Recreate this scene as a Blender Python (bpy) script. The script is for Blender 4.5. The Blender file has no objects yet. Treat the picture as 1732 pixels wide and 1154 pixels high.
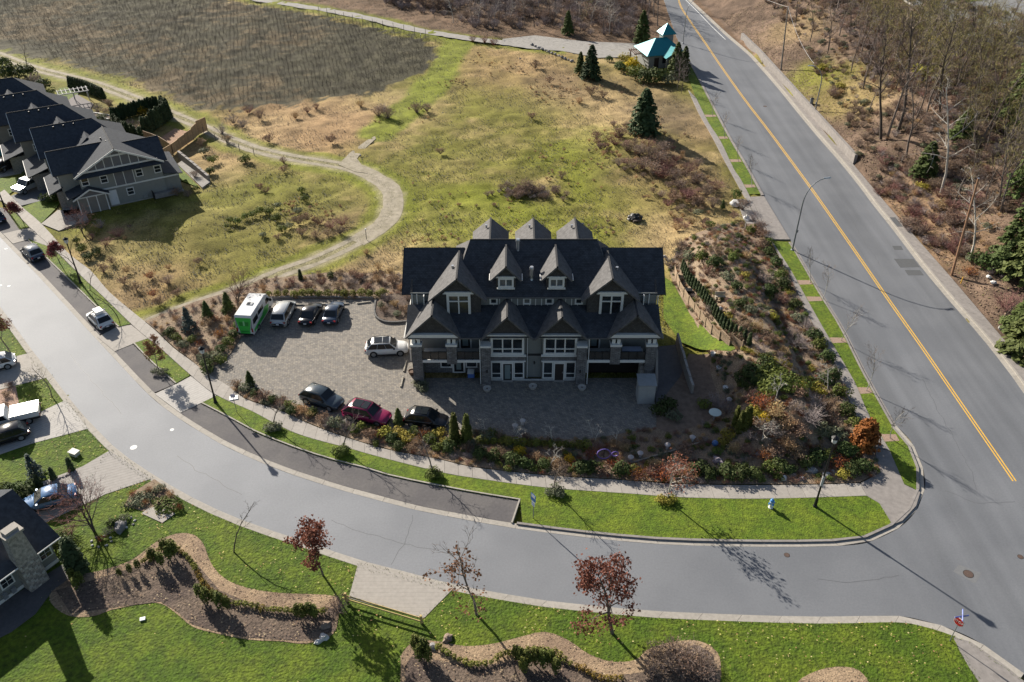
import bpy, bmesh, math, random
import numpy as np
from mathutils import Vector, Matrix, noise as mnoise
sc = bpy.context.scene
C = sc.collection
# ------------------------------------------------------------------ camera, sky, sun, exposure
CAM_F, CAM_TILT, CAM_H = 1420.0, math.radians(35.5), 55.3      # survey camera: focal length (px of 1732), tilt, height (m)
cam = bpy.data.cameras.new('camera'); cam.sensor_width = 36; cam.lens = CAM_F / 1732 * 36
cam.clip_start = 0.5; cam.clip_end = 4000
camo = bpy.data.objects.new('camera', cam); C.objects.link(camo)
camo.location = (0, 0, CAM_H); camo.rotation_euler = (math.pi / 2 - CAM_TILT, 0, 0)
sc.camera = camo
SUN_EL, SUN_AZ = math.radians(27.7), math.radians(-39.5)         # azimuth from +Y towards +X
w = bpy.data.worlds.new('World'); sc.world = w; w.use_nodes = True
nt = w.node_tree; bg = nt.nodes['Background']
sky = nt.nodes.new('ShaderNodeTexSky'); sky.sky_type = 'NISHITA'; sky.sun_disc = False
sky.sun_elevation = SUN_EL; sky.sun_rotation = SUN_AZ; sky.air_density = 1.0; sky.dust_density = 1.5; sky.ozone_density = 1.0
nt.links.new(sky.outputs[0], bg.inputs['Color']); bg.inputs['Strength'].default_value = 0.058
sl = bpy.data.lights.new('sun', 'SUN'); sl.energy = 5.0; sl.angle = math.radians(0.53); sl.color = (1.0, 0.93, 0.82)
so = bpy.data.objects.new('sun', sl); C.objects.link(so); so.location = (-60, 160, 120)
sdir = Vector((-math.sin(SUN_AZ) * math.cos(SUN_EL), -math.cos(SUN_AZ) * math.cos(SUN_EL), -math.sin(SUN_EL)))
so.rotation_euler = sdir.to_track_quat('-Z', 'Y').to_euler()
vs = sc.view_settings; vs.view_transform = 'Standard'; vs.look = 'None'; vs.gamma = 1; vs.exposure = 1.0
vs.use_curve_mapping = False
PI = math.pi
rng = random.Random(7)
nr = np.random.default_rng(11)

# ------------------------------------------------------------------ materials
MATS = {}
def mat(name, col, rough=0.85, var=0.18, scale=2.0, bump=0.0, bscale=20.0, metal=0.0, spec=0.3, rnd=0.0, col2=None, scale2=0.3, trans=0.0, detail=4.0, hue=0.0):
    """Principled material: base colour with noise variation in world space, optional second colour in large patches, per-object variation."""
    if name in MATS: return MATS[name]
    m = bpy.data.materials.new(name); m.use_nodes = True; MATS[name] = m
    t = m.node_tree; N = t.nodes; L = t.links; p = N['Principled BSDF']
    p.inputs['Roughness'].default_value = rough; p.inputs['Metallic'].default_value = metal
    p.inputs['Specular IOR Level'].default_value = spec
    g = N.new('ShaderNodeNewGeometry')
    c = N.new('ShaderNodeRGB'); c.outputs[0].default_value = (*col, 1); out = c.outputs[0]
    if col2 is not None:
        n2 = N.new('ShaderNodeTexNoise'); n2.inputs['Scale'].default_value = scale2; n2.inputs['Detail'].default_value = 5
        L.new(g.outputs['Position'], n2.inputs['Vector'])
        r = N.new('ShaderNodeMapRange'); r.inputs[1].default_value = 0.4; r.inputs[2].default_value = 0.62
        L.new(n2.outputs['Fac'], r.inputs[0])
        mx = N.new('ShaderNodeMix'); mx.data_type = 'RGBA'; L.new(r.outputs[0], mx.inputs[0]); L.new(out, mx.inputs[6]); mx.inputs[7].default_value = (*col2, 1)
        out = mx.outputs[2]
    if var > 0 or rnd > 0:
        h = N.new('ShaderNodeHueSaturation'); L.new(out, h.inputs['Color']); v = None
        if var > 0:
            n = N.new('ShaderNodeTexNoise'); n.inputs['Scale'].default_value = scale; n.inputs['Detail'].default_value = detail; n.inputs['Roughness'].default_value = 0.65
            L.new(g.outputs['Position'], n.inputs['Vector'])
            r = N.new('ShaderNodeMapRange'); r.inputs[1].default_value = 0.3; r.inputs[2].default_value = 0.7
            r.inputs[3].default_value = 1 - var; r.inputs[4].default_value = 1 + var
            L.new(n.outputs['Fac'], r.inputs[0]); v = r.outputs[0]
        if rnd > 0:
            o = N.new('ShaderNodeObjectInfo'); r2 = N.new('ShaderNodeMapRange'); r2.inputs[3].default_value = 1 - rnd; r2.inputs[4].default_value = 1 + rnd
            L.new(o.outputs['Random'], r2.inputs[0])
            if hue:
                r3 = N.new('ShaderNodeMapRange'); r3.inputs[3].default_value = 0.5 - hue; r3.inputs[4].default_value = 0.5 + hue
                mm = N.new('ShaderNodeMath'); mm.operation = 'MULTIPLY'; mm.inputs[1].default_value = 7.31
                fr = N.new('ShaderNodeMath'); fr.operation = 'FRACT'
                L.new(o.outputs['Random'], mm.inputs[0]); L.new(mm.outputs[0], fr.inputs[0]); L.new(fr.outputs[0], r3.inputs[0]); L.new(r3.outputs[0], h.inputs['Hue'])
            if v is None: v = r2.outputs[0]
            else:
                mu = N.new('ShaderNodeMath'); mu.operation = 'MULTIPLY'; L.new(v, mu.inputs[0]); L.new(r2.outputs[0], mu.inputs[1]); v = mu.outputs[0]
        L.new(v, h.inputs['Value']); out = h.outputs[0]
    L.new(out, p.inputs['Base Color'])
    if bump > 0:
        n = N.new('ShaderNodeTexNoise'); n.inputs['Scale'].default_value = bscale; n.inputs['Detail'].default_value = 4
        L.new(g.outputs['Position'], n.inputs['Vector'])
        b = N.new('ShaderNodeBump'); b.inputs['Strength'].default_value = 1.0; b.inputs['Distance'].default_value = bump
        L.new(n.outputs['Fac'], b.inputs['Height']); L.new(b.outputs[0], p.inputs['Normal'])
    if trans > 0:
        tr = N.new('ShaderNodeBsdfTranslucent'); L.new(out, tr.inputs['Color'])
        ms = N.new('ShaderNodeMixShader'); ms.inputs[0].default_value = trans
        L.new(p.outputs[0], ms.inputs[1]); L.new(tr.outputs[0], ms.inputs[2]); L.new(ms.outputs[0], N['Material Output'].inputs[0])
    return m

def lines(m, axis_rot, period, width, dark, axis=0):
    """Add regular dark joints (running along a ground direction) to a material's base colour."""
    t = m.node_tree; N = t.nodes; L = t.links; p = N['Principled BSDF']
    g = N.new('ShaderNodeNewGeometry'); mp = N.new('ShaderNodeMapping'); mp.inputs['Rotation'].default_value = (0, 0, axis_rot)
    L.new(g.outputs['Position'], mp.inputs['Vector'])
    s = N.new('ShaderNodeSeparateXYZ'); L.new(mp.outputs[0], s.inputs[0])
    d = N.new('ShaderNodeMath'); d.operation = 'DIVIDE'; d.inputs[1].default_value = period; L.new(s.outputs[axis], d.inputs[0])
    f = N.new('ShaderNodeMath'); f.operation = 'FRACT'; L.new(d.outputs[0], f.inputs[0])
    c = N.new('ShaderNodeMath'); c.operation = 'LESS_THAN'; c.inputs[1].default_value = width / period; L.new(f.outputs[0], c.inputs[0])
    mx = N.new('ShaderNodeMix'); mx.data_type = 'RGBA'; mx.blend_type = 'MULTIPLY'
    L.new(c.outputs[0], mx.inputs[0]); L.new(p.inputs['Base Color'].links[0].from_socket, mx.inputs[6]); mx.inputs[7].default_value = (dark, dark, dark, 1)
    L.new(mx.outputs[2], p.inputs['Base Color'])
    return m

def brick(m, rot, w_, h_, mortar, c1, c2, cm, axes='XY', off=0.5, bump=0.0):
    """Brick or paver or stone pattern driving base colour, in world space (axes picks the plane)."""
    t = m.node_tree; N = t.nodes; L = t.links; p = N['Principled BSDF']
    g = N.new('ShaderNodeNewGeometry'); s = N.new('ShaderNodeSeparateXYZ'); cb = N.new('ShaderNodeCombineXYZ')
    L.new(g.outputs['Position'], s.inputs[0])
    L.new(s.outputs['XYZ'.index(axes[0])], cb.inputs[0]); L.new(s.outputs['XYZ'.index(axes[1])], cb.inputs[1])
    mp = N.new('ShaderNodeMapping'); mp.inputs['Rotation'].default_value = (0, 0, rot); L.new(cb.outputs[0], mp.inputs['Vector'])
    b = N.new('ShaderNodeTexBrick'); L.new(mp.outputs[0], b.inputs['Vector'])
    b.inputs['Scale'].default_value = 1; b.inputs['Brick Width'].default_value = w_; b.inputs['Row Height'].default_value = h_
    b.inputs['Mortar Size'].default_value = mortar; b.inputs['Color1'].default_value = (*c1, 1); b.inputs['Color2'].default_value = (*c2, 1); b.inputs['Mortar'].default_value = (*cm, 1)
    b.offset = off
    src = p.inputs['Base Color'].links[0].from_node
    mx = N.new('ShaderNodeMix'); mx.data_type = 'RGBA'; mx.blend_type = 'MULTIPLY'; mx.inputs[0].default_value = 1
    L.new(src.outputs[0] if src.type != 'MIX' else src.outputs[2], mx.inputs[6]); L.new(b.outputs['Color'], mx.inputs[7]); L.new(mx.outputs[2], p.inputs['Base Color'])
    if bump:
        bp = N.new('ShaderNodeBump'); bp.inputs['Distance'].default_value = bump; bp.invert = True
        L.new(b.outputs['Fac'], bp.inputs['Height']); L.new(bp.outputs[0], p.inputs['Normal'])
    return m

# ------------------------------------------------------------------ mesh builder
class MB:
    def __init__(s): s.v = []; s.f = []
    def add(s, v, f):
        b = len(s.v); s.v += [tuple(x) for x in v]; s.f += [tuple(i + b for i in q) for q in f]; return s
    def box(s, x0, x1, y0, y1, z0, z1):
        v = [(x0, y0, z0), (x1, y0, z0), (x1, y1, z0), (x0, y1, z0), (x0, y0, z1), (x1, y0, z1), (x1, y1, z1), (x0, y1, z1)]
        return s.add(v, [(3, 2, 1, 0), (4, 5, 6, 7), (0, 1, 5, 4), (1, 2, 6, 5), (2, 3, 7, 6), (3, 0, 4, 7)])
    def cbox(s, c, d, rz=0.0):
        b = MB().box(-d[0] / 2, d[0] / 2, -d[1] / 2, d[1] / 2, -d[2] / 2, d[2] / 2); cs, sn = math.cos(rz), math.sin(rz)
        return s.add([(c[0] + x * cs - y * sn, c[1] + x * sn + y * cs, c[2] + z) for x, y, z in b.v], b.f)
    def tube(s, p0, p1, r0, r1=None, n=6, cap=True):
        r1 = r0 if r1 is None else r1
        p0, p1 = Vector(p0), Vector(p1); d = (p1 - p0)
        if d.length < 1e-6: return s
        d.normalize(); a = d.orthogonal().normalized(); b = d.cross(a)
        v = []
        for p, r in ((p0, r0), (p1, r1)):
            for k in range(n):
                t = 2 * PI * k / n; v.append(p + a * (r * math.cos(t)) + b * (r * math.sin(t)))
        f = [(k, (k + 1) % n, n + (k + 1) % n, n + k) for k in range(n)]
        if cap: f += [tuple(range(n))[::-1], tuple(range(n, 2 * n))]
        return s.add(v, f)
    def path(s, pts, r, n=6):
        for i in range(len(pts) - 1):
            ra = r if not isinstance(r, (list, tuple)) else r[i]; rb = r if not isinstance(r, (list, tuple)) else r[i + 1]
            s.tube(pts[i], pts[i + 1], ra, rb, n)
        return s
    def lathe(s, prof, c=(0, 0, 0), n=12):
        v = []; f = []
        for r, z in prof:
            for k in range(n):
                t = 2 * PI * k / n; v.append((c[0] + r * math.cos(t), c[1] + r * math.sin(t), c[2] + z))
        for i in range(len(prof) - 1):
            for k in range(n): f.append((i * n + k, i * n + (k + 1) % n, (i + 1) * n + (k + 1) % n, (i + 1) * n + k))
        f.append(tuple(range(n))[::-1]); f.append(tuple(range((len(prof) - 1) * n, len(prof) * n)))
        return s.add(v, f)
    def prism(s, poly, z0, z1):
        a = sum(poly[i][0] * poly[(i + 1) % len(poly)][1] - poly[(i + 1) % len(poly)][0] * poly[i][1] for i in range(len(poly)))
        if a < 0: poly = poly[::-1]
        n = len(poly); v = [(x, y, z0) for x, y in poly] + [(x, y, z1) for x, y in poly]
        return s.add(v, [tuple(range(n))[::-1], tuple(range(n, 2 * n))] + [(i, (i + 1) % n, n + (i + 1) % n, n + i) for i in range(n)])
    def sheet(s, poly, z):
        a = sum(poly[i][0] * poly[(i + 1) % len(poly)][1] - poly[(i + 1) % len(poly)][0] * poly[i][1] for i in range(len(poly)))
        if a < 0: poly = poly[::-1]
        return s.add([(x, y, z) for x, y in poly], [tuple(range(len(poly)))])
    def slab3(s, quad, th):
        """a plate of thickness th hung below a planar polygon (roof planes, awnings)"""
        q = [Vector(p) for p in quad]; n = (q[1] - q[0]).cross(q[2] - q[0]).normalized()
        if n.z < 0: q = q[::-1]; n = -n
        k = len(q); lo = [p - n * th for p in q]
        return s.add(q + lo, [tuple(range(k)), tuple(range(k, 2 * k))[::-1]] + [(i, k + i, k + (i + 1) % k, (i + 1) % k) for i in range(k)])
    def yzprism(s, poly, x0, x1):
        n = len(poly); v = [(x0, y, z) for y, z in poly] + [(x1, y, z) for y, z in poly]
        return s.add(v, [tuple(range(n))[::-1], tuple(range(n, 2 * n))] + [(i, (i + 1) % n, n + (i + 1) % n, n + i) for i in range(n)])
    def xzprism(s, poly, y0, y1):
        a = sum(poly[i][0] * poly[(i + 1) % len(poly)][1] - poly[(i + 1) % len(poly)][0] * poly[i][1] for i in range(len(poly)))
        if a < 0: poly = poly[::-1]
        n = len(poly); v = [(x, y0, z) for x, z in poly] + [(x, y1, z) for x, z in poly]
        return s.add(v, [tuple(range(n)), tuple(range(n, 2 * n))[::-1]] + [(i, n + i, n + (i + 1) % n, (i + 1) % n) for i in range(n)])
    def tf(s, M):
        s.v = [tuple(M @ Vector(p)) for p in s.v]; return s
    def mesh(s, name, m, smooth=False):
        me = bpy.data.meshes.new(name); me.from_pydata(s.v, [], s.f)
        for x in (m if isinstance(m, (list, tuple)) else [m]): me.materials.append(x)
        if smooth: me.polygons.foreach_set('use_smooth', [True] * len(me.polygons))
        me.update(); return me
    def build(s, name, m, parent=None, smooth=False, **props):
        return link(name, s.mesh(name, m, smooth), parent, **props)

def link(name, data, parent=None, loc=None, rz=0.0, sca=None, **props):
    o = bpy.data.objects.new(name, data); C.objects.link(o)
    if parent is not None: o.parent = parent
    if loc is not None: o.location = loc
    if rz: o.rotation_euler = (0, 0, rz)
    if sca is not None: o.scale = (sca,) * 3 if not isinstance(sca, (tuple, list)) else sca
    for k, v in props.items():
        if v is not None: o[k] = v
    return o
def thing(name, label, cat, loc=(0, 0, 0), rz=0.0, group=None):
    return link(name, None, None, loc, rz, label=label, category=cat, group=group)
def struct(name, mb, m, parent=None, kind='structure', **k):
    return mb.build(name, m, parent, kind=kind if parent is None else None, **k)
def npmesh(name, V, F, m, smooth=False, col=None):
    """fast mesh from numpy arrays; F is (n,3) or (n,4)"""
    me = bpy.data.meshes.new(name); k = F.shape[1]
    me.vertices.add(len(V)); me.vertices.foreach_set('co', np.asarray(V, np.float32).ravel())
    me.loops.add(F.size); me.loops.foreach_set('vertex_index', np.asarray(F, np.int32).ravel())
    me.polygons.add(len(F)); me.polygons.foreach_set('loop_start', np.arange(0, F.size, k, dtype=np.int32))
    try: me.polygons.foreach_set('loop_total', np.full(len(F), k, np.int32))
    except Exception: pass
    if smooth: me.polygons.foreach_set('use_smooth', np.ones(len(F), bool))
    me.materials.append(m)
    if col is not None:
        a = me.color_attributes.new('Col', 'FLOAT_COLOR', 'POINT'); c = np.ones((len(V), 4), np.float32); c[:, :3] = col
        a.data.foreach_set('color', c.ravel())
    me.update(calc_edges=True); me.validate(); return me
def copy_tree(root, loc, rz=0.0, sca=None, label=None, group=None):
    r = root.copy(); C.objects.link(r); r.location = loc; r.rotation_euler = (0, 0, rz)
    if sca is not None: r.scale = (sca,) * 3 if not isinstance(sca, (tuple, list)) else sca
    if label: r['label'] = label
    if group: r['group'] = group
    def rec(src, dst):
        for ch in list(src.children):
            c = ch.copy(); C.objects.link(c); c.parent = dst; c.matrix_parent_inverse = ch.matrix_parent_inverse.copy(); rec(ch, c)
    rec(root, r)
    return r

# ------------------------------------------------------------------ survey: photo points to ground
def smooth01(a, b, x):
    t = np.clip((x - a) / (b - a), 0, 1); return t * t * (3 - 2 * t)
def edge_x(y):            # outer edge of the far sidewalk of the main road
    return np.interp(y, [-60, 40, 73, 92, 111, 127, 184, 240, 400], [56.6, 56.6, 55.9, 55.6, 55.0, 54.8, 53.0, 48.8, 36])
def hgt(x, y):
    """height of the land (m): flat lot and fields, a wooded bank beyond the main road, a brushy mound"""
    x = np.asarray(x, float); y = np.asarray(y, float)
    t = x - edge_x(y) - 0.55
    wall = smooth01(119, 127, y) * (1 - smooth01(192, 205, y))
    bank = smooth01(-0.2, 0.0, t) * 1.30 * wall + np.clip(t, 0, 17) * 0.40 + np.clip(t - 17, 0, 200) * 0.03
    bank = bank * smooth01(0.0, 3.0, t + 3.0 * wall) * (0.15 + 0.85 * smooth01(66, 100, y))
    mound = 1.5 * np.exp(-(((x - 22.5) / 7) ** 2 + ((y - 133) / 9) ** 2)) + 0.8 * np.exp(-(((x - 29) / 6) ** 2 + ((y - 122) / 8) ** 2))
    garden = 2.7 * smooth01(20.5, 25.5, x) * (1 - smooth01(28.0, 32.0, x)) * smooth01(56.8, 62.5, y) * (1 - smooth01(92, 108, y))
    added_swell = 0.9 * np.exp(-(((x + 45.5) / 7) ** 2 + ((y - 104.5) / 5.5) ** 2))  # low rise added to shorten the cast shadow of the end house
    return np.where(t > -0.6, bank, 0) + mound + garden + added_swell
def G(px, py, z=None):
    """ground point (x, y) under a point of the photograph (1732 px wide)"""
    a = (px - 866) / CAM_F; b = (577 - py) / CAM_F
    d = np.array([a, math.cos(CAM_TILT) + b * math.sin(CAM_TILT), -math.sin(CAM_TILT) + b * math.cos(CAM_TILT)])
    zz = 0.0 if z is None else z
    for i in range(1 if z is not None else 25):
        t = (zz - CAM_H) / d[2]; x, y = d[0] * t, d[1] * t
        if z is None: zz = 0.5 * zz + 0.5 * float(hgt(x, y))
    return (float(x), float(y))
def G3(px, py, up=0.0):
    x, y = G(px, py); return (x, y, float(hgt(x, y)) + up)
def GP(pts, z=None): return [G(a, b, z) for a, b in pts]
def atY(px, py, Y):
    a = (px - 866) / CAM_F; b = (577 - py) / CAM_F
    d = (a, math.cos(CAM_TILT) + b * math.sin(CAM_TILT), -math.sin(CAM_TILT) + b * math.cos(CAM_TILT)); t = Y / d[1]
    return (d[0] * t, CAM_H + d[2] * t)
def resample(pts, n=None, step=None):
    P = np.array(pts, float); s = np.r_[0, np.cumsum(np.hypot(*np.diff(P, axis=0).T))]
    if n is None: n = max(1, int(round(s[-1] / step)))
    q = np.linspace(0, s[-1], n + 1)
    return np.c_[np.interp(q, s, P[:, 0]), np.interp(q, s, P[:, 1])]
def spline(pts, k=6):
    """Catmull-Rom through ground points, so that kerbs and paths curve smoothly"""
    P = [np.array(p, float) for p in pts]; P = [2 * P[0] - P[1]] + P + [2 * P[-1] - P[-2]]; out = []
    for i in range(1, len(P) - 2):
        for j in range(k):
            t = j / k; a, b, c, d = P[i - 1:i + 3]
            out.append(0.5 * ((2 * b) + (c - a) * t + (2 * a - 5 * b + 4 * c - d) * t * t + (3 * b - a - 3 * c + d) * t ** 3))
    out.append(P[-2]); return [tuple(p) for p in out]
def offset(pts, d):
    P = np.array(pts, float); T = np.gradient(P, axis=0); T /= np.maximum(np.hypot(T[:, 0], T[:, 1])[:, None], 1e-9)
    return P + np.c_[-T[:, 1], T[:, 0]] * d
def inside(poly, x, y):
    x = np.asarray(x); y = np.asarray(y); r = np.zeros(x.shape, bool); n = len(poly)
    for i in range(n):
        (x0, y0), (x1, y1) = poly[i], poly[(i + 1) % n]
        if y0 == y1: continue
        r ^= ((y0 > y) != (y1 > y)) & (x < (x1 - x0) * (y - y0) / (y1 - y0) + x0)
    return r
def seg_dist(pts, x, y):
    d = np.full(np.shape(x), 1e9)
    for (x0, y0), (x1, y1) in zip(pts[:-1], pts[1:]):
        L2 = (x1 - x0) ** 2 + (y1 - y0) ** 2 + 1e-9
        t = np.clip(((x - x0) * (x1 - x0) + (y - y0) * (y1 - y0)) / L2, 0, 1)
        d = np.minimum(d, np.hypot(x - x0 - t * (x1 - x0), y - y0 - t * (y1 - y0)))
    return d
def vnoise(x, y, s, seed=0):
    """value noise, period-free hash, 0..1"""
    x = np.asarray(x) / s + 1000.3; y = np.asarray(y) / s + 2000.7; xi = np.floor(x).astype(np.int64); yi = np.floor(y).astype(np.int64); fx = x - xi; fy = y - yi
    fx = fx * fx * (3 - 2 * fx); fy = fy * fy * (3 - 2 * fy)
    def h(a, b):
        n = (a * 374761393 + b * 668265263 + seed * 974634777) & 0xffffffff; n = ((n ^ (n >> 13)) * 1274126177) & 0xffffffff
        return ((n ^ (n >> 16)) & 0xffff) / 65535.0
    return (h(xi, yi) * (1 - fx) + h(xi + 1, yi) * fx) * (1 - fy) + (h(xi, yi + 1) * (1 - fx) + h(xi + 1, yi + 1) * fx) * fy
def fbm(x, y, s, seed=0, o=4):
    a = 0; w_ = 0; k = 1.0
    for i in range(o): a = a + k * vnoise(x, y, s / 2 ** i, seed + i * 17); w_ += k; k *= 0.55
    return a / w_
def drape(name, poly, dz, m, step=1.2, **k):
    """a sheet that follows the land, with a skirt-free edge just above it"""
    bm = bmesh.new(); P = list(poly)
    bm.faces.new([bm.verts.new((x, y, 0)) for x, y in P]); lo = np.min(P, 0); hi = np.max(P, 0)
    for ax in (0, 1):
        for c in np.arange(lo[ax] + step, hi[ax], step):
            co = (c, 0, 0) if ax == 0 else (0, c, 0); no = (1, 0, 0) if ax == 0 else (0, 1, 0)
            bmesh.ops.bisect_plane(bm, geom=bm.verts[:] + bm.edges[:] + bm.faces[:], plane_co=co, plane_no=no)
    for v in bm.verts: v.co.z = float(hgt(v.co.x, v.co.y)) + dz
    bmesh.ops.recalc_face_normals(bm, faces=bm.faces)
    if sum(f.normal.z for f in bm.faces) < 0: bmesh.ops.reverse_faces(bm, faces=bm.faces)
    me = bpy.data.meshes.new(name); bm.to_mesh(me); bm.free(); me.materials.append(m)
    for p in me.polygons: p.use_smooth = True
    return link(name, me, kind='structure', **k)
ORD = ['', 'second ', 'third ', 'fourth ', 'fifth ', 'sixth ', 'seventh ', 'eighth ', 'ninth ', 'tenth ', 'eleventh ', 'twelfth ', 'thirteenth ', 'fourteenth ', 'fifteenth ', 'sixteenth ', 'seventeenth ', 'eighteenth ', 'nineteenth ', 'twentieth ']
# ================================================================== GROUND
def road_mat():
    m = mat('worn asphalt', (0.150, 0.156, 0.168), 0.70, 0.10, 6, bump=0.004, bscale=60, spec=0.35, col2=(0.130, 0.136, 0.148), scale2=0.16, detail=8)
    N = m.node_tree.nodes; L = m.node_tree.links; p = N['Principled BSDF']; g = N.new('ShaderNodeNewGeometry'); s = N.new('ShaderNodeSeparateXYZ'); r = N.new('ShaderNodeMapRange')
    L.new(g.outputs['Position'], s.inputs[0]); L.new(s.outputs[0], r.inputs[0]); r.inputs[1].default_value = -30; r.inputs[2].default_value = 30; r.inputs[3].default_value = 1.25; r.inputs[4].default_value = 0.92  # lightened westward: paler street asphalt plus sun glare painted into the colour
    mx = N.new('ShaderNodeMix'); mx.data_type = 'RGBA'; mx.blend_type = 'MULTIPLY'; mx.inputs[0].default_value = 1; cb = N.new('ShaderNodeCombineXYZ')
    # faint wheel-worn streaks along the straight main road
    mp = N.new('ShaderNodeMapping'); mp.inputs['Scale'].default_value = (0.55, 0.022, 1); L.new(g.outputs['Position'], mp.inputs['Vector'])
    ns = N.new('ShaderNodeTexNoise'); ns.inputs['Scale'].default_value = 1.0; ns.inputs['Detail'].default_value = 6; L.new(mp.outputs[0], ns.inputs['Vector'])
    r2 = N.new('ShaderNodeMapRange'); r2.inputs[1].default_value = 0.32; r2.inputs[2].default_value = 0.68; r2.inputs[3].default_value = 0.84; r2.inputs[4].default_value = 1.14; L.new(ns.outputs['Fac'], r2.inputs[0])
    mk = N.new('ShaderNodeMapRange'); mk.inputs[1].default_value = 30; mk.inputs[2].default_value = 38; L.new(s.outputs[0], mk.inputs[0]); st = N.new('ShaderNodeMix'); st.inputs[2].default_value = 1.0; L.new(mk.outputs[0], st.inputs[0]); L.new(r2.outputs[0], st.inputs[3])
    ml = N.new('ShaderNodeMath'); ml.operation = 'MULTIPLY'; L.new(r.outputs[0], ml.inputs[0]); L.new(st.outputs[0], ml.inputs[1])
    for i in range(3): L.new(ml.outputs[0], cb.inputs[i])
    L.new(p.inputs['Base Color'].links[0].from_socket, mx.inputs[6]); L.new(cb.outputs[0], mx.inputs[7]); L.new(mx.outputs[2], p.inputs['Base Color'])
    return m
asph = asph2 = road_mat()
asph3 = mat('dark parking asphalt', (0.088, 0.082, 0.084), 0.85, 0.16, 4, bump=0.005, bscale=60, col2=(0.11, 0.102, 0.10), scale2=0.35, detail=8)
patchm = mat('asphalt repair patch', (0.085, 0.088, 0.092), 0.85, 0.12, 5)
conc = mat('concrete', (0.30, 0.275, 0.245), 0.85, 0.12, 3, bump=0.002, bscale=60, rnd=0.07, detail=8)
concd = mat('weathered concrete', (0.225, 0.205, 0.19), 0.88, 0.18, 2.2, rnd=0.06, detail=8)
conck = mat('kerb concrete', (0.31, 0.285, 0.25), 0.85, 0.15, 3, rnd=0.06)
stamp = lines(mat('ribbed driveway concrete', (0.30, 0.275, 0.245), 0.85, 0.10, 3), math.radians(0), 0.36, 0.05, 0.88, 1)
stampL = lines(mat('ribbed apron concrete', (0.36, 0.34, 0.315), 0.8, 0.10, 3), math.radians(-42), 0.34, 0.05, 0.75, 1)
gravel = mat('pale gravel', (0.30, 0.262, 0.20), 0.95, 0.22, 1.5, bump=0.02, bscale=12, col2=(0.24, 0.21, 0.15), scale2=0.7, detail=9)
mulch = mat('bark mulch', (0.195, 0.138, 0.095), 0.95, 0.55, 7, bump=0.06, bscale=9, col2=(0.24, 0.18, 0.12), scale2=0.5, detail=9)
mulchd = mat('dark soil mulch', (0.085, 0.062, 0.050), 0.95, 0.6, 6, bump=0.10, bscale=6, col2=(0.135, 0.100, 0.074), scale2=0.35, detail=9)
lawnm = mat('mown lawn', (0.068, 0.110, 0.005), 0.9, 0.55, 3.2, bump=0.08, bscale=7, col2=(0.104, 0.140, 0.008), scale2=0.45, detail=9)
lawns = mat('mossy lawn', (0.050, 0.088, 0.003), 0.9, 0.6, 2.6, bump=0.12, bscale=5, col2=(0.084, 0.116, 0.006), scale2=0.35, detail=9)
yellow = mat('yellow road paint', (0.62, 0.36, 0.045), 0.7, 0.2, 4)
whitep = mat('white road paint', (0.62, 0.62, 0.6), 0.7, 0.15, 4)
iron = mat('cast iron', (0.05, 0.042, 0.038), 0.6, 0.3, 12, metal=0.4)
paver = brick(mat('paver base', (1, 1, 1), 0.85, 0.22, 1.6, detail=8), math.radians(28), 0.32, 0.21, 0.016, (0.265, 0.235, 0.195), (0.165, 0.155, 0.142), (0.12, 0.105, 0.09), bump=0.01)

NEDGE = [(-60, 330), (-25, 374), (0, 401), (30, 432), (59, 461), (130, 538), (194, 607), (254, 670), (300, 706), (341, 732), (391, 760), (475, 796), (558, 823.5), (612, 839), (700, 862), (760, 874), (829, 887), (872, 894)]
KEDGE = [(872, 894), (900, 898), (1000, 910), (1107, 920), (1220, 924), (1350, 925), (1443, 922), (1480, 913), (1522, 892), (1548, 866), (1560, 840), (1565, 818), (1560, 788), (1541, 746), (1516, 720)]
MLEFT = [(1516, 720), (1464, 627.5), (1427.5, 555), (1391, 496.5), (1355, 435), (1336.5, 405.5), (1293, 333), (1275, 300), (1262, 277), (1233, 228), (1204, 173), (1172, 112.6), (1155, 87), (1140, 50), (1126, 9), (1121, -10)]
MRIGHT = [(1732, 666), (1700.5, 622), (1652, 561.5), (1604, 507), (1556, 449), (1508, 386), (1476, 346), (1453, 315), (1419, 273), (1384, 233), (1349, 191), (1315, 149), (1280, 109), (1262, 90), (1227, 60), (1195, 30), (1163, 0), (1152, -10)]
SEDGE = [(-60, 440), (-25, 487), (0, 519), (34, 565), (56, 595), (86, 633), (108, 662), (135, 696), (158, 721), (196, 759), (228, 783), (265, 807), (308, 833), (366, 862), (430, 888), (516.6, 917), (612, 949), (691, 969), (771, 990), (900, 1013), (963.5, 1021), (1095, 1033.5), (1212, 1039), (1350, 1043.5), (1424, 1043.5), (1514, 1042), (1563, 1050), (1616, 1067), (1657, 1087), (1698.5, 1117.5), (1732, 1140)]
gN, gK, gML, gMR, gS = [spline(GP(p, 0)) for p in (NEDGE, KEDGE, MLEFT, MRIGHT, SEDGE)]
farL, farR = gML[-1], gMR[-1]
gS2 = gS + [(46, 30), (60, 10), (60, -60)]
mainpoly = gK[gK.index(min(gK, key=lambda p: abs(p[0] - 30) + abs(p[1] - 48))):] + gML[1:] + [(farL[0] - 12, 330), (farL[0] - 60, 430), (farR[0] - 58, 434), (farR[0] - 12, 330)] + gMR[::-1] + [(56, 60), (56, -60), (60, -60)]
sx = min(range(len(gS)), key=lambda i: abs(gS[i][0] - 28))
mainpoly += gS2[sx:][::-1][1:]
struct('main_road', MB().prism(mainpoly, -0.4, 0.0), asph2)
kx = gK.index(mainpoly[0])
street = gN + gK[1:kx + 1] + gS[:sx + 1][::-1]
struct('residential_street', MB().prism(street, -0.4, 0.0), asph)

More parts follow.
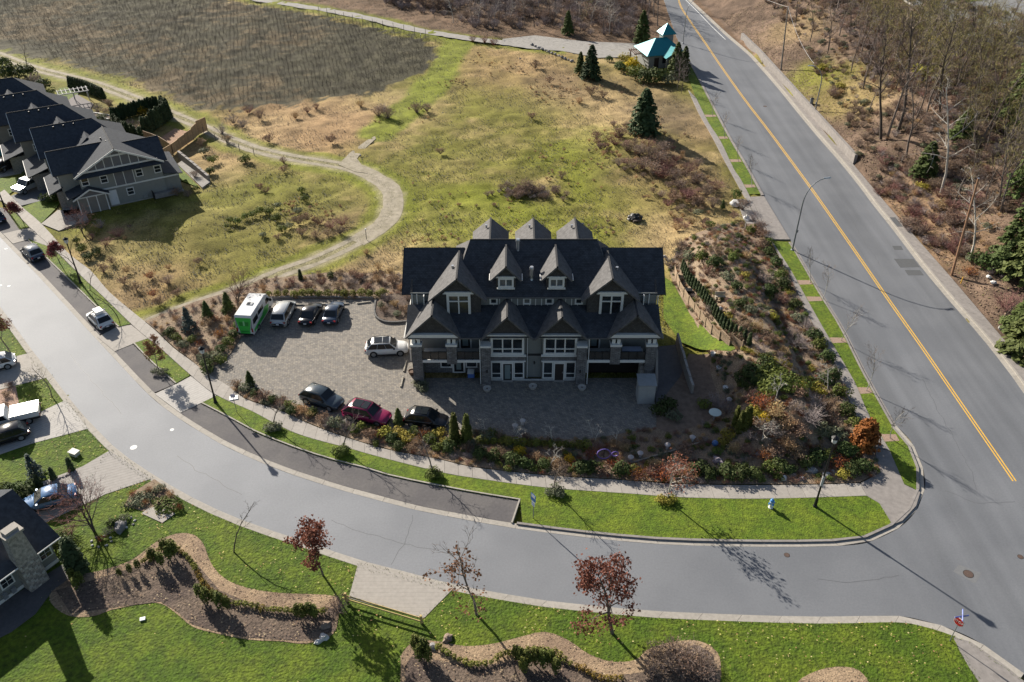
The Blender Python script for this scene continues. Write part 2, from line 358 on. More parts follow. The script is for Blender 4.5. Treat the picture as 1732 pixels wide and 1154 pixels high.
# centre line: two yellow stripes; edge line at the far end of the main road
cl = spline(GP([(1716, 814), (1660, 733), (1600, 646), (1560, 588), (1500, 503), (1440, 416), (1380, 330), (1340, 275), (1300, 221), (1260, 169), (1220, 113), (1195, 76), (1170, 40), (1152, 12), (1146, -8)], 0))
for d in (-0.14, 0.14):
    e0, e1 = offset(cl, d - 0.06), offset(cl, d + 0.06)
    struct('centre_line_marking', MB().prism([tuple(p) for p in e0] + [tuple(p) for p in e1[::-1]], -0.01, 0.006), yellow)
wl = spline(GP([(1158, -2), (1180, 20), (1204, 45), (1227, 67)], 0))
struct('edge_line_marking', MB().prism([tuple(p) for p in offset(wl, -0.08)] + [tuple(p) for p in offset(wl, 0.08)[::-1]], -0.01, 0.006), whitep)

def pieces(root, pname, A, Bp, n, z0, z1, m, gap=0.012):
    """slabs or kerb stones between two edge polylines, each an object under root"""
    a = resample(A, n); b = resample(Bp, n)
    for i in range(n):
        q = [Vector((*a[i], 0)), Vector((*a[i + 1], 0)), Vector((*b[i + 1], 0)), Vector((*b[i], 0))]
        u = (q[1] - q[0]).normalized() * gap; v = (q[2] - q[3]).normalized() * gap
        MB().prism([(q[0] + u)[:2], (q[1] - u)[:2], (q[2] - v)[:2], (q[3] + v)[:2]], z0, z1 + nr.uniform(-0.006, 0.006)).build(pname, m, root)
def strip(name, line, d0, d1, z0, z1, m, step=None, pname='kerb_stone'):
    r = link(name, None, kind='structure')
    A, Bp = offset(line, d0), offset(line, d1)
    L = np.hypot(*np.diff(np.array(line), axis=0).T).sum()
    pieces(r, pname, A, Bp, max(1, int(L / step)), z0, z1, m)
    return r
def clip(line, a, b):
    """part of a polyline between the points nearest to a and b"""
    P = np.array(resample(line, step=0.5)); i = np.argmin(np.hypot(*(P - a).T)); j = np.argmin(np.hypot(*(P - b).T))
    return [tuple(p) for p in P[min(i, j):max(i, j) + 1]]
strip('flush_kerb', gN, 0.0, 0.55, -0.3, 0.012, conck, 3.0)
strip('gutter', gK, 0.0, 0.42, -0.3, 0.010, conck, 3.0)
strip('raised_kerb', gK, 0.43, 0.66, -0.3, 0.14, concd, 3.0)
strip('gutter', clip(gML, G(1516, 720), G(1340, 412)), 0.0, 0.30, -0.3, 0.010, concd, 3.0)
strip('raised_kerb', clip(gML, G(1516, 720), G(1340, 412)), 0.31, 0.52, -0.3, 0.14, concd, 3.0)
strip('flush_kerb', clip(gML, G(1337, 406), G(1293, 333)), 0.0, 0.4, -0.3, 0.03, conck, 3.0)
strip('raised_kerb', clip(gML, G(1292, 331), G(1165, 103)), 0.0, 0.4, -0.3, 0.14, concd, 4.0)
strip('rolled_kerb', gS, -0.62, 0.0, -0.3, 0.05, conck, 3.0)
strip('gutter', gMR, -0.55, 0.0, -0.3, 0.012, conck, 3.0)
strip('raised_kerb', gMR, -0.80, -0.56, -0.3, 0.13, conck, 3.0)
# far sidewalk of the main road, slab by slab
fs_out = [(float(edge_x(y)), y) for y in np.linspace(64, 176, 40)]
fs_in = [tuple(p) for p in offset(clip(gMR, (54, 64), (51.5, 176)), -0.82)]
if fs_in[0][1] > fs_in[-1][1]: fs_in = fs_in[::-1]
r = link('far_sidewalk', None, kind='structure'); pieces(r, 'slab', fs_in, fs_out, 72, -0.3, 0.12, concd)

# parking pockets
def poly(name, px, z, m, z0=-0.4, **k): return struct(name, MB().prism(GP(px, 0), z0, z), m, **k)
P3top = [(340.5, 683), (387, 707), (433, 732), (477, 750), (518, 765), (566, 780), (622, 794), (660, 806), (722, 819), (800, 834), (880, 847)]
gP3 = spline(GP(P3top, 0), 3)
nl = [tuple(p) for p in offset(gN, 0.56)]
def pocket(top, e0, e1):
    t = GP(top, 0); s = clip(nl, G(*e0), G(*e1))
    if math.dist(s[0], t[-1]) > math.dist(s[-1], t[-1]): s = s[::-1]
    struct('parking_pocket', MB().prism(t + s, -0.4, 0.02), asph3)
pocket([(47, 407), (75, 434), (105, 463), (133, 491), (162, 519), (199, 552)], (22, 413), (163, 570))
pocket([(225.5, 583), (250, 608), (296, 650)], (192, 595), (260, 666))
t = gP3[:]; s = clip(nl, G(303, 700), G(868, 888))
struct('parking_pocket', MB().prism(t + (s[::-1] if math.dist(s[-1], t[-1]) < math.dist(s[0], t[-1]) else s), -0.4, 0.02), asph3)
poly('parking_pocket', [(-40, 345), (-10, 350), (8, 352), (33, 389), (5, 396), (-30, 360)], 0.02, asph3)
# lawn verges and their thin concrete edging
SW_LO = [(-10, 333), (17, 351), (50, 385), (91, 422), (133, 463.5), (177, 505), (222, 549), (250, 573), (277, 595), (323, 636), (366.5, 670), (425, 696), (483, 727), (529, 743.5), (581, 757), (612, 766), (660, 779), (749, 801), (795.5, 809), (869, 819.6), (943, 828), (1060, 836), (1160, 843), (1298, 845), (1465, 840)]
SW_HI = [(8, 322), (35, 349), (71, 380), (116.5, 430), (154, 459), (187, 497), (245, 545), (266, 563), (294, 590), (325, 612.5), (350, 632), (389, 656), (416, 677), (475, 696), (508, 712), (549.5, 729), (612, 750), (660, 763), (740, 778), (794, 791), (851, 798), (906, 804), (971, 809), (1060, 814), (1160, 821), (1340, 822), (1454, 819)]
gLO, gHI = spline(GP(SW_LO, 0), 3), spline(GP(SW_HI, 0), 3)
r = link('sidewalk', None, kind='structure'); pieces(r, 'slab', gLO, gHI, 96, -0.3, 0.12, conc)
VERGES = []
def verge(pts, m=lawnm, z=0.11):
    g = GP(pts, 0) if not isinstance(pts[0][0], np.floating) else pts
    VERGES.append(g); return struct('grass_verge', MB().prism(g, -0.4, z), m)
verge([(8, 351), (16, 351), (49, 385), (34, 389)])
verge([(48, 405), (90, 422), (132, 463.5), (176, 505), (221, 549), (200, 554), (162, 519), (105, 463)])
verge([(226, 582), (250, 574), (277, 596), (322, 636), (297, 650), (250, 608)])
vt = clip(gLO, G(366.5, 670), G(1465, 840)); vt = [tuple(p) for p in offset(vt, -0.02)]
kk = clip([tuple(p) for p in offset(gK, 0.67)], G(885, 893), G(1511, 890))
verge([np.array(p) for p in vt] + [np.array(G(1487, 853, 0))] + [np.array(p) for p in kk[::-1]] + [np.array(p) for p in gP3[::-1]])
strip('pocket_edging', gP3, 0.0, 0.14, -0.3, 0.13, conck, 2.4)
strip('pocket_edging', GP([(880, 847), (867, 886)], 0), -0.14, 0.0, -0.3, 0.13, conck, 2.0)
strip('pocket_edging', GP([(47, 407), (105, 463), (162, 519), (200, 554)], 0), 0, 0.14, -0.3, 0.13, conck, 2.4)
strip('pocket_edging', GP([(226, 582), (250, 608), (297, 650)], 0), 0, 0.14, -0.3, 0.13, conck, 2.4)
# driveway aprons on the house side of the street
def apron(pts, m, z=0.055): return poly('driveway_apron', pts, z, m)
apron([(262, 667), (297, 651), (323, 637), (366, 670), (341, 682), (305, 699)], stampL)
apron([(165, 571), (199, 553), (222, 550), (250, 573), (226, 582), (194, 595)], conc)
apron([(5, 396), (34, 389), (50, 386), (90, 420), (47, 406), (22, 413)], conc)
# corner plaza and the near sidewalk of the main road
poly('corner_plaza', [(1455, 819), (1489, 801), (1477, 758), (1505, 765), (1529, 821), (1556, 834), (1549, 857), (1526, 882), (1509, 889), (1487, 853), (1465, 840)], 0.118, concd)
for k_ in range(3):
    a_, b_ = G(1556 - 7 * k_, 840 + 2 * k_, 0), G(1519 - 4 * k_, 886 - 3 * k_, 0)
MS_L = [(1477, 757), (1442, 693), (1416.6, 627.5), (1391, 576.5), (1362, 525.6), (1333, 462), (1300, 402), (1262, 338), (1240, 300), (1227, 277), (1204, 231), (1181, 190.5), (1164, 153)]
MS_R = [(1505, 764), (1467.5, 700), (1446, 649), (1406, 580), (1369, 515), (1336.5, 456.5), (1304, 405.5), (1268, 333), (1250, 300), (1241, 287), (1218.6, 239.6), (1198, 208), (1178, 168)]
gMSL, gMSR = spline(GP(MS_L, 0), 3), spline(GP(MS_R, 0), 3)
r = link('main_road_sidewalk', None, kind='structure'); pieces(r, 'slab', gMSL, gMSR, 64, -0.3, 0.12, concd)
poly('driveway_apron', [(1269, 334), (1292, 333), (1336, 406), (1305, 406)], 0.10, concd)
poly('driveway_apron', [(1246, 338), (1261, 338), (1298, 402), (1276, 398), (1258, 372)], 0.10, concd)
km = [tuple(p) for p in offset(clip(gML, G(1540, 746), G(1340, 412)), 0.53)]
if km[0][1] > km[-1][1]: km = km[::-1]
mr = clip(gMSR, G(1505, 764), G(1306, 409))
if mr[0][1] > mr[-1][1]: mr = mr[::-1]
kc = clip([tuple(p) for p in offset(gK, 0.67)], G(1557, 832), G(1541, 746))
if kc[0][1] > kc[-1][1]: kc = kc[::-1]
VERGES.append(kc + km + mr[::-1] + GP([(1529, 820)], 0))
struct('grass_verge', MB().prism(VERGES[-1], -0.4, 0.105), lawnm)
km2 = [tuple(p) for p in offset(clip(gML, G(1290, 328), G(1172, 112)), 0.42)]
if km2[0][1] > km2[-1][1]: km2 = km2[::-1]
mr2 = clip(gMSR, G(1266, 329), G(1178, 168))
if mr2[0][1] > mr2[-1][1]: mr2 = mr2[::-1]
VERGES.append(km2 + GP([(1160, 120)], 0) + mr2[::-1]); struct('grass_verge', MB().prism(VERGES[-1], -0.4, 0.105), lawnm)
TREEPITS = [(1372, 479), (1392, 507), (1424, 577), (1463, 662), (1506, 742), (1270, 316), (1250, 273), (1226, 234), (1207, 197)]
def across(px, py, w_):
    """a bare patch right across the verge at a young tree"""
    c = G(px, py, 0); xl = min(gMSR, key=lambda p: abs(p[1] - c[1]))[0]; xr = min(gML, key=lambda p: abs(p[1] - c[1]))[0] - 0.6
    return [(xl + 0.05, c[1] - w_), (xr, c[1] - w_ * 0.8), (xr, c[1] + w_ * 0.9), (xl + 0.05, c[1] + w_)]
for px, py in TREEPITS: struct('bare_soil_patch', MB().prism(across(px, py, 0.55), -0.3, 0.112), mat('leafy bare soil', (0.27, 0.19, 0.145), 0.95, 0.45, 9, detail=9))

# parking lot, planting beds, lawn by the house
LOT = [(340, 627), (378, 614), (392, 597), (408, 572), (425, 505), (690, 508), (700, 640), (1104, 640), (1112, 725), (1017, 741), (980, 746), (855, 738), (799, 728), (764, 730), (700, 729), (660, 726), (583, 716), (508, 687), (472, 675), (400, 653), (389, 656)]
gLOT = GP(LOT, 0); struct('parking_lot', MB().prism(gLOT, -0.4, 0.05), paver)
BEDS = {
 'roadside_bed': ([(389, 657), (400, 653), (472, 675), (508, 687), (583, 716), (660, 726), (700, 729), (764, 730), (799, 728), (855, 738), (980, 746), (1017, 741), (1112, 724), (1150, 700), (1190, 640), (1200, 600), (1175, 560), (1145, 500), (1130, 455), (1150, 420), (1230, 380), (1280, 380), (1332, 462), (1361, 525.6), (1390, 577), (1415.6, 628), (1441, 694), (1476, 758), (1488, 800), (1453, 818), (1340, 821), (1160, 820), (1060, 813), (971, 808), (906, 803), (851, 797), (794, 790), (740, 777), (660, 762), (612, 749), (549.5, 728), (508, 711), (475, 695), (416, 676)], mulch, 0.14),
 'lamp_bed': ([(266, 561), (246, 545), (330, 512), (420, 486), (425, 505), (408, 572), (392, 597), (378, 614), (341, 626), (326, 612), (295, 589)], mulch, 0.14),
 'hedge_bed': ([(425, 505), (420, 486), (440, 474), (560, 462), (690, 466), (690, 508)], mulch, 0.135),
 'planter_bed': ([(637, 512), (636, 530), (642, 541), (660, 546), (694, 544), (697, 495), (660, 500)], mulchd, 0.22),
}
gBED = {k: GP(v[0], 0) for k, v in BEDS.items()}
for k, (p, m, z) in BEDS.items():
    if k == 'roadside_bed': drape('planting_bed', gBED[k], z, m)
    else: struct('planting_bed', MB().prism(gBED[k], -0.4, z), m)
pl = spline(GP([(637, 510), (635, 530), (642, 542), (660, 547), (692, 545)], 0), 3)
strip('planter_kerb', pl, -0.2, 0.0, -0.3, 0.32, mat('grey block', (0.12, 0.115, 0.11), 0.9, 0.2, 3, rnd=0.12), 0.7, 'block')
strip('lot_kerb', GP([(428, 507), (540, 505), (632, 507)], 0), 0.0, 0.22, -0.3, 0.30, concd, 1.8)
drape('side_lawn', GP([(1122, 470), (1138, 480), (1160, 520), (1205, 572), (1250, 590), (1235, 596), (1205, 594), (1150, 580), (1122, 540)]), 0.17, lawnm, 0.9)
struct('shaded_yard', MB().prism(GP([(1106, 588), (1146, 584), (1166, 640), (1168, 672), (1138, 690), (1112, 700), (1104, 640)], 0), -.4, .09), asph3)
drape('garden_path', GP([(1110, 690), (1150, 640), (1165, 600), (1200, 600), (1230, 680), (1190, 720), (1130, 735), (1110, 725)]), 0.16, mat('packed earth', (0.16, 0.115, 0.085), 0.95, 0.3, 2, detail=8))

# ------------------------------------------------------------------ south side of the street
so_edge = [tuple(p) for p in offset(gS, -0.63)]
i1 = min(range(len(so_edge)), key=lambda i: math.dist(so_edge[i], G(1614, 1074)))
slawn = so_edge[:i1 + 1] + GP([(1624, 1104), (1640, 1132), (1655, 1154)], 0) + [(31, 20), (31, -20), (-80, -20), (-95, 20), (-95, 90)]
gSL = slawn; struct('front_lawn', MB().prism(slawn, -0.4, 0.06), lawns)
poly('corner_walkway', [(1612, 1079), (1640, 1086), (1698, 1126), (1730, 1152), (1760, 1180), (1690, 1210), (1655, 1154), (1640, 1132), (1624, 1104)], 0.085, concd)
poly('driveway', [(-30, 600), (0, 611), (14, 607), (47, 599), (79, 640), (27, 653), (0, 660), (-40, 668)], 0.085, conc)
poly('driveway', [(111, 678), (150, 726), (52, 752), (0, 770), (-60, 790), (-60, 712), (0, 706), (30, 703), (60, 702)], 0.085, stampL)
poly('driveway', [(186, 763), (256, 811), (179, 837), (105, 872), (20, 912), (10, 850), (57, 822), (140, 790)], 0.085, lines(mat('ribbed grey driveway', (0.29, 0.27, 0.25), 0.85, 0.10, 3), math.radians(-24), 0.36, 0.05, 0.75, 1))
poly('mulch_strip', [(-40, 668), (0, 661), (27, 654), (32, 680), (30, 697), (0, 704), (-50, 712)], 0.09, mat('fallen leaf mulch', (0.30, 0.20, 0.15), 0.95, 0.6, 8, detail=9))
poly('driveway_stub', [(606, 954), (769, 994.5), (718, 1046), (708, 1046), (590, 1013)], 0.09, stamp)
BED1 = [(118, 973), (158, 969), (199, 958), (230, 944), (264, 918), (298, 904), (326, 905), (344, 920.5), (357.5, 954), (381, 980), (420, 996), (472, 1004), (524, 1006), (563, 1009), (576, 1019), (573, 1043), (563, 1074), (519, 1089.5), (472, 1085.6), (420, 1083), (360, 1071), (326, 1061), (300, 1040), (272, 1022), (238, 1023), (186, 1033.6), (160, 1043), (118, 1043), (86, 1020), (90, 990)]
BED2 = [(677, 1175), (678, 1130), (680, 1107), (703.5, 1085), (747, 1087), (787, 1094), (834, 1090), (874, 1080), (921, 1070), (961, 1084), (995, 1107), (1035, 1120.5), (1075, 1117), (1095, 1100), (1135.5, 1087), (1182, 1085), (1212.6, 1104), (1219, 1130.5), (1216, 1160), (1190, 1200), (1000, 1210), (800, 1200)]
BED3 = [(1340, 1170), (1356, 1148), (1398, 1131), (1443, 1131), (1466, 1150), (1470, 1180), (1400, 1190)]
BED4 = [(210, 856), (222, 836), (248, 820), (262, 812), (285, 829), (304, 850), (296, 867), (262, 872)]
gB = [spline(GP(b + b[:1], 0), 3)[:-1] for b in (BED1, BED2, BED3)]
tanm = mat('dry wood chips', (0.30, 0.215, 0.135), 0.95, 0.5, 7, bump=0.05, bscale=9, col2=(0.20, 0.14, 0.095), scale2=0.3, detail=9)
for b in gB: struct('mulch_bed', MB().prism(b, -0.4, 0.082), tanm)
poly('mulch_bed', BED4, 0.11, mulch)
# dark soil hollow inside the two curved beds
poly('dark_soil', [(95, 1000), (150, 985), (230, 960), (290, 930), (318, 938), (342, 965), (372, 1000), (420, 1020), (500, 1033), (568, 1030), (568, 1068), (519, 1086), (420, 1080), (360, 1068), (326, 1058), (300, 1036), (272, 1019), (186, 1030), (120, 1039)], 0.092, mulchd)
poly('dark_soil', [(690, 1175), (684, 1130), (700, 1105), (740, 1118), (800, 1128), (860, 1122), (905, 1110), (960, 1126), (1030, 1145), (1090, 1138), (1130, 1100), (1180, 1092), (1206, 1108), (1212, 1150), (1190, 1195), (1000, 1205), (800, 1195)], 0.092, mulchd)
poly('stone_patio', [(240, 870), (252, 861), (270, 858), (297, 870), (275, 886)], 0.118, conc)
# manhole lids and repair patches
def manhole(px, py, rad, label):
    c = G(px, py, 0); t = thing('manhole_cover', label, 'manhole cover', (c[0], c[1], 0.0), group='manhole covers in the roads')
    MB().lathe([(rad, -0.05), (rad, 0.006), (rad * 0.92, 0.010)], n=20).build('frame', iron, t)
    MB().lathe([(rad * 0.86, 0.0), (rad * 0.86, 0.014), (rad * 0.5, 0.016)], n=20).build('lid', mat('rusty iron', (0.09, 0.06, 0.048), 0.7, 0.3, 12), t)
manhole(1638, 971, 0.42, 'round rusty manhole cover inside the square patch near the stop sign')
manhole(1331, 939, 0.25, 'small grey manhole cover in the street south of the hydrant')
manhole(1726, 942, 0.25, 'small dark manhole cover at the edge of the main road by the intersection')
manhole(1294, 180, 0.35, 'dark manhole cover in the main road near the yellow line')
poly('road_patch', [(1612, 967), (1622, 955), (1660, 970), (1650, 988)], 0.004, mat('patch seam', (0.145, 0.148, 0.152), 0.85, 0.1, 5), -0.1)
for p in ([(1512, 438), (1545, 438), (1556, 452), (1523, 453)], [(1530, 457), (1556, 457), (1563, 466), (1536, 466)], [(1509, 416), (1524, 416), (1528, 423), (1513, 423)], [(1503, 369), (1514, 369), (1527, 385), (1515, 385)]):
    poly('road_patch', p, 0.004 if p[0][0] != 1503 else 0.126, patchm, -0.1)
for px, py, a in ((70, 783, 8), (226, 757, 9), (291, 727, 6), (10, 421, 5), (1, 483, 5), (15, 484, 6)):
    if px < 60 and py > 700: continue
    c = G(px, py, 0); MB().lathe([(0.34 if a > 6 else 0.2, -0.05), (0.33 if a > 6 else 0.2, 0.008)], (c[0], c[1], 0), 16).build('white_paint_marking', whitep, None, kind='structure')

# thin sealed cracks wandering over both roads
tar = mat('tar crack sealant', (0.095, 0.096, 0.10), .6, .1, 4)
for pts in ([(1240, 130), (1262, 175), (1280, 210), (1311, 260)], [(1420, 330), (1452, 392), (1490, 450)], [(1560, 640), (1590, 700), (1640, 790), (1652, 830)], [(1600, 830), (1650, 850), (1720, 848)], [(1380, 980), (1440, 985), (1520, 975)], [(560, 880), (620, 902), (700, 925), (740, 930)], [(300, 770), (340, 800), (410, 838)], [(120, 600), (160, 650), (205, 700)], [(660, 955), (690, 905), (700, 870)]):
    L_ = resample(spline(GP(pts, 0), 3), step=.6); L_ = L_ + nr.normal(0, .07, L_.shape); e0, e1 = offset(L_, -.022), offset(L_, .022)
    struct('road_crack', MB().add([(x, y, .004) for x, y in e1] + [(x, y, .004) for x, y in e0], [(i, i + 1, len(L_) + i + 1, len(L_) + i) for i in range(len(L_) - 1)]), tar)
# ------------------------------------------------------------------ gravel track and far path
TRACK = [(246, 550), (290, 531), (350, 509), (420, 484), (480, 459), (540, 437), (600, 408), (640, 383), (659, 360), (664, 337), (654, 314), (625, 295), (590, 282), (540, 273), (490, 265), (430, 251), (380, 232), (330, 209), (270, 184), (210, 159), (150, 138), (80, 121), (40, 109), (0, 93), (-60, 74)]
gT = spline(GP(TRACK, 0), 5)
FARP = [(400, -12), (440, 0), (520, 12), (620, 30), (700, 50), (780, 63), (850, 72), (930, 82), (1060, 88)]
gF = spline(GP(FARP, 0), 4)
def ribbon(name, line, w0, w1, z, m, **k):
    rg = k.pop('ragged', 0.0); n = len(line); L_ = np.array(line)
    off = lambda w_, s_: offset(line, 0) + (offset(line, 1) - offset(line, 0)) * (w_ + rg * ((vnoise(L_[:, 0], L_[:, 1], 1.1, s_) - .5) * 1.2 + (vnoise(L_[:, 0], L_[:, 1], 4.0, s_ + 3) - .5) * 1.4))[:, None]
    a, b = off(w0, 5), off(w1, 9); mb = MB()
    mb.add([(x, y, z) for x, y in b] + [(x, y, z) for x, y in a], [(i, i + 1, n + i + 1, n + i) for i in range(n - 1)])
    return mb.build(name, m, kind=k.pop('kind', 'structure'))
cur = clip(gT, G(600, 408), G(590, 282))
gT2 = [tuple(p) for p in resample(gT, step=.55)]
for nm, d0, d1, in (('gravel_track', -1.45, -0.45), ('gravel_track', 0.45, 1.45)): ribbon(nm, gT2, d0 * .92, d1 * .92, -0.084, gravel, ragged=.16)
ribbon('gravel_track', [tuple(p) for p in resample(cur, step=.55)], -1.7, 1.4, -0.078, gravel, ragged=.22)
ribbon('far_path', [tuple(p) for p in resample(gF, step=.8)], -1.5, 1.5, 0.015, mat('grey gravel', (0.26, 0.245, 0.225), 0.95, 0.2, 1, detail=8), ragged=.4)
poly('gravel_yard', [(850, 66), (905, 60), (985, 70), (1080, 74), (1080, 96), (1010, 98), (960, 88), (905, 80), (850, 76)], 0.022, MATS['grey gravel'])
poly('gravel_spur', [(572, 278), (592, 258), (622, 236), (634, 230), (636, 234), (612, 256), (604, 268), (622, 293), (600, 290)], -0.03, gravel, -0.15)
gTRACKZ = [p for p in gT]

# ------------------------------------------------------------------ land: field colours by place
def blob(px, py, r): return (*G(px, py), r)
ORCH = GP([(-330, 20), (-120, 60), (20, 88), (100, 100), (180, 122), (260, 150), (330, 178), (400, 186), (520, 172), (640, 152), (715, 118), (740, 72), (620, 42), (520, 24), (430, 8), (300, -25), (-200, -40)], 0)
GREENT = spline(GP([(640, 226), (668, 200), (700, 176), (728, 146), (752, 112), (768, 84), (778, 68)], 0), 4)
def land_colour(x, y):
    n1 = fbm(x, y, 22, 3); n2 = fbm(x, y, 6, 9); n3 = fbm(x, y, 1.6, 21)
    green = np.array((0.132, 0.130, 0.020)); olive = np.array((0.172, 0.143, 0.040)); tan = np.array((0.32, 0.232, 0.115)); brown = np.array((0.155, 0.100, 0.062))
    lush = np.array((0.145, 0.165, 0.012)); orange = np.array((0.27, 0.170, 0.088)); litter = np.array((0.128, 0.088, 0.062)); dull = np.array((0.062, 0.056, 0.034))
    k = smooth01(0.36, 0.6, 0.5 * n1 + 0.5 * n2)[..., None]; c = green * (1 - k) + olive * k
    k = smooth01(0.50, 0.66, 0.35 * n1 + 0.45 * n2 + 0.2 * n3)[..., None]; c = c * (1 - 0.75 * k) + tan * 0.75 * k
    def put(c, d, r, col, s=0.8, soft=0.6):
        k = (smooth01(r * (1 + soft), r * (1 - soft), d + (n2 - 0.5) * r * 0.9 + (n3 - 0.5) * r * 0.5) * s)[..., None]; return c * (1 - k) + np.array(col) * k
    for px, py, r, col, s in ((420, 215, 15, orange, .8), (520, 205, 12, orange, .7), (640, 185, 11, tan, .7), (470, 225, 8, tan, .8), (570, 215, 9, orange, .7), (330, 190, 8, olive, .6), (850, 110, 14, orange, .55), (990, 170, 9, tan, .9), (1040, 195, 7, tan, .9), (1020, 225, 6, tan, .9),
                              (900, 180, 10, olive, .5), (960, 140, 8, brown, .55), (1090, 270, 8, brown, .75), (1130, 300, 8, brown, .6), (1150, 350, 8, tan, .6), (1180, 400, 7, tan, .75), (1130, 400, 6, tan, .7), (1090, 330, 6, olive, .7), (700, 440, 7, tan, .35), (760, 400, 9, tan, .6), (590, 480, 8, brown, .5), (650, 470, 7, tan, .5), (560, 350, 7, tan, .5), (580, 385, 6, brown, .6), (250, 500, 7, brown, .6), (300, 470, 6, orange, .5), (230, 430, 6, tan, .5),
                              (620, 300, 3, lush, .6), (890, 322, 5, brown, .9), (740, 290, 14, green, .6), (860, 250, 14, green, .5), (1000, 250, 8, lush, .5), (780, 370, 10, lush, .4), (820, 385, 9, lush, .5), (960, 350, 9, lush, .4), (480, 330, 9, green, .8), (340, 350, 10, green, .7), (400, 420, 9, olive, .7), (330, 280, 6, tan, .5), (430, 420, 6, green, .5), (1180, 220, 6, brown, .5), (1130, 190, 7, litter, .7), (1060, 130, 8, olive, .6), (1080, 140, 7, brown, .5)):
        bx, by = G(px, py); c = put(c, np.hypot(x - bx, (y - by) * 0.8), r, col, s)
    k = (smooth01(0.8, -0.8, seg_dist(gT, x, y) - 3.6 - (n2 - .5) * 4) * 0.75)[..., None]; c = c * (1 - k) + lush * 0.92 * k
    k = (smooth01(0.5, -0.5, seg_dist(gT, x, y) - 1.75 - (n3 - .5) * 1.6) * 0.7)[..., None]; c = c * (1 - k) + np.array((0.25, 0.215, 0.145)) * k
    k = (smooth01(0.8, -0.8, seg_dist(GREENT, x, y) - 3.4 - (n2 - .5) * 3) * 0.95)[..., None]; c = c * (1 - k) + np.array((0.150, 0.168, 0.020)) * k
    o = inside(ORCH, x + (n2 - .5) * 9, y + (n3 - .5) * 8)[..., None]; oc = dull * (0.45 + 0.5 * n2[..., None] + 0.55 * n3[..., None]); kk = smooth01(0.55, 0.68, n1 * 0.6 + n3 * 0.4)[..., None]; oc = oc * (1 - 0.22 * kk) + orange * 0.22 * kk
    c = np.where(o, oc, c)
    far = (y > seg_y(gF, x) + 1.5)[..., None]; c = np.where(far & ~o, brown * 0.85 * (0.7 + 0.6 * n2[..., None]), c)
    k = (smooth01(1.2, -1.2, seg_dist(gF, x, y) - 3.4 - (n2 - .5) * 3) * 0.8)[..., None] * (x < 12)[..., None]; c = c * (1 - k) + lush * 0.9 * k
    b = (x > edge_x(y) - 0.2)[..., None]; bc = litter * (0.55 + 0.8 * n3[..., None] * n2[..., None] * 2); c = np.where(b, bc, c)
    for px, py, r, col, s in ((1400, 130, 6, olive, .8), (1370, 130, 5, lush, .5), (1430, 170, 5, olive, .8), (1480, 160, 6, tan, .5), (1560, 90, 6, olive, .7), (1590, 400, 6, orange, .4), (1540, 340, 5, orange, .4), (1600, 40, 8, olive, .8), (1690, 70, 8, olive, .8), (1340, 50, 6, tan, .5)):
        bx, by = G(px, py); c = put(c, np.hypot(x - bx, (y - by) * 0.8), r, col, s)
    n5 = vnoise(x, y, 0.9, 77)[..., None]; return c * (0.40 + 0.85 * n3[..., None] + 0.42 * n5)
def seg_y(line, x):
    P = np.array(sorted(line)); return np.interp(x, P[:, 0], P[:, 1])
HOUSES = GP([(-200, 60), (0, 100), (210, 165), (345, 212), (352, 225), (296, 262), (356, 310), (290, 330), (150, 362), (80, 400), (-60, 290)], 0)
FLAT = [HOUSES, list(gHI) + list(gN[::-1]), list(gMSL) + list(gML), gLOT, gSL, street, mainpoly] + VERGES + list(gBED.values())
xs = np.r_[np.linspace(-900, -170, 26), np.arange(-155, 140, 0.75), np.linspace(150, 900, 26)]
ys = np.r_[np.linspace(-300, 50, 12), np.arange(58, 150, 0.65), np.arange(150, 262, 1.0), np.geomspace(265, 2200, 26)]
X, Y = np.meshgrid(xs, ys); 
flat = np.zeros(X.shape, bool)
for p in FLAT: flat |= inside(p, X, Y)
near = seg_dist(gT[::3], X, Y) < 2.6
bumpz = (fbm(X, Y, 3.0, 5) - 0.6) * 0.75 + (fbm(X, Y, 1.3, 8) - 0.6) * 0.42
bumpz = np.minimum(bumpz, 0.10)
edgeflat = np.clip((seg_dist(gHI, X, Y) - 0.5) / 3, 0, 1) * np.clip((np.minimum(seg_dist(gMSL, X, Y), np.abs(X - edge_x(Y))) - 0.5) / 3, 0, 1)
Z = hgt(X, Y) - 0.04 + np.where(flat | near, -0.06, bumpz * edgeflat * np.clip((seg_dist(gT[::2], X, Y) - 2.4) / 2, 0, 1))
gard = inside(gBED['roadside_bed'], X, Y); Z = np.where(gard, hgt(X, Y) - 0.06, Z)
Z = np.where((X > edge_x(Y) - 1.5) & (X < edge_x(Y) + 0.35) | (flat & (X < 60) & ~gard), -0.10, Z)
Z = np.where(Y < 60, -0.35, Z)
ny, nx = X.shape; idx = np.arange(nx * ny).reshape(ny, nx)
F = np.c_[idx[:-1, :-1].ravel(), idx[:-1, 1:].ravel(), idx[1:, 1:].ravel(), idx[1:, :-1].ravel()]
def colmat(name, rough=0.95, bump=0.05, bscale=6, var=0.45, trans=0.0):
    m = mat(name, (1, 1, 1), rough, var, 4.5, bump=bump, bscale=bscale, detail=9, trans=trans, spec=0.15)
    N = m.node_tree.nodes; a = N.new('ShaderNodeVertexColor'); a.layer_name = 'Col'
    h = [n for n in N if n.type == 'HUE_SAT']
    if h: m.node_tree.links.new(a.outputs[0], h[0].inputs['Color'])
    else:
        for l in list(N['Principled BSDF'].inputs['Base Color'].links): m.node_tree.links.remove(l)
        m.node_tree.links.new(a.outputs[0], N['Principled BSDF'].inputs['Base Color'])
    return m
landm = colmat('dry meadow')
link('ground', npmesh('ground', np.c_[X.ravel(), Y.ravel(), Z.ravel()], F, landm, True, land_colour(X.ravel(), Y.ravel())), kind='structure')

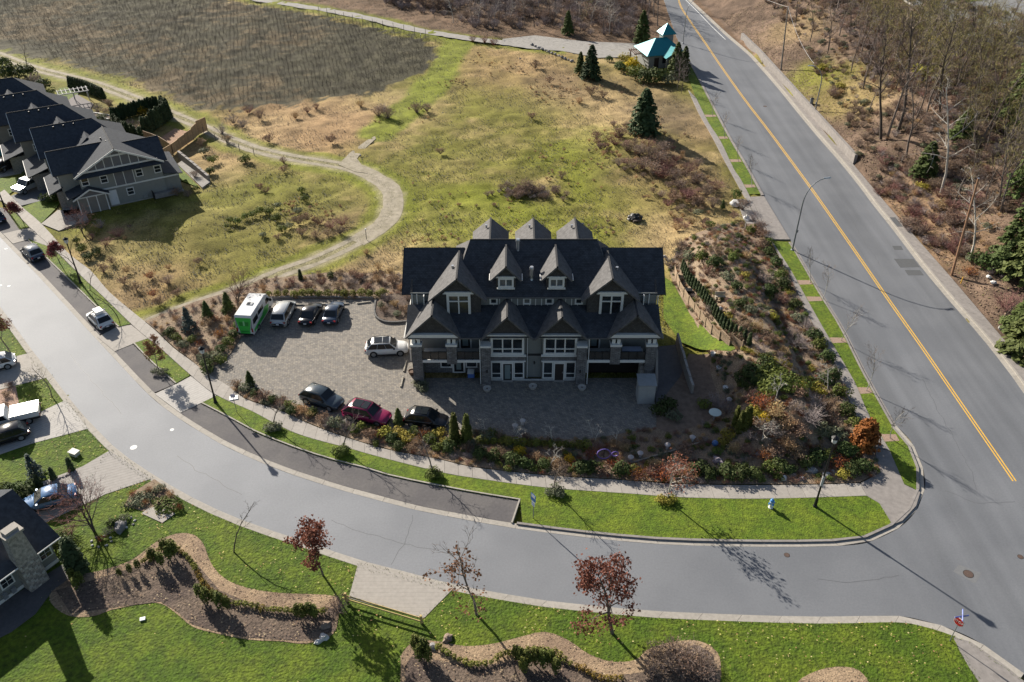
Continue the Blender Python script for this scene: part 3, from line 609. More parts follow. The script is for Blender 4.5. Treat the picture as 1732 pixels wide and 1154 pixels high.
# ------------------------------------------------------------------ grass tufts of the meadows (uncountable)
def tufts(name, x, y, z, col, hmin, hmax, spread, blades=4, m=None, kind='stuff'):
    n = len(x); V = np.zeros((n, blades, 3, 3)); 
    for b in range(blades):
        a = nr.uniform(0, 2 * PI, n); h_ = nr.uniform(hmin, hmax, n); s_ = nr.uniform(0.3, 1.0, n) * spread
        w_ = h_ * nr.uniform(0.16, 0.34, n)
        cx, cy = np.cos(a), np.sin(a)
        V[:, b, 0] = np.c_[x - cy * w_, y + cx * w_, z - 0.05]; V[:, b, 1] = np.c_[x + cy * w_, y - cx * w_, z - 0.05]
        V[:, b, 2] = np.c_[x + cx * s_, y + cy * s_, z + h_]
    cc = np.repeat(np.clip(col * nr.uniform(0.7, 1.35, (n, 1)), 0, 1), blades * 3, axis=0)
    return link(name, npmesh(name, V.reshape(-1, 3), np.arange(n * blades * 3).reshape(-1, 3), m, False, cc), kind=kind)
tuftm = colmat('meadow grass', 0.9, 0, 6, 0.0, 0.06)
n = 330000; u = nr.random(n); yy = 68 + 190 * u ** 1.35; xx = nr.uniform(-1, 1, n) * (30 + yy * 0.62)
ok = ~inside(ORCH, xx, yy) & (seg_dist(gT[::2], xx, yy) > 2.3) & (seg_dist(gF[::2], xx, yy) > 2.0) & (xx < edge_x(yy) - 13.5)
for p in FLAT: ok &= ~inside(p, xx, yy)
for p in (gMSL, gMSR): ok &= xx < np.interp(yy, [q[1] for q in sorted(p, key=lambda q: q[1])], [q[0] for q in sorted(p, key=lambda q: q[1])]) - 0.5
ok &= ~((xx < -40) & (yy < 160) & (yy > 60) & inside(GP([(-200, 60), (0, 100), (210, 165), (345, 215), (350, 310), (290, 330), (150, 362), (80, 400), (-60, 290)], 0), xx, yy))
ok &= (fbm(xx, yy, 5, 33) + nr.uniform(-0.2, 0.2, n)) > 0.42
xx, yy = xx[ok], yy[ok]
tc = land_colour(xx, yy); mixk = (nr.random(len(xx)) < 0.25)[:, None]; tc = np.where(mixk, 0.65 * tc + 0.35 * np.array((0.30, 0.215, 0.10)), tc)
tufts('meadow_grass', xx, yy, hgt(xx, yy) - 0.1, tc, 0.05, 0.26, 0.30, 2, tuftm)
# short grass of the front lawn and verges, fallen leaves on the lawn
def fill(polys, n, avoid=()):
    out = []
    for p in polys:
        P = np.array(p); lo, hi = P.min(0), P.max(0); k = int(n * (hi[0] - lo[0]) * (hi[1] - lo[1])); q = nr.uniform(0, 1, (k, 2)) * (hi - lo) + lo; q = q[inside(p, q[:, 0], q[:, 1])]
        for a in avoid: q = q[~inside(a, q[:, 0], q[:, 1])]
        out.append(q)
    return np.concatenate(out)
SDRIVE = [GP(p, 0) for p in ([(606, 954), (769, 994.5), (718, 1046), (590, 1013)], [(186, 763), (256, 811), (179, 837), (105, 872), (20, 912), (10, 850), (57, 822), (140, 790)], [(111, 678), (150, 726), (52, 752), (0, 770), (-60, 790), (-60, 712), (60, 702)], [(-30, 600), (0, 611), (47, 599), (79, 640), (0, 661), (-40, 668)], BED4)]
vis = GP([(-40, 560), (60, 560), (400, 860), (800, 985), (1100, 1030), (1560, 1040), (1760, 1180), (900, 1220), (-120, 1200)], 0)
q = fill([slawn], 12.0, gB + SDRIVE); q = q[inside(vis, q[:, 0], q[:, 1])]
def lawn_col(q, seed):
    k = smooth01(0.35, 0.65, fbm(q[:, 0], q[:, 1], 3.5, seed))[:, None]; d = smooth01(0.5, 0.7, fbm(q[:, 0], q[:, 1], 1.4, seed + 5))[:, None]
    c = np.array((0.062, 0.108, 0.003)) * (1 - k) + np.array((0.112, 0.150, 0.007)) * k; return c * (1 - 0.45 * d) + np.array((0.16, 0.13, 0.04)) * 0.45 * d
tufts('lawn_grass', q[:, 0], q[:, 1], np.full(len(q), 0.06), lawn_col(q, 51), 0.015, 0.06, 0.10, 3, tuftm)
q = fill(VERGES[:5], 7.0, [])
tufts('verge_grass', q[:, 0], q[:, 1], np.full(len(q), 0.11), lawn_col(q, 77) * 1.12, 0.012, 0.045, 0.08, 3, tuftm)
def fringe(line, per_m, d=0.0, w_=0.13):
    P = resample(line, step=1.0 / per_m); return P + nr.normal(0, w_, P.shape)
fr = [fringe(offset(gS, -0.72), 8, w_=.07)] + [fringe(b + b[:1], 9) for b in gB] + [fringe(p + p[:1], 9, w_=.06) for p in VERGES] + [fringe(GP(p + p[:1], 0), 9) for p in ([(606, 954), (769, 994.5), (718, 1046), (590, 1013)], [(186, 763), (256, 811), (179, 837), (105, 872)], [(111, 678), (150, 726), (52, 752)], [(1612, 1079), (1624, 1104), (1640, 1132), (1655, 1154)])]
fq = np.concatenate(fr); fq = fq[nr.random(len(fq)) > .15]
tufts('edge_grass', fq[:, 0], fq[:, 1], np.full(len(fq), 0.10), lawn_col(fq, 61), 0.03, 0.09, 0.11, 3, tuftm)
fq = np.concatenate([fringe(offset(gT2, d), 7, w_=.22) for d in (-.3, 0, .3)]); fq = fq[nr.random(len(fq)) > .3]
tufts('track_grass', fq[:, 0], fq[:, 1], np.full(len(fq), -0.09), lawn_col(fq, 63) * 1.1, 0.03, 0.12, 0.14, 3, tuftm)
def flakes(name, q, z, size, cols):
    n = len(q); a = nr.uniform(0, 2 * PI, n); s_ = nr.uniform(0.5, 1, n) * size; V = np.zeros((n, 4, 3)); tilt = nr.uniform(0, 0.6, (n, 4))
    for k in range(4):
        V[:, k, 0] = q[:, 0] + s_ * np.cos(a + k * PI / 2); V[:, k, 1] = q[:, 1] + s_ * np.sin(a + k * PI / 2) * 0.8; V[:, k, 2] = z + tilt[:, k] * s_ + 0.01
    c = np.repeat(cols[nr.integers(0, len(cols), n)], 4, axis=0)
    return link(name, npmesh(name, V.reshape(-1, 3), np.arange(n * 4).reshape(-1, 4), tuftm, False, c), kind='stuff')
LEAFC = np.array([(0.50, 0.42, 0.16), (0.55, 0.47, 0.22), (0.42, 0.30, 0.12), (0.35, 0.2, 0.1)])
q = fill([slawn], 1.9, gB + SDRIVE); q = q[inside(vis, q[:, 0], q[:, 1])]; dd = seg_dist(gS, q[:, 0], q[:, 1]); q = q[(nr.random(len(q)) < np.clip(1.25 - dd / 7, 0.04, 1)) & (fbm(q[:, 0], q[:, 1], 4, 91) > 0.38)]
flakes('fallen_leaves', q, 0.13, 0.085, LEAFC)
q = fill(gB + list(gBED.values())[1:3], 6.0, [gLOT]); flakes('wood_chips', q, 0.145, 0.085, np.array([(0.33, 0.24, 0.15), (0.22, 0.15, 0.1), (0.14, 0.09, 0.065), (0.40, 0.32, 0.2)]))
q = fill(VERGES[:3], 2.2, []); flakes('fallen_leaves', q, 0.14, 0.075, LEAFC)
# leaf litter on the wooded bank
n = 26000; yy = nr.uniform(72, 215, n); xx = edge_x(yy) + 0.7 + 34 * nr.random(n) ** 1.3
flakes('leaf_litter', np.c_[xx, yy], hgt(xx, yy) - 0.02, 0.17, np.array([(0.22, 0.15, 0.105), (0.16, 0.105, 0.075), (0.30, 0.22, 0.15), (0.11, 0.075, 0.06), (0.20, 0.17, 0.08)]))
# ================================================================== APARTMENT HOUSE
roofm = brick(mat('charcoal shingles', (0.052, 0.057, 0.066), 0.85, 0.35, 1.2, detail=8, spec=0.25), 0, 0.30, 0.16, 0.012, (1, 1, 1), (0.72, 0.72, 0.74), (0.45, 0.45, 0.45), 'XY')
roof_sunlit = mat('sunlit charcoal shingle', (0.108, 0.104, 0.103), 0.86, 0.35, 2.5, detail=9, spec=0.2)  # lighter copy of the shingle: sunlight on the side slopes painted in
ridgem = mat('ridge cap shingle', (0.032, 0.032, 0.034), 0.85, 0.2, 4)
shing = brick(mat('dark wall shingles', (0.080, 0.074, 0.070), 0.9, 0.2, 3), 0, 0.16, 0.18, 0.015, (1, 1, 1), (0.75, 0.75, 0.75), (0.45, 0.45, 0.45), 'XZ', bump=0.01)
siding = mat('grey board siding', (0.19, 0.195, 0.185), 0.8, 0.06, 2)
sidingc = mat('sage board siding', (0.27, 0.275, 0.24), 0.8, 0.06, 2)
stone = brick(mat('ledge stone', (0.30, 0.29, 0.28), 0.9, 0.35, 2.5, detail=8), 0, 0.42, 0.15, 0.018, (0.75, 0.75, 0.78), (0.45, 0.44, 0.45), (0.25, 0.25, 0.25), 'XZ', bump=0.02)
trim = mat('white trim', (0.62, 0.61, 0.58), 0.6, 0.05, 2)
glass = mat('dark window glass', (0.022, 0.027, 0.032), 0.06, 0.7, 0.9, spec=0.6)  # tone noise paints uneven reflections into the panes
glassc = mat('curtained window glass', (0.06, 0.058, 0.05), 0.12, 0.3, 1.5, spec=0.6)
metal = mat('galvanised flue metal', (0.42, 0.43, 0.45), 0.4, 0.1, 3, metal=0.7)
blackm = mat('black metal', (0.012, 0.012, 0.013), 0.5, 0.0, 1)
railg = mat('smoked railing glass', (0.05, 0.045, 0.042), 0.15, 0.1, 1, spec=0.5)
doorg = mat('grey green door', (0.17, 0.21, 0.21), 0.55, 0.05, 2)
doord = mat('dark brown door', (0.035, 0.028, 0.025), 0.5, 0.1, 2)
garage_shade = mat('garage void shade', (0.018, 0.013, 0.012), 0.7, 0.1, 2)

GLS = [glass, glass, glass, mat('painted sky reflection glass', (.045, .055, .065), .06, .6, .7, spec=.6), mat('blinds behind glass', (.13, .13, .125), .2, .3, 3, spec=.5)]  # the sky tint is a reflection painted into the pane colour
def window(root, x0, x1, z0, z1, y, cols=(1,), rows=(1,), fr=0.16, glm=None, sill=True, depth=0.10, ax=None, pane_gap=0.06):
    """a window facing -Y with a proud white frame, bars and recessed panes; frame > pane"""
    f = MB(); f.box(x0, x0 + fr, y - depth, y + 0.02, z0, z1).box(x1 - fr, x1, y - depth, y + 0.02, z0, z1)
    f.box(x0 + fr, x1 - fr, y - depth, y + 0.02, z0, z0 + fr).box(x0 + fr, x1 - fr, y - depth, y + 0.02, z1 - fr, z1)
    X0, X1, Z0, Z1 = x0 + fr, x1 - fr, z0 + fr, z1 - fr
    cw = np.cumsum([0] + list(cols)) / sum(cols) * (X1 - X0) + X0; rh = np.cumsum([0] + list(rows)) / sum(rows) * (Z1 - Z0) + Z0
    for c in cw[1:-1]: f.box(c - pane_gap, c + pane_gap, y - depth + 0.03, y + 0.02, Z0, Z1)
    for i in range(len(cw) - 1):
        a = cw[i] + (pane_gap if i else 0); b = cw[i + 1] - (pane_gap if i < len(cw) - 2 else 0)
        for r_ in rh[1:-1]: f.box(a, b, y - depth + 0.035, y + 0.02, r_ - pane_gap * 0.8, r_ + pane_gap * 0.8)
    fo = f.build('window', trim, root)
    for i in range(len(cw) - 1):
        for j in range(len(rh) - 1):
            MB().box(cw[i], cw[i + 1], y - 0.02, y + 0.015, rh[j], rh[j + 1]).build('pane', glm or nr.choice(GLS), fo)
    if sill: MB().box(x0 - 0.12, x1 + 0.12, y - depth - 0.10, y - 0.01, z0 - 0.14, z0 - 0.004).build('sill', trim, fo)
    return fo
def gable_roof_y(root, name, xc, hw, z_e, z_r, y0, y1, th=0.16, m=None, fascia=True):
    """two sloping plates with the ridge running along Y"""
    for s in (-1, 1):
        MB().slab3([(xc + s * 0.004, y0, z_r), (xc + s * hw, y0, z_e), (xc + s * hw, y1, z_e), (xc + s * 0.004, y1, z_r)], th).build(name, m or roof_sunlit, root)
    MB().yzprism([(y0 - 0.01, z_r - 0.02), (y1, z_r - 0.02), (y1, z_r + 0.045), (y0 - 0.01, z_r + 0.045)], xc - 0.09, xc + 0.09).build('ridge_cap', ridgem, root)

HC, HX0, HX1 = 2.25, -10.2, 14.7
H = thing('apartment_house', 'long charcoal roofed apartment house with stone pillars and many gables in the paved lot', 'house', (0, 0, 0))
b = lambda: MB()
# body volumes: ground and second floor, attic
b().box(HX0 + 0.5, HX1 - 0.5, 71.8, 83.0, 0.0, 6.2).build('wall', siding, H)
b().box(-6.0, 10.5, 73.0, 83.0, 6.2, 9.0).build('upper_wall', siding, H)
b().box(HX0 + 0.02, HX0 + 0.5, 71.9, 83.0, 0, 6.2).build('stone_base', stone, H)
# battens of the clerestory strip and the wing walls
for x in list(np.arange(-1.9, 7.0, 0.62)): b().box(x - 0.04, x + 0.04, 72.955, 73.02, 7.6, 8.98).build('batten', trim, H)
for x in (-10.35, -9.85, -9.1, 13.6, 14.2): b().box(x - 0.05, x + 0.05, 73.36 if abs(x - HC) > 11.9 else 72.95, 73.46, 7.2, 8.9).build('batten', trim, H)
b().box(-10.5, -6.0, 73.45, 82.5, 6.2, 9.0).build('wing_wall', siding, H); b().box(10.5, 15.0, 73.45, 82.5, 6.2, 9.0).build('wing_wall', siding, H)
for xc in (-1.9, 1.55, 3.85, 6.9): window(H, xc - 0.42, xc + 0.42, 7.95, 8.75, 72.97, fr=0.16, sill=False, depth=0.08)
# main hipped roof
E0, E1, zr, ze = 72.6, 83.2, 12.8, 9.1
x0, x1 = -6.3, 10.8; r0, r1 = -4.4, 8.95
for q, m in (([(x0, E0, ze), (x1, E0, ze), (r1, 77.9, zr), (r0, 77.9, zr)], roofm), ([(x1, E1, ze), (x0, E1, ze), (r0, 77.9, zr), (r1, 77.9, zr)], roofm), ([(x0, E1, ze), (x0, E0, ze), (r0, 77.9, zr)], roof_sunlit), ([(x1, E0, ze), (x1, E1, ze), (r1, 77.9, zr)], roof_sunlit)):
    b().slab3(q, 0.18).build('roof', m, H)
b().tube((r0, 77.9, zr), (r1, 77.9, zr), 0.09, n=6).build('ridge_cap', ridgem, H)
b().box(-2.9, 7.4, E0 - 0.10, E0 - 0.005, ze - 0.20, ze - 0.03).build('gutter', mat('dark gutter', (0.10, 0.10, 0.105), 0.5, 0.05, 2), H)
# side wings, gable ended
for s, (a, c) in ((-1, (-11.35, -5.0)), (1, (9.5, 15.85))):
    for q in ([(a, 73.7 - 0.3, 8.85), (c, 73.4, 8.85), (c, 77.8, 11.93), (a, 77.8, 11.93)], [(c, 82.2, 8.85), (a, 82.2, 8.85), (a, 77.8, 11.93), (c, 77.8, 11.93)]): b().slab3(q, 0.18).build('wing_roof', roofm, H)
    xe = -10.5 if s < 0 else 15.0
    b().add([(xe, 73.5, 9.0), (xe, 82.1, 9.0), (xe, 77.8, 11.75), (xe - s * .2, 73.5, 9.0), (xe - s * .2, 82.1, 9.0), (xe - s * .2, 77.8, 11.75)], [(0, 1, 2), (5, 4, 3), (0, 3, 4, 1), (1, 4, 5, 2), (2, 5, 3, 0)]).build('gable_wall', shing, H)
    xf = a - 0.03 if s < 0 else c + 0.03
    for q in ([(xf, 73.38, 8.87), (xf, 77.8, 11.96)], [(xf, 82.22, 8.87), (xf, 77.8, 11.96)]):
        p0, p1 = q; b().add([(xf - .03, p0[1], p0[2]), (xf + .03, p0[1], p0[2]), (xf + .03, p1[1], p1[2]), (xf - .03, p1[1], p1[2])] + [(xf - .03, p0[1], p0[2] - .22), (xf + .03, p0[1], p0[2] - .22), (xf + .03, p1[1], p1[2] - .22), (xf - .03, p1[1], p1[2] - .22)], [(0, 1, 2, 3), (7, 6, 5, 4), (0, 4, 5, 1), (1, 5, 6, 2), (2, 6, 7, 3), (3, 7, 4, 0)]).build('barge_board', ridgem, H)
# three rear gables
for xc in (-2.35, 2.35, 6.95):
    gable_roof_y(H, 'rear_gable_roof', xc, 2.0, 10.75, 12.5, 78.1, 83.5)
    b().xzprism([(xc - 1.7, 9.0), (xc + 1.7, 9.0), (xc + 1.7, 10.9), (xc, 12.45), (xc - 1.7, 10.9)], 78.5, 83.3).build('rear_gable_wall', shing, H)
    b().lathe([(0.1, 0), (0.1, 0.28), (0.13, 0.3), (0.13, 0.36)], (xc - 0.45, 81.6, 12.25), 10).build('roof_vent', metal, H)
# big front gables with tall windows
for s in (-1, 1):
    xc = HC + s * 7.8
    gable_roof_y(H, 'front_gable_roof', xc, 3.0, 9.05, 11.75, 71.75, 77.4)
    b().xzprism([(xc - 2.35, 6.4), (xc + 2.35, 6.4), (xc + 2.35, 9.35), (xc, 11.45), (xc - 2.35, 9.35)], 72.2, 74.6).build('front_gable_wall', shing, H)
    fo = window(H, xc - 1.22 + 0.1, xc + 1.22 + 0.1, 7.05, 9.75, 72.18, (1, 1), (2.0, 0.85), 0.26, glassc if s < 0 else glass, depth=0.16, pane_gap=0.07)
    b().box(xc - 1.45 + 0.1, xc + 1.45 + 0.1, 71.95, 72.17, 6.62, 6.88).build('sill', trim, fo)
    b().xzprism([(xc - 1.6 + .1, 9.76), (xc + 1.6 + .1, 9.76), (xc + 1.35 + .1, 10.0), (xc - 1.35 + .1, 10.0)], 71.98, 72.17).build('head_trim', trim, fo)
    b().box(xc - 0.75 + 0.1, xc + 0.75 + 0.1, 72.06, 72.16, 6.90, 7.02).build('louvre', mat('pale blue louvre', (0.55, 0.58, 0.62), 0.6, 0.1, 8), fo)
    b().lathe([(0.12, 0), (0.12, 0.25), (0.15, 0.28), (0.15, 0.34)], (xc + (-0.55 if s < 0 else 0.75), 74.6, 11.28 if s < 0 else 11.1), 10).build('roof_vent', metal, H)
# two small dormers
for xc in (-0.62, 4.55):
    gable_roof_y(H, 'dormer_roof', xc, 1.62, 10.82, 12.5, 72.85, 77.6)
    b().xzprism([(xc - 1.0, 9.3), (xc + 1.0, 9.3), (xc + 1.0, 11.0), (xc, 12.2), (xc - 1.0, 11.0)], 73.25, 76.8).build('dormer_wall', shing, H)
    fo = window(H, xc - 0.80, xc + 0.80, 9.85, 11.0, 73.23, (1, 1), (1,), 0.2, mat('dormer glass', (0.10, 0.11, 0.115), 0.1, 0.2, 2, spec=0.6), depth=0.14)
    b().xzprism([(xc - 1.05, 11.01), (xc + 1.05, 11.01), (xc + 0.9, 11.17), (xc - 0.9, 11.17)], 73.08, 73.22).build('head_trim', trim, fo)
    for s in (-1, 1): b().path([(xc + s * 1.66, 72.9, 10.85), (xc + s * 1.66, 74.2, 10.85)], 0.05, 6).build('gutter', trim, H)
# flues on the roof
for xf, yf, zf, h_ in ((0.62, 77.0, 11.9, 1.5), (2.02, 74.3, 10.1, 1.55)):
    b().lathe([(0.26, 0), (0.2, 0.12), (0.17, 0.2), (0.17, h_ - .35), (0.23, h_ - .33), (0.23, h_ - .12), (0.18, h_)], (xf, yf, zf), 12).build('flue', metal, H)
# lower skirt roof
b().slab3([(-10.8, 69.55, 6.15), (15.2, 69.55, 6.15), (15.2, 73.05, 7.85), (-10.8, 73.05, 7.85)], 0.16).build('skirt_roof', roofm, H)
for s, xe in ((-1, -10.82), (1, 15.22)):
    xi = xe - s * 2.3
    b().slab3([(xe, 69.55, 6.15), (xe, 80.0, 6.15), (xi, 80.0, 7.85), (xi, 73.05, 7.85)] if s > 0 else [(xe, 80.0, 6.15), (xe, 69.55, 6.15), (xi, 73.05, 7.85), (xi, 80.0, 7.85)], 0.15).build('skirt_roof', roof_sunlit, H)
b().path([(-10.95, 69.6, 6.02), (-10.95, 80, 6.02)], 0.06, 6).build('gutter', trim, H); b().path([(15.35, 69.6, 6.02), (15.35, 80, 6.02)], 0.06, 6).build('gutter', trim, H)
for (a, c) in ((-10.6, -2.9), (1.9, 2.6), (7.4, 15.0)): b().box(a, c, 69.46, 69.545, 5.96, 6.10).build('gutter', MATS['dark gutter'], H)
LOWG = [(HC - 10.25, 2.85, 8.95, 6.15), (HC - 2.75, 2.75, 8.75, 5.95), (HC + 2.75, 2.75, 8.75, 5.95), (HC + 10.25, 2.85, 8.95, 6.15)]
for i, (xc, hw, zr_, ze_) in enumerate(LOWG):
    gable_roof_y(H, 'lower_gable_roof', xc, hw, ze_, zr_, 69.35, 73.4)
    yb = 70.0 if i in (1, 2) else 69.75
    b().xzprism([(xc - hw + 0.55, ze_ + 0.42), (xc + hw - 0.55, ze_ + 0.42), (xc, zr_ - 0.2)], yb, yb + 0.6).build('lower_gable_wall', shing, H)
    b().xzprism([(xc - hw + 0.20, ze_ + 0.02), (xc + hw - 0.20, ze_ + 0.02), (xc + hw - 0.52, ze_ + 0.40), (xc - hw + 0.52, ze_ + 0.40)], yb - 0.35, yb + 0.02).build('beam', trim, H)
# two window bays
for xc in (HC - 2.72, HC + 2.72):
    b().box(xc - 1.85, xc + 1.85, 70.32, 71.85, 0.0, 6.4).build('bay_wall', siding, H)
    window(H, xc - 1.72, xc + 1.72, 3.5, 6.28, 70.3, (1, 1, 1), (0.55, 1.45, 0.62), 0.22, glass, depth=0.16, pane_gap=0.07)
    b().box(xc - 1.95, xc + 1.95, 70.08, 70.29, 3.28, 3.47).build('sill_band', trim, H)
    b().box(xc - 1.85, xc + 1.85, 70.2, 70.31, 2.72, 3.27).build('stone_band', stone, H)
    b().box(xc - 1.9, xc + 1.9, 70.12, 70.3, 2.58, 2.71).build('trim_band', trim, H)
    for a in (-1.75, 0.62): window(H, xc + a, xc + a + 1.13, 0.32, 2.55, 70.3, (1,), (0.55, 1.5), 0.14, glass, sill=False, depth=0.1)
    b().box(xc - 0.6, xc - 0.46, 70.16, 70.3, 0.1, 2.57).box(xc + 0.46, xc + 0.6, 70.16, 70.3, 0.1, 2.57).box(xc - 0.46, xc + 0.46, 70.16, 70.3, 2.3, 2.57).build('door_frame', trim, H)
    d = b().box(xc - 0.46, xc + 0.46, 70.22, 70.29, 0.12, 2.3).build('door', doord if xc > HC else MATS['black metal'], H)
    if xc < HC: b().box(xc - 0.3, xc + 0.3, 70.205, 70.225, 0.3, 2.12).build('door_pane', doorg, d)
    b().box(xc + 0.32, xc + 0.37, 70.15, 70.22, 1.05, 1.25).build('handle', metal, d)
    b().box(xc - 0.55, xc + 0.55, 69.95, 70.28, 0.05, 0.13).build('door_step', conc, H)
b().box(HC - 0.85, HC + 0.85, 70.78, 71.8, 0.1, 6.2).build('centre_wall', sidingc if False else siding, H)
b().box(HC - 0.85, HC + 0.85, 70.72, 70.78, 2.95, 3.2).build('dark_band', ridgem, H)
b().box(HC - 4.7, HC + 4.7, 70.25, 70.31, 0.04, 0.16).build('base_trim', trim, H)
def pipe(x, y, z0, z1): b().path([(x, y, z0), (x, y, z1)], 0.05, 6).build('downpipe', trim, H)
pipe(HC - 0.65, 70.66, 0.1, 6.0); pipe(-3.3, 69.6, 0.1, 5.9); pipe(7.9, 69.6, 0.1, 5.9); pipe(15.1, 73.3, 0.3, 8.8)
def lantern(x, y, z):
    o = b().box(x - 0.07, x + 0.07, y - 0.14, y, z, z + 0.3).build('wall_lantern', blackm, H); b().box(x - 0.05, x + 0.05, y - 0.16, y - 0.14, z + 0.05, z + 0.22).build('lantern_pane', railg, o)
lantern(HC + 0.1, 70.76, 1.9); lantern(-2.6, 69.5, 1.7); lantern(7.1, 69.5, 1.7)
# pillars: full-height corner and centre pillars, upper pillars standing on the balcony edge
def pillar(x, z0, z1, posts, w_=0.52):
    b().box(x - w_, x + w_, 69.52, 70.36, z0, z1).build('stone_pillar', stone, H)
    b().box(x - w_ - 0.08, x + w_ + 0.08, 69.46, 70.42, z1 + 0.003, z1 + 0.24).build('pillar_cap', trim, H)
    if posts:
        b().box(x - w_ + 0.05, x + w_ - 0.05, 69.8, 70.1, z1 + 0.24, z1 + 0.45).build('post_base', ridgem, H)
        for s in (-1, 1): b().box(x + s * 0.26 - 0.17, x + s * 0.26 + 0.17, 69.70, 70.04, z1 + 0.25, 6.4).build('post', trim, H)
pillar(-9.8, 0.02, 5.0, True); pillar(14.3, 0.02, 5.0, True); pillar(-6.2, 2.75, 5.0, True); pillar(10.65, 2.75, 5.0, True)
pillar(HC - 4.95, 0.02, 4.85, False, 0.48); pillar(HC + 4.95, 0.02, 4.85, False, 0.48)
# balconies
for xa, xb, piers in ((-9.25, -3.3, (-6.2,)), (7.8, 13.75, (10.65,))):
    b().box(xa, xb, 69.62, 71.78, 2.95, 3.2).build('balcony_deck', trim, H)
    b().box(xa, xb, 69.55, 69.615, 2.93, 3.24).build('balcony_fascia', trim, H)
    edges = sorted([xa, xb] + [p - 0.55 for p in piers] + [p + 0.55 for p in piers])
    for a, c in ((edges[0], edges[1]), (edges[2], edges[3])):
        rl = b().box(a, c, 69.66, 69.72, 4.18, 4.25).box(a, c, 69.66, 69.72, 3.28, 3.33).build('balcony_rail', blackm, H)
        n = 3
        for i in range(n + 1): xx_ = a + (c - a) * i / n; b().box(xx_ - 0.03, xx_ + 0.03, 69.66, 69.72, 3.22, 4.18).build('rail_post', blackm, rl)
        for i in range(n): b().box(a + (c - a) * i / n + 0.04, a + (c - a) * (i + 1) / n - 0.04, 69.68, 69.70, 3.34, 4.17).build('rail_pane', railg, rl)
    # upper wall behind: door and windows
    xm = -4.9 if xa < 0 else 8.6
    b().box(xm - 0.65, xm - 0.5, 71.68, 71.8, 3.22, 5.6).box(xm + 0.5, xm + 0.65, 71.68, 71.8, 3.22, 5.6).box(xm - 0.5, xm + 0.5, 71.68, 71.8, 5.45, 5.6).build('door_frame', trim, H)
    d = b().box(xm - 0.5, xm + 0.5, 71.74, 71.79, 3.22, 5.45).build('balcony_door', blackm, H); b().box(xm - 0.3, xm + 0.3, 71.725, 71.742, 3.5, 5.25).build('door_pane', doorg, d)
window(H, -7.6, -6.1, 5.0, 5.9, 71.79, fr=0.14, glm=mat('painted green reflection glass', (0.03, 0.06, 0.03), 0.1, 0.3, 2, spec=.6), sill=True)  # green reflection painted into the colour of the first pane
window(H, -4.1, -3.0, 5.1, 5.8, 71.79, fr=0.14); window(H, 9.45, 10.9, 4.6, 5.7, 71.79, (1,), (1, 1), 0.14)
window(H, 11.7, 12.8, 5.2, 5.85, 71.79, fr=0.14); window(H, 13.0, 14.0, 5.2, 5.85, 71.79, fr=0.14)
# ground floor under the balconies
b().box(-9.3, -3.2, 71.66, 71.795, 0.02, 1.55).build('stone_skirt', stone, H); b().box(-9.3, -3.2, 71.6, 71.8, 1.56, 1.72).build('trim_band', trim, H)
for a in (-7.65, -4.95): window(H, a, a + 1.25, 0.75, 2.55, 71.64, (1,), (1, 1), 0.13, sill=False)
b().box(-6.38, -6.2, 71.52, 71.65, 0.1, 2.75).box(-5.2, -5.02, 71.52, 71.65, 0.1, 2.75).box(-6.2, -5.2, 71.52, 71.65, 0.08, 0.22).build('door_frame', trim, H)
d = b().box(-6.2, -5.2, 71.56, 71.64, 0.22, 2.7).build('door', MATS['black metal'], H); b().box(-5.95, -5.45, 71.545, 71.562, 0.5, 2.5).build('door_pane', doorg, d)
b().box(8.2, 13.6, 71.62, 71.79, 0.06, 2.5).build('garage_door', garage_shade, H)  # dark slab painted as the shade inside the open garage
for x in (8.0, 13.7): b().box(x - 0.15, x + 0.15, 71.55, 71.8, 0.05, 2.9).build('garage_jamb', trim, H)
b().box(-10.25, -9.95, 70.4, 71.88, 0, 2.9).build('stone_wing_wall', stone, H); b().box(14.45, 14.75, 70.4, 73.4, 0, 2.9).build('stone_wing_wall', stone, H)  # left wall added to stop a sun streak through the balcony gap
# left side deck, vents on the ground, side porch
b().box(-11.1, -10.25, 73.6, 78.5, 3.0, 3.2).build('side_deck', trim, H)
b().path([(-11.1, 73.7, 3.2), (-11.1, 73.7, 4.2), (-11.1, 78.4, 4.2), (-11.1, 78.4, 3.2)], 0.04, 5).build('side_rail', blackm, H)
for y in (73.7, 76.0, 78.4): b().box(-11.12, -11.0, y - .06, y + .06, 0.1, 3.0).build('deck_post', trim, H)
b().box(HX1 - 0.35, HX1 + 0.6, 73.5, 80, 0.0, 3.2).build('side_wall', siding, H)

# ---------------------------------------------------------------- things round the house
t = thing('barbecue', 'covered barbecue with tan skirt on the garage side balcony', 'barbecue', (12.4, 70.35, 3.2))
b().box(-0.95, 0.95, -0.35, 0.35, 0.12, 0.75).build('cart', mat('tan cover', (0.30, 0.20, 0.10), 0.9, 0.1, 3), t); b().box(-1.0, 1.0, -0.4, 0.4, 0.753, 0.95).build('cover', mat('blue grey cover', (0.30, 0.33, 0.42), 0.8, 0.1, 3), t)
for s in (-1, 1): b().box(s * 0.8 - 0.05, s * 0.8 + 0.05, -0.25, -0.15, 0, 0.12).build('wheel', blackm, t)
t = thing('storage_shed', 'tall grey metal storage cabinet by the steps right of the garage', 'shed', (*G(1092, 684), 0.05))
shedm = mat('grey corrugated steel', (0.34, 0.345, 0.34), 0.5, 0.06, 3); shedl = mat('shed lid', (0.24, 0.25, 0.255), 0.55, 0.1, 3)
b().box(-0.85, 0.85, 0, 1.6, 0, 2.35).build('cabinet', shedm, t); b().slab3([(-0.95, -0.08, 2.42), (0.95, -0.08, 2.42), (0.95, 1.7, 2.62), (-0.95, 1.7, 2.62)], 0.06).build('lid', shedl, t)
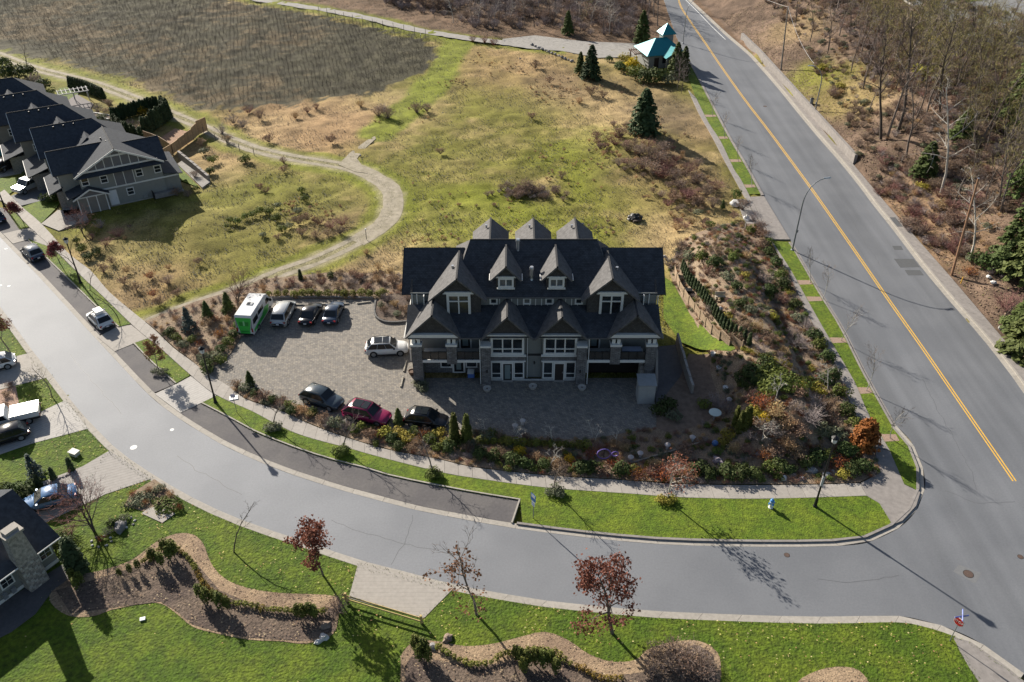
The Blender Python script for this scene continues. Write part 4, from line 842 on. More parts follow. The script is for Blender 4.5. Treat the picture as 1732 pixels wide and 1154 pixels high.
b().box(-0.75, -0.02, -0.03, -0.003, 0.1, 2.2).build('cabinet_door', shedm, t); b().box(0.02, 0.75, -0.03, -0.003, 0.1, 2.2).build('cabinet_door', shedm, t)
t = thing('garden_stair', 'concrete garden stair behind the metal cabinet beside the end pillar', 'stair', (14.0, 68.9, 0))
for i in range(8): b().box(-0.6, 0.9, -0.4 + i * 0.3, -0.1 + i * 0.3, 0, 0.36 * (i + 1)).build('step', conc, t)
b().yzprism([(-0.5, 0), (2.0, 0), (2.0, 3.9), (1.5, 3.9), (-0.5, 1.2)], 0.92, 1.17).build('parapet', concd, t)
def wall_thing(name, label, cat, pts, h0, h1, w_, m, block=None, cap=None, z0=None, course=None):
    """a freestanding wall along ground points, block by block when block is a length"""
    t = thing(name, label, cat, (0, 0, 0)); P = resample(pts, step=block or 4)
    for i in range(len(P) - 1):
        u = i / max(1, len(P) - 2); hh = h0 + (h1 - h0) * u; a, c = P[i], P[i + 1]; d = (c - a) / np.hypot(*(c - a)); nrm = np.array((-d[1], d[0])) * w_ / 2; g = d * 0.008
        zb = 0 if z0 is None else float(z0(*((a + c) / 2)))
        k = max(1, int(round(hh / course))) if course else 1
        for j in range(k):
            sh = (d * (block or 1) * 0.5 * (j % 2)) * 0
            MB().prism([tuple(a + g + nrm + sh), tuple(c - g + nrm + sh), tuple(c - g - nrm + sh), tuple(a + g - nrm + sh)], zb - 0.2 if j == 0 else zb + hh * j / k + 0.006, zb + hh * (j + 1) / k).build('block' if block else 'panel', m, t)
        if cap: MB().prism([tuple(a + nrm * 1.25), tuple(c + nrm * 1.25), tuple(c - nrm * 1.25), tuple(a - nrm * 1.25)], zb + hh + 0.004, zb + hh + cap).build('cap', m, t)
    return t
wall_thing('retaining_wall', 'pale concrete retaining wall at the sunken yard beside the house', 'wall', GP([(1152, 612), (1160, 640), (1170, 668)], 0), 1.6, 1.3, 0.25, conc, 1.6)
wall_thing('retaining_wall', 'dark block retaining wall below the side lawn', 'wall', GP([(1144, 582), (1152, 612)], 0), 1.5, 1.5, 0.25, concd, 1.2)
wall_thing('retaining_wall', 'low garden wall with white pots along its top', 'wall', GP([(1200, 592), (1212, 622), (1230, 668)], 0), 0.55, 0.55, 0.2, mulchd, 1.2)
fsl = [tuple(p) for p in offset([(float(edge_x(y)), y) for y in np.linspace(126.5, 196, 60)], -0.28)]
wall_thing('roadside_wall', 'long grey interlocking block retaining wall along the far sidewalk under the wooded bank', 'wall', fsl, 1.6, 1.5, 0.5, concd, 1.25, course=0.55)
def planter_pot(px, py, label, r=0.45, z=0.05, m=None, grp=None, h=0.4):
    t = thing('plant_pot', label, 'plant pot', (*G(px, py), z), group=grp)
    b().lathe([(r * 0.6, 0), (r * 0.95, h * 0.8), (r, h), (r * 0.86, h), (r * 0.8, h * 0.85)], n=14).build('pot', m or mat('pale stone pot', (0.42, 0.39, 0.35), 0.8, 0.15, 4), t)
    b().lathe([(r * 0.84, h * 0.8), (r * 0.1, h * 0.86)], n=12).build('soil', mulchd, t)
planter_pot(824, 662, 'pale bowl planter at the foot of the pillar by the grey green door'); planter_pot(901, 658, 'pale bowl planter in front of the middle downpipe'); planter_pot(984, 660, 'pale bowl planter at the foot of the pillar next to the garage')
planter_pot(697, 634, 'round dark brown planter by the corner pillar and parking bumper', 0.4, 0.05, mat('brown pot', (0.11, 0.07, 0.05), 0.8, 0.2, 4), None, 0.5)
wpot = mat('white pot', (0.6, 0.6, 0.58), 0.7, 0.1, 3)
for px, py, l in ((1205, 603, 'highest white pot on the low garden wall by the lawn'), (1215, 626, 'middle white pot on the low garden wall'), (1226, 660, 'white pot at the garden wall end near the evergreen mounds')):
    planter_pot(px, py, l, 0.28, 0.56, wpot, 'white pots on the garden wall', 0.5)
t = thing('hose_reel', 'blue and white covered hose box by the wall under the left balcony', 'hose box', (*G(797, 637), 0.05)); b().box(-.35, .35, -.3, .3, 0, .55).build('box', mat('blue plastic', (0.08, 0.16, 0.42), .5, .05, 2), t); b().slab3([(-.4, -.4, .62), (.3, -.35, .56), (.35, .3, .74), (-.35, .3, .8)], .04).build('lid', wpot, t)
# patio parasol, garden ornaments
def place(px, py, z=0.14): return G3(px, py, z)
t = thing('parasol', 'pale round garden table with thin legs in the shaded garden', 'table', place(1207, 712)); 
b().lathe([(0.03, 0), (0.03, 0.95)], n=6).build('post', metal, t); b().lathe([(0.62, 0.95), (0.62, 1.0), (0.1, 1.06)], n=18).build('tabletop', mat('pale green table', (0.42, 0.5, 0.48), .5, .05, 2), t)
for k in range(3): a = k * 2.1; b().path([(0, 0, .5), (.35 * math.cos(a), .35 * math.sin(a), 0)], .02, 5).build('leg', metal, t)
def ornament(name, label, cat, px, py, prof, m, z=0.14):
    t = thing(name, label, cat, place(px, py, z)); b().lathe(prof, n=10).build('body', m, t); b().lathe([(0.16, 0), (0.16, 0.08)], n=8).build('base', conc, t); return t
ball = [(0.02, 0.1)] + [(0.32 * math.sin(k * PI / 8), 0.42 - 0.32 * math.cos(k * PI / 8)) for k in range(1, 8)] + [(0.02, 0.74)]
ornament('gazing_ball', 'dark blue gazing ball among the sunlit garden plants', 'ornament', 1208, 757, ball, mat('blue glazed ball', (0.05, 0.11, 0.26), .15, .1, 2))
lan = [(0.14, .08), (0.10, .3), (0.22, .34), (0.24, .5), (0.3, .55), (0.05, .78)]
for px, py, l in ((1170, 748, 'grey stone garden lantern below the shaded garden'), (1128, 761, 'pinkish garden lantern on the log edging'), (1082, 775, 'small garden lantern at the log edging by the purple flowers'), (1066, 782, 'smallest pale ornament at the end of the log edging'), (871, 728, 'white and red garden gnome figure behind the box hedge'), (884, 720, 'pale bird ornament beside the lot edge behind the box hedge'), (1232, 684, 'white bird feeder post beside the evergreen mounds'), (1217, 530, 'white framed garden trellis beside the hedge on the slope')):
    ornament('garden_lantern', l, 'ornament', px, py, lan, mat('pale stone ornament', (0.42, 0.38, 0.37), .8, .2, 6))
b().path([(*G(1066, 786), .2), (*G(1130, 768), .24), (*G(1195, 748), .22)], 0.10, 7).build('edging_log', mat('grey log', (0.26, 0.22, 0.18), .9, .2, 5), None, label='long grey log edging the sunlit garden slope', category='log')
t = thing('garden_bench', 'small pale wooden bench on the planted slope', 'bench', place(1217, 508)); wd = mat('pale wood', (0.42, 0.36, 0.27), .8, .15, 4)
b().box(-.6, .6, -.2, .2, .4, .46).build('seat', wd, t); b().box(-.6, .6, .2, .25, .5, .9).build('backrest', wd, t)
for s in (-1, 1): b().box(s * .5 - .04, s * .5 + .04, -.18, .18, 0, .4).build('leg', wd, t)
t = thing('wheelbarrow', 'dark wheelbarrow standing across the wooden fence by the lawn', 'wheelbarrow', place(1163, 500)); b().slab3([(-.5, -.35, .75), (.5, -.35, .7), (.5, .35, .7), (-.5, .35, .75)], .3).build('tray', blackm, t); b().tube((.6, -.06, .22), (.6, .06, .22), .22, n=12).build('wheel', blackm, t)
for s in (-1, 1): b().path([(.6, s * .1, .22), (-.9, s * .3, .7)], .025, 5).build('handle', wd, t)
bike = thing('wheel_ornament', 'purple and blue ring ornament in the planting bed by the sidewalk', 'ornament', place(1026, 779)); pm = mat('purple paint', (0.20, 0.14, 0.42), .6, .3, 6)
for cx, rr in ((-0.3, 0.62), (0.75, 0.3)):
    b().path([(cx + rr * math.cos(k * PI / 9), 0, 0.7 + rr * math.sin(k * PI / 9)) for k in range(19)], 0.06, 5).build('ring', pm, bike)
b().path([(-0.3, 0, 0), (-0.3, 0, 1.3)], .03, 5).build('post', blackm, bike)
# parking bumpers
bum = mat('bumper concrete', (0.30, 0.275, 0.23), .9, .2, 4, rnd=.1)
for i, (p, q_, l) in enumerate((((604, 515), (627, 512), 'concrete wheel stop in the empty bay by the planter'), ((499, 517), (513, 517), 'concrete wheel stop between the silver minivan and the black sedan'), ((541, 516), (553, 516), 'concrete wheel stop in front of the black sedan'), ((580, 516), (590, 515), 'concrete wheel stop in front of the dark blue sedan'),
                     ((697, 571), (693, 588), 'timber coloured wheel stop in front of the white suv'), ((687, 612), (683, 630), 'middle wheel stop along the house end'), ((682, 639), (678, 656), 'wheel stop closest to the grey green potted shrub'))):
    a, c = np.array(G(*p)), np.array(G(*q_)); d = c - a; t = thing('wheel_stop', l, 'wheel stop', ((a[0] + c[0]) / 2, (a[1] + c[1]) / 2, .05), math.atan2(d[1], d[0]), 'wheel stops in the paved lot'); L_ = np.hypot(*d) / 2
    b().yzprism([(-.1, 0), (.1, 0), (.07, .16), (-.07, .16)], -L_, L_).build('block', bum, t)
    for s in (-1, 1): b().lathe([(.03, .15), (.03, .175)], (s * L_ * .7, 0, 0), 6).build('pin', iron, t)
# wooden fence behind the side lawn: posts and boards
wood = mat('weathered fence wood', (0.30, 0.22, 0.15), .9, .25, 3, rnd=.15); woodl = mat('new cedar fence', (0.40, 0.27, 0.15), .85, .2, 3, rnd=.12)
def board_fence(name, label, pts, h_, m, bw=0.16, post=2.4, horiz=False, steps=None, z0=0.0, grp=None):
    t = thing(name, label, 'fence', (0, 0, 0), group=grp); P = resample(pts, step=post); n = len(P) - 1
    for i in range(n + 1):
        hh = h_ if steps is None else steps[min(i * len(steps) // (n + 1), len(steps) - 1)]
        zz = z0 + float(hgt(*P[i])); MB().cbox((P[i][0], P[i][1], zz + hh / 2), (.12, .12, hh + .1)).build('post', m, t)
    for i in range(n):
        hh = h_ if steps is None else steps[min(i * len(steps) // n, len(steps) - 1)]
        a, c = P[i], P[i + 1]; d = c - a; L_ = np.hypot(*d); an = math.atan2(d[1], d[0]); mid = (a + c) / 2; zm = z0 + float(hgt(*mid))
        if horiz:
            k = 5
            for j in range(k): MB().cbox((mid[0], mid[1], zm + .12 + (hh - .12) * (j + .5) / k), (L_ - .13, .03, (hh - .1) / k * .86), an).build('board', m, t)
        else:
            k = max(1, int(L_ / bw))
            for j in range(k):
                q_ = a + d * (j + .5) / k; MB().cbox((q_[0], q_[1], zm + hh / 2 + nr.uniform(-.01, .01)), (L_ / k * .93, .025, hh - .06), an).build('board', m, t)
            MB().cbox((mid[0], mid[1], zm + hh + .02), (L_, .09, .05), an).build('cap_rail', m, t)
    return t
board_fence('garden_fence', 'weathered horizontal board fence curving behind the bright side lawn', GP([(1140, 465), (1146, 488), (1160, 512), (1180, 538), (1196, 560), (1208, 574), (1236, 588), (1254, 594)]), 1.25, wood, horiz=True, z0=.14, post=1.9)
# ================================================================== PLANTS
LANDMARKS = {k: G(*v) for k, v in {
 'the stop sign': (1611, 1082), 'the hydrant': (1303, 858), 'the corner lamp': (1378, 858), 'the teal kiosk': (1105, 95), 'the white suv': (655, 595), 'the burgundy suv': (622, 705), 'the camper van': (435, 540),
 'the silver minivan': (481, 535), 'the garden table': (1207, 712), 'the gazing ball': (1208, 757), 'the purple ring': (1026, 779), 'the garden bench': (1217, 508), 'the charcoal suv': (545, 680), 'the stone chimney': (55, 960), 'the driveway lamp': (365, 682),
 'the curved lamp': (1343, 422), 'the metal shed': (1092, 684), 'the reddish pole': (1610, 465), 'the timber barrier': (650, 1035), 'the pale boulders': (545, 1082), 'the end house': (220, 340), 'the planter kerb': (640, 540), 'the black car': (722, 715),
 'the russet tree': (1036, 1070), 'the pointed cypresses': (779, 745), 'the wheelbarrow': (1163, 500), 'the track bend': (664, 337), 'the blue sedan': (88, 850), 'the roadside wall': (1439, 274), 'the brush heap': (890, 325), 'the mound spruce': (1088, 222),
 'the upper road': (1600, 40), 'the red cypress': (1458, 740), 'the parking sign': (902, 880), 'the white pots': (1215, 626), 'the pocket end': (875, 866), 'the big conifers': (1700, 420), 'the gravel yard': (960, 85), 'the wheel stops': (684, 640), 'the grass lane': (728, 146), 'the white post': (712, 70), 'the weathered pole': (1321, 118), 'the woodland cedar': (960, 58), 'the leaning birch': (1592, 325), 'the bark yard': (295, 235), 'the pergola yard': (128, 172), 'the forked tree': (1490, 235), 'the upper kerb': (1560, 20), 'the stepped fence': (338, 228), 'the raised bed': (168, 200)}.items()}
PEND = {}
def later(o, desc): PEND.setdefault(desc, []).append(o); return o
def settle_labels():
    """every plant gets a label of its own: its look, then the landmark that it is n-th closest to among plants of that look"""
    for desc, obs in PEND.items():
        if len(obs) == 1: obs[0]['label'] = desc; continue
        best = {}
        for lm, p in LANDMARKS.items():
            for rank, o in enumerate(sorted(obs, key=lambda o: math.dist(o.location[:2], p))):
                d = math.dist(o.location[:2], p)
                if rank < len(ORD) and (o.name not in best or (rank, d) < best[o.name][:2]): best[o.name] = (rank, d, lm)
        for o in obs:
            if o.name in best: r_, _, lm = best[o.name]; o['label'] = f'{desc}, {ORD[r_]}nearest {lm}'
            else: o['label'] = desc
barkm = mat('grey bark', (0.16, 0.13, 0.11), 0.9, 0.25, 5, rnd=0.2); barkd = mat('dark bark', (0.085, 0.068, 0.055), 0.9, 0.25, 5, rnd=0.2); birch = mat('white bark', (0.42, 0.39, 0.34), 0.85, 0.25, 4, rnd=0.1)
twigm = mat('grey brown twigs', (0.246, 0.189, 0.16), 0.9, 0.2, 5, rnd=0.2); twigr = mat('reddish twigs', (0.23, 0.115, 0.101), 0.9, 0.2, 5, rnd=0.2); twigp = mat('mauve grey twigs', (0.27, 0.225, 0.215), 0.9, 0.2, 5, rnd=0.2); twigt = mat('tan stalks', (0.414, 0.287, 0.161), 0.9, 0.2, 5, rnd=0.2); twigy = mat('mossy yellow twigs', (0.25, 0.22, 0.08), 0.9, 0.2, 5, rnd=0.2)
def leafm(name, c, rnd=0.22, tr=0.25, hue=0.015): return mat(name, c, 0.75, 0.35, 4.0, rnd=rnd, trans=tr, hue=hue, detail=6, spec=0.2)
lf_dark = leafm('dark evergreen leaves', (0.061, 0.084, 0.024)); lf_green = leafm('green leaves', (0.111, 0.137, 0.029)); lf_grey = leafm('grey green leaves', (0.144, 0.156, 0.094)); lf_yel = leafm('yellow green leaves', (0.288, 0.252, 0.042)); lf_gold = leafm('golden leaves', (0.42, 0.30, 0.02))
lf_red = leafm('russet oak leaves', (0.215, 0.095, 0.058)); lf_con = leafm('spruce needles', (0.054, 0.078, 0.03), tr=0.1); lf_ced = leafm('cedar sprays', (0.093, 0.12, 0.033), tr=0.15); lf_orange = leafm('rusty foliage', (0.26, 0.095, 0.025)); lf_mar = leafm('maroon leaves', (0.15, 0.045, 0.05)); lf_blue = leafm('blue green needles', (0.075, 0.10, 0.085), tr=.1); lf_tan = leafm('dry tan foliage', (0.391, 0.265, 0.138)); lf_brown = leafm('brown seedheads', (0.23, 0.155, 0.101)); lf_pink = leafm('pale blossom', (0.31, 0.235, 0.20)); lf_hedge = leafm('hedge leaves', (0.156, 0.163, 0.031)); lf_cyp = leafm('cypress sprays', (0.09, 0.102, 0.018), tr=.1)
def R(seed): return np.random.default_rng(seed)
def limbs(seed, h, r0, levels=3, nb=(7, 4, 3), ang=(45, 45, 45), ratio=(0.5, 0.5, 0.5), start=0.35, lean=0.05, wob=0.10, sides=(6, 4, 3, 3), up=0.25, fork=1):
    """a branching skeleton as tubes: returns (trunk MB with main limbs, twig MB, twig tips)"""
    g = R(seed); A, Bm, tips = MB(), MB(), []
    def grow(p, d, L, r, lv):
        seg = (5, 3, 2, 1)[lv]; pts = [Vector(p)]; d = Vector(d).normalized()
        for i in range(seg):
            d = (d + Vector(g.normal(0, wob, 3)) + Vector((0, 0, up * (0.12 if lv else 0.02)))).normalized(); pts.append(pts[-1] + d * L / seg)
        rs = [r * (1 - 0.72 * i / seg) for i in range(seg + 1)]
        mb = A if lv <= (1 if levels > 2 else 0) else Bm
        for i in range(seg): mb.tube(pts[i], pts[i + 1], rs[i], rs[i + 1], sides[lv], False)
        if lv >= levels - 1: tips.append((pts[-1], d)); 
        if lv >= levels: return
        n = nb[lv]
        for k in range(n):
            t = (start + (1 - start) * (k + g.uniform(0.1, 0.9)) / n) if lv == 0 else g.uniform(0.25, 1.0)
            i = min(seg - 1, int(t * seg)); q = pts[i].lerp(pts[i + 1], t * seg - i)
            az = k * 2.4 + g.uniform(-.5, .5); a = math.radians(ang[lv]) * g.uniform(0.75, 1.25)
            o = d.orthogonal().normalized(); o.rotate(Matrix.Rotation(az, 3, d)); nd = d * math.cos(a) + o * math.sin(a)
            ll = L * ratio[lv] * g.uniform(0.65, 1.1) * (1.15 - 0.6 * t if lv == 0 else 1)
            grow(q, nd, ll, max(r * (1 - 0.7 * t) * 0.62, 0.012), lv + 1)
    for f in range(fork):
        a = g.uniform(0, 2 * PI); k = lean if fork == 1 else 0.22
        grow((0, 0, -0.1), (k * math.cos(a), k * math.sin(a), 1), h * 0.82 * (1 if f == 0 else g.uniform(.7, .95)), r0 * (1 if fork == 1 else .7), 0)
    return A, Bm, tips
def leafquads(P, size, g, m, name, flat=0.0, squash=0.75, N=None):
    n = len(P); nrm = g.normal(0, 1, (n, 3)); nrm[:, 2] = np.abs(nrm[:, 2]) + flat
    if N is not None: nrm = nrm * 0.7 + N * 1.2
    nrm /= np.linalg.norm(nrm, axis=1)[:, None]; a = np.cross(nrm, g.normal(0, 1, (n, 3))); a /= np.linalg.norm(a, axis=1)[:, None] + 1e-9; b_ = np.cross(nrm, a)
    s_ = (size * g.uniform(0.55, 1.25, n))[:, None]; V = np.stack([P - a * s_, P - b_ * s_ * squash, P + a * s_, P + b_ * s_ * squash], 1)
    return npmesh(name, V.reshape(-1, 3), np.arange(4 * n).reshape(-1, 4), m)
def cloud_tips(tips, k, rad, g): 
    T = np.array([t[0] for t in tips]); return (T[:, None, :] + g.normal(0, rad, (len(T), k, 3))).reshape(-1, 3)
def far_name(o): return o
FAR = (0, -5000, 0)
class Proto:
    """meshes of one kind of plant: list of (part name, mesh, parent part index or None)"""
    def __init__(s, name, cat, parts): s.name, s.cat, s.parts = name, cat, parts
    def put(s, px=None, py=None, xy=None, sca=1.0, rz=None, desc='', group=None, dz=0.0, label=None):
        x, y = G(px, py) if xy is None else xy; z = float(hgt(x, y)) + dz; rz = rng.uniform(0, 2 * PI) if rz is None else rz
        if len(s.parts) == 1:
            o = link(s.name, s.parts[0][1], None, (x, y, z), rz, sca, category=s.cat, group=group)
        else:
            o = link(s.name, None, None, (x, y, z), rz, sca, category=s.cat, group=group); made = []
            for nm, me, pa in s.parts: made.append(link(nm, me, o if pa is None else made[pa]))
        if label: o['label'] = label
        else: later(o, desc)
        return o
def bare_tree(seed, h, r0, bark=barkm, tw=twigm, leaves=None, k=0, lsize=0.1, lrad=0.25, only=1.0, name='bare_tree', levels=3, tag=None, **kw):
    A, Bm, tips = limbs(seed, h, r0, levels, **kw); g = R(seed + 1)
    parts = [('trunk', A.mesh('trunk', bark), None), ('branches' if False else 'crown', Bm.mesh('crown', tw), None)]
    if leaves is not None:
        if only < 1: tips = sorted(tips, key=lambda t: t[0].z)[:int(len(tips) * only)]
        parts.append(('foliage', leafquads(cloud_tips(tips, k, lrad, g), lsize, g, leaves, 'foliage'), 1))
    return Proto(name, 'tree', parts)
def conifer(seed, h, rb, m, name='conifer', dens=1.0, taper=0.85, droop=0.25, start=0.06, size=0.2, shape=1.0):
    g = R(seed); A = MB(); A.path([(0, 0, -.1), (0, 0, h * .6), (0, 0, h)], [h * 0.018, h * 0.011, 0.01], 6); P = []; 
    n = int(h * 15 * dens)
    for i in range(n):
        t = (start + (1 - start) * (i + g.random()) / n); z = h * t; rr = rb * (1 - t) ** shape * g.uniform(0.72, 1.08) + 0.10; az = i * 2.39996 + g.normal(0, .3); q = int(5 + rr * 9 * dens)
        u = np.sqrt(g.uniform(0.04, 1, q)); w_ = g.normal(0, 0.16, q) * (0.25 + rr * .35); 
        P.append(np.c_[np.cos(az) * u * rr - np.sin(az) * w_, np.sin(az) * u * rr + np.cos(az) * w_, z - droop * u * u * rr + g.normal(0, .07, q)])
    P = np.concatenate(P); N = np.c_[P[:, 0], P[:, 1], np.full(len(P), rb * .6)]; N /= np.linalg.norm(N, axis=1)[:, None]
    return Proto(name, 'tree', [('trunk', A.mesh('trunk', barkd), None), ('crown', leafquads(P, size, g, m, 'crown', N=N, squash=.6), None)])
def blob_pts(g, n, rx, ry, rz, lump=0.25, bottom=-0.35, thick=0.35):
    d = g.normal(0, 1, (n, 3)); d /= np.linalg.norm(d, axis=1)[:, None]; d[:, 2] = np.where(d[:, 2] < bottom, -d[:, 2] * .6, d[:, 2])
    s_ = g.uniform(0, 50); r_ = 1 + lump * (np.sin(d[:, 0] * 3.1 + s_) * np.cos(d[:, 1] * 2.7 + s_ * 2) + np.sin(d[:, 2] * 4 + s_ * 3) * .5) + lump * .5 * np.sin(d[:, 0] * 7 + d[:, 1] * 6 + s_)
    k = (1 - thick * g.random(n) ** 2) * r_
    return np.c_[d[:, 0] * rx * k, d[:, 1] * ry * k, rz * 0.42 + d[:, 2] * rz * 0.6 * k], d
def shrub(seed, rx, ry, rz, m, n=260, size=0.10, lump=0.25, name='shrub', thick=0.4, stems=True):
    g = R(seed); P, d = blob_pts(g, n, rx, ry, rz, lump, thick=thick); f = leafquads(P, size, g, m, 'foliage', N=d)
    st = MB(); 
    for k in range(5): a = g.uniform(0, 6.3); st.tube((0, 0, -.05), (rx * .45 * math.cos(a), ry * .45 * math.sin(a), rz * .7), .03, .012, 3, False)
    return Proto(name, 'shrub', [('foliage', f, None), ('stems', st.mesh('stems', barkd), None)])
def twiggy(seed, r_, h, m, n=26, sub=3, leaves=None, k=0, size=0.06, name='bare_shrub', rad=0.012):
    g = R(seed); mb = MB(); tips = []
    for i in range(n):
        a = g.uniform(0, 2 * PI); t = g.uniform(0.1, 1) ** .7; e = Vector((r_ * t * math.cos(a), r_ * t * math.sin(a), h * g.uniform(.6, 1.05) * (1.15 - .45 * t))); s0 = Vector((e.x * .15, e.y * .15, -.05)); mid = s0.lerp(e, .5) + Vector((0, 0, h * .08))
        mb.tube(s0, mid, rad * 1.5, rad, 3, False); mb.tube(mid, e, rad, rad * .5, 3, False); tips.append((e, None))
        for j in range(sub):
            q = mid.lerp(e, g.uniform(0, .8)); e2 = q + Vector((g.normal(0, r_ * .25), g.normal(0, r_ * .25), h * g.uniform(.08, .3))); mb.tube(q, e2, rad * .7, rad * .35, 3, False); tips.append((e2, None))
    parts = [('stems', mb.mesh('stems', m), None)]
    if leaves is not None: parts.append(('foliage', leafquads(cloud_tips(tips, k, .09, g), size, g, leaves, 'foliage'), None))
    return Proto(name, 'shrub', parts)
# ---- kinds
T_red = bare_tree(101, 7.6, 0.15, barkm, barkm, lf_red, 15, 0.12, 0.27, name='street_tree', nb=(12, 4, 3), ang=(60, 45, 40), ratio=(0.52, 0.5, 0.5), start=0.38, lean=.02)
T_red2 = bare_tree(107, 7.0, 0.09, barkm, barkm, lf_red, 13, 0.115, 0.18, name='street_tree', nb=(10, 4, 3), ang=(44, 40, 40), ratio=(0.36, 0.5, 0.5), start=0.40, lean=.01, wob=.06)
T_half = bare_tree(113, 7.4, 0.09, barkm, barkm, lf_red, 7, 0.10, 0.18, 0.38, name='street_tree', nb=(10, 4, 3), ang=(42, 40, 40), ratio=(0.40, 0.5, 0.5), start=0.32)
T_sap = bare_tree(120, 6.0, 0.075, barkm, barkm, name='sapling', nb=(9, 4, 3), ang=(48, 42, 40), ratio=(0.38, 0.5, 0.5), start=0.38)
T_rust = bare_tree(122, 6.2, 0.085, birch, birch, lf_red, 3, 0.10, 0.22, name='street_tree', nb=(10, 4, 3), ang=(50, 42, 40), ratio=(0.42, 0.5, 0.5), start=0.36)
T_thin = bare_tree(125, 6.8, 0.065, barkd, barkd, name='sapling', nb=(7, 3, 2), ang=(34, 40, 40), ratio=(0.24, 0.5, 0.5), start=0.35)
T_whip = bare_tree(126, 5.6, 0.05, birch, barkm, name='sapling', nb=(10, 4, 3), ang=(24, 30, 35), ratio=(0.42, 0.55, 0.5), start=0.3)
T_gard = bare_tree(131, 3.2, 0.05, birch, birch, name='bare_tree', nb=(7, 4, 3), ang=(50, 45, 45), ratio=(0.5, 0.55, 0.5), start=0.25)
T_plum = bare_tree(137, 5.6, 0.14, barkd, twigr, name='bare_tree', nb=(12, 7, 5), ang=(44, 40, 40), ratio=(0.66, 0.55, 0.5), start=0.16, fork=2)
T_mar = bare_tree(139, 4.6, 0.07, barkm, barkm, lf_mar, 16, 0.12, 0.2, name='street_tree', nb=(8, 4, 3), ang=(45, 45, 40), ratio=(0.42, 0.5, 0.5), start=0.42)
WOOD = [bare_tree(200 + i, h, r, b_, t_, name='bare_tree', nb=nb, ang=(38, 42, 45), ratio=(0.36, 0.5, 0.5), start=st, wob=.11, fork=fk) for i, (h, r, b_, t_, nb, st, fk) in enumerate(((15, .17, barkm, twigm, (12, 5, 3), .35, 1), (17, .2, barkd, twigm, (13, 5, 3), .4, 1), (12, .12, barkm, twigy, (12, 5, 3), .3, 1), (13, .15, barkm, twigp, (10, 5, 4), .3, 2)))]
T_birch = bare_tree(220, 14, .15, birch, birch, name='birch_tree', nb=(14, 5, 3), ang=(52, 45, 45), ratio=(0.34, 0.5, 0.5), start=.3, lean=.12)
CON = [conifer(301, 8, 2.8, lf_con, 'spruce_tree', 1.7, size=.27, shape=.58), conifer(303, 7, 2.2, lf_ced, 'cedar_tree', 1.7, size=.25, shape=.65), conifer(305, 14, 3.6, lf_ced, 'cedar_tree', 1.0, size=.34, shape=.75, droop=.35)]
CYP = conifer(311, 3.6, .52, lf_cyp, 'cypress', 3.0, droop=-.3, start=.01, size=.13, shape=.55)
CYPS = conifer(312, 2.2, .40, lf_con, 'cypress', 3.4, droop=-.3, start=.01, size=.11, shape=.5)
BLUEC = conifer(314, 3.4, 1.2, lf_blue, 'spruce_tree', 1.6, size=.15)
REDC = conifer(316, 3.4, 1.5, lf_orange, 'red_cypress', 2.6, droop=-.25, start=.01, size=.16, shape=.45)
S_box = [shrub(400 + i, .55, .55, .95, lf_hedge, 260, .09, .15) for i in range(2)]
S_dark = [shrub(410 + i, .95, .85, 1.25, lf_dark, 520, .12, .3) for i in range(3)]
S_green = [shrub(420 + i, .85, .8, 1.1, lf_green, 460, .11, .3) for i in range(3)]
S_grey = [shrub(430 + i, .8, .75, .95, lf_grey, 420, .10, .35) for i in range(2)]
S_yel = [shrub(440 + i, .7, .65, .8, lf_yel, 360, .095, .3) for i in range(2)]
S_gold = shrub(450, .9, .85, 1.2, lf_gold, 480, .10, .3)
S_mound = [shrub(455 + i, 1.8, 1.1, .85, (lf_dark, lf_green)[i], 900, .12, .25) for i in range(2)]
S_mat = shrub(460, 1.6, 1.0, .35, lf_grey, 700, .10, .15)
S_matd = shrub(461, 1.5, 1.1, .45, lf_green, 700, .10, .2)
S_tan = twiggy(470, .8, .9, twigt, 46, 2, lf_tan, 2, .06); S_brown = twiggy(471, .9, 1.0, twigm, 34, 3, lf_brown, 3, .07)
S_red = twiggy(472, .9, 1.1, twigr, 34, 4, lf_brown, 1, .05); S_purp = twiggy(473, 1.1, 1.2, twigp, 40, 4); S_pinkb = twiggy(474, 1.0, 1.0, twigp, 34, 4, lf_pink, 2, .05); S_rust = twiggy(475, .9, .8, twigr, 34, 3, lf_orange, 2, .06)
S_bram = twiggy(476, 1.7, 1.7, twigm, 44, 4, lf_brown, 1, .08, rad=.018); S_bramp = twiggy(477, 1.7, 1.5, twigr, 40, 4, rad=.018)
S_seed = shrub(480, .28, .28, .5, lf_hedge, 90, .07, .15, 'small_shrub'); S_seedo = shrub(481, .28, .28, .5, leafm('ochre box leaves', (0.21, 0.15, 0.03)), 90, .07, .15, 'small_shrub')
S_yew = shrub(483, .36, .36, 2.1, lf_cyp, 420, .09, .12, 'yew_shrub')
def joined(p):
    """all the parts of a plant kind as one mesh with their materials, for uncountable masses"""
    V, F_, mi, ms, base = [], [], [], [], 0
    for _n, me, _p in p.parts:
        V += [tuple(v.co) for v in me.vertices]; F_ += [tuple(i + base for i in q.vertices) for q in me.polygons]; mi += [len(ms)] * len(me.polygons); ms.append(me.materials[0]); base = len(V)
    m = bpy.data.meshes.new(p.name + '_mass'); m.from_pydata(V, [], F_); [m.materials.append(x) for x in ms]; m.polygons.foreach_set('material_index', mi); return m
STUFFC = {}
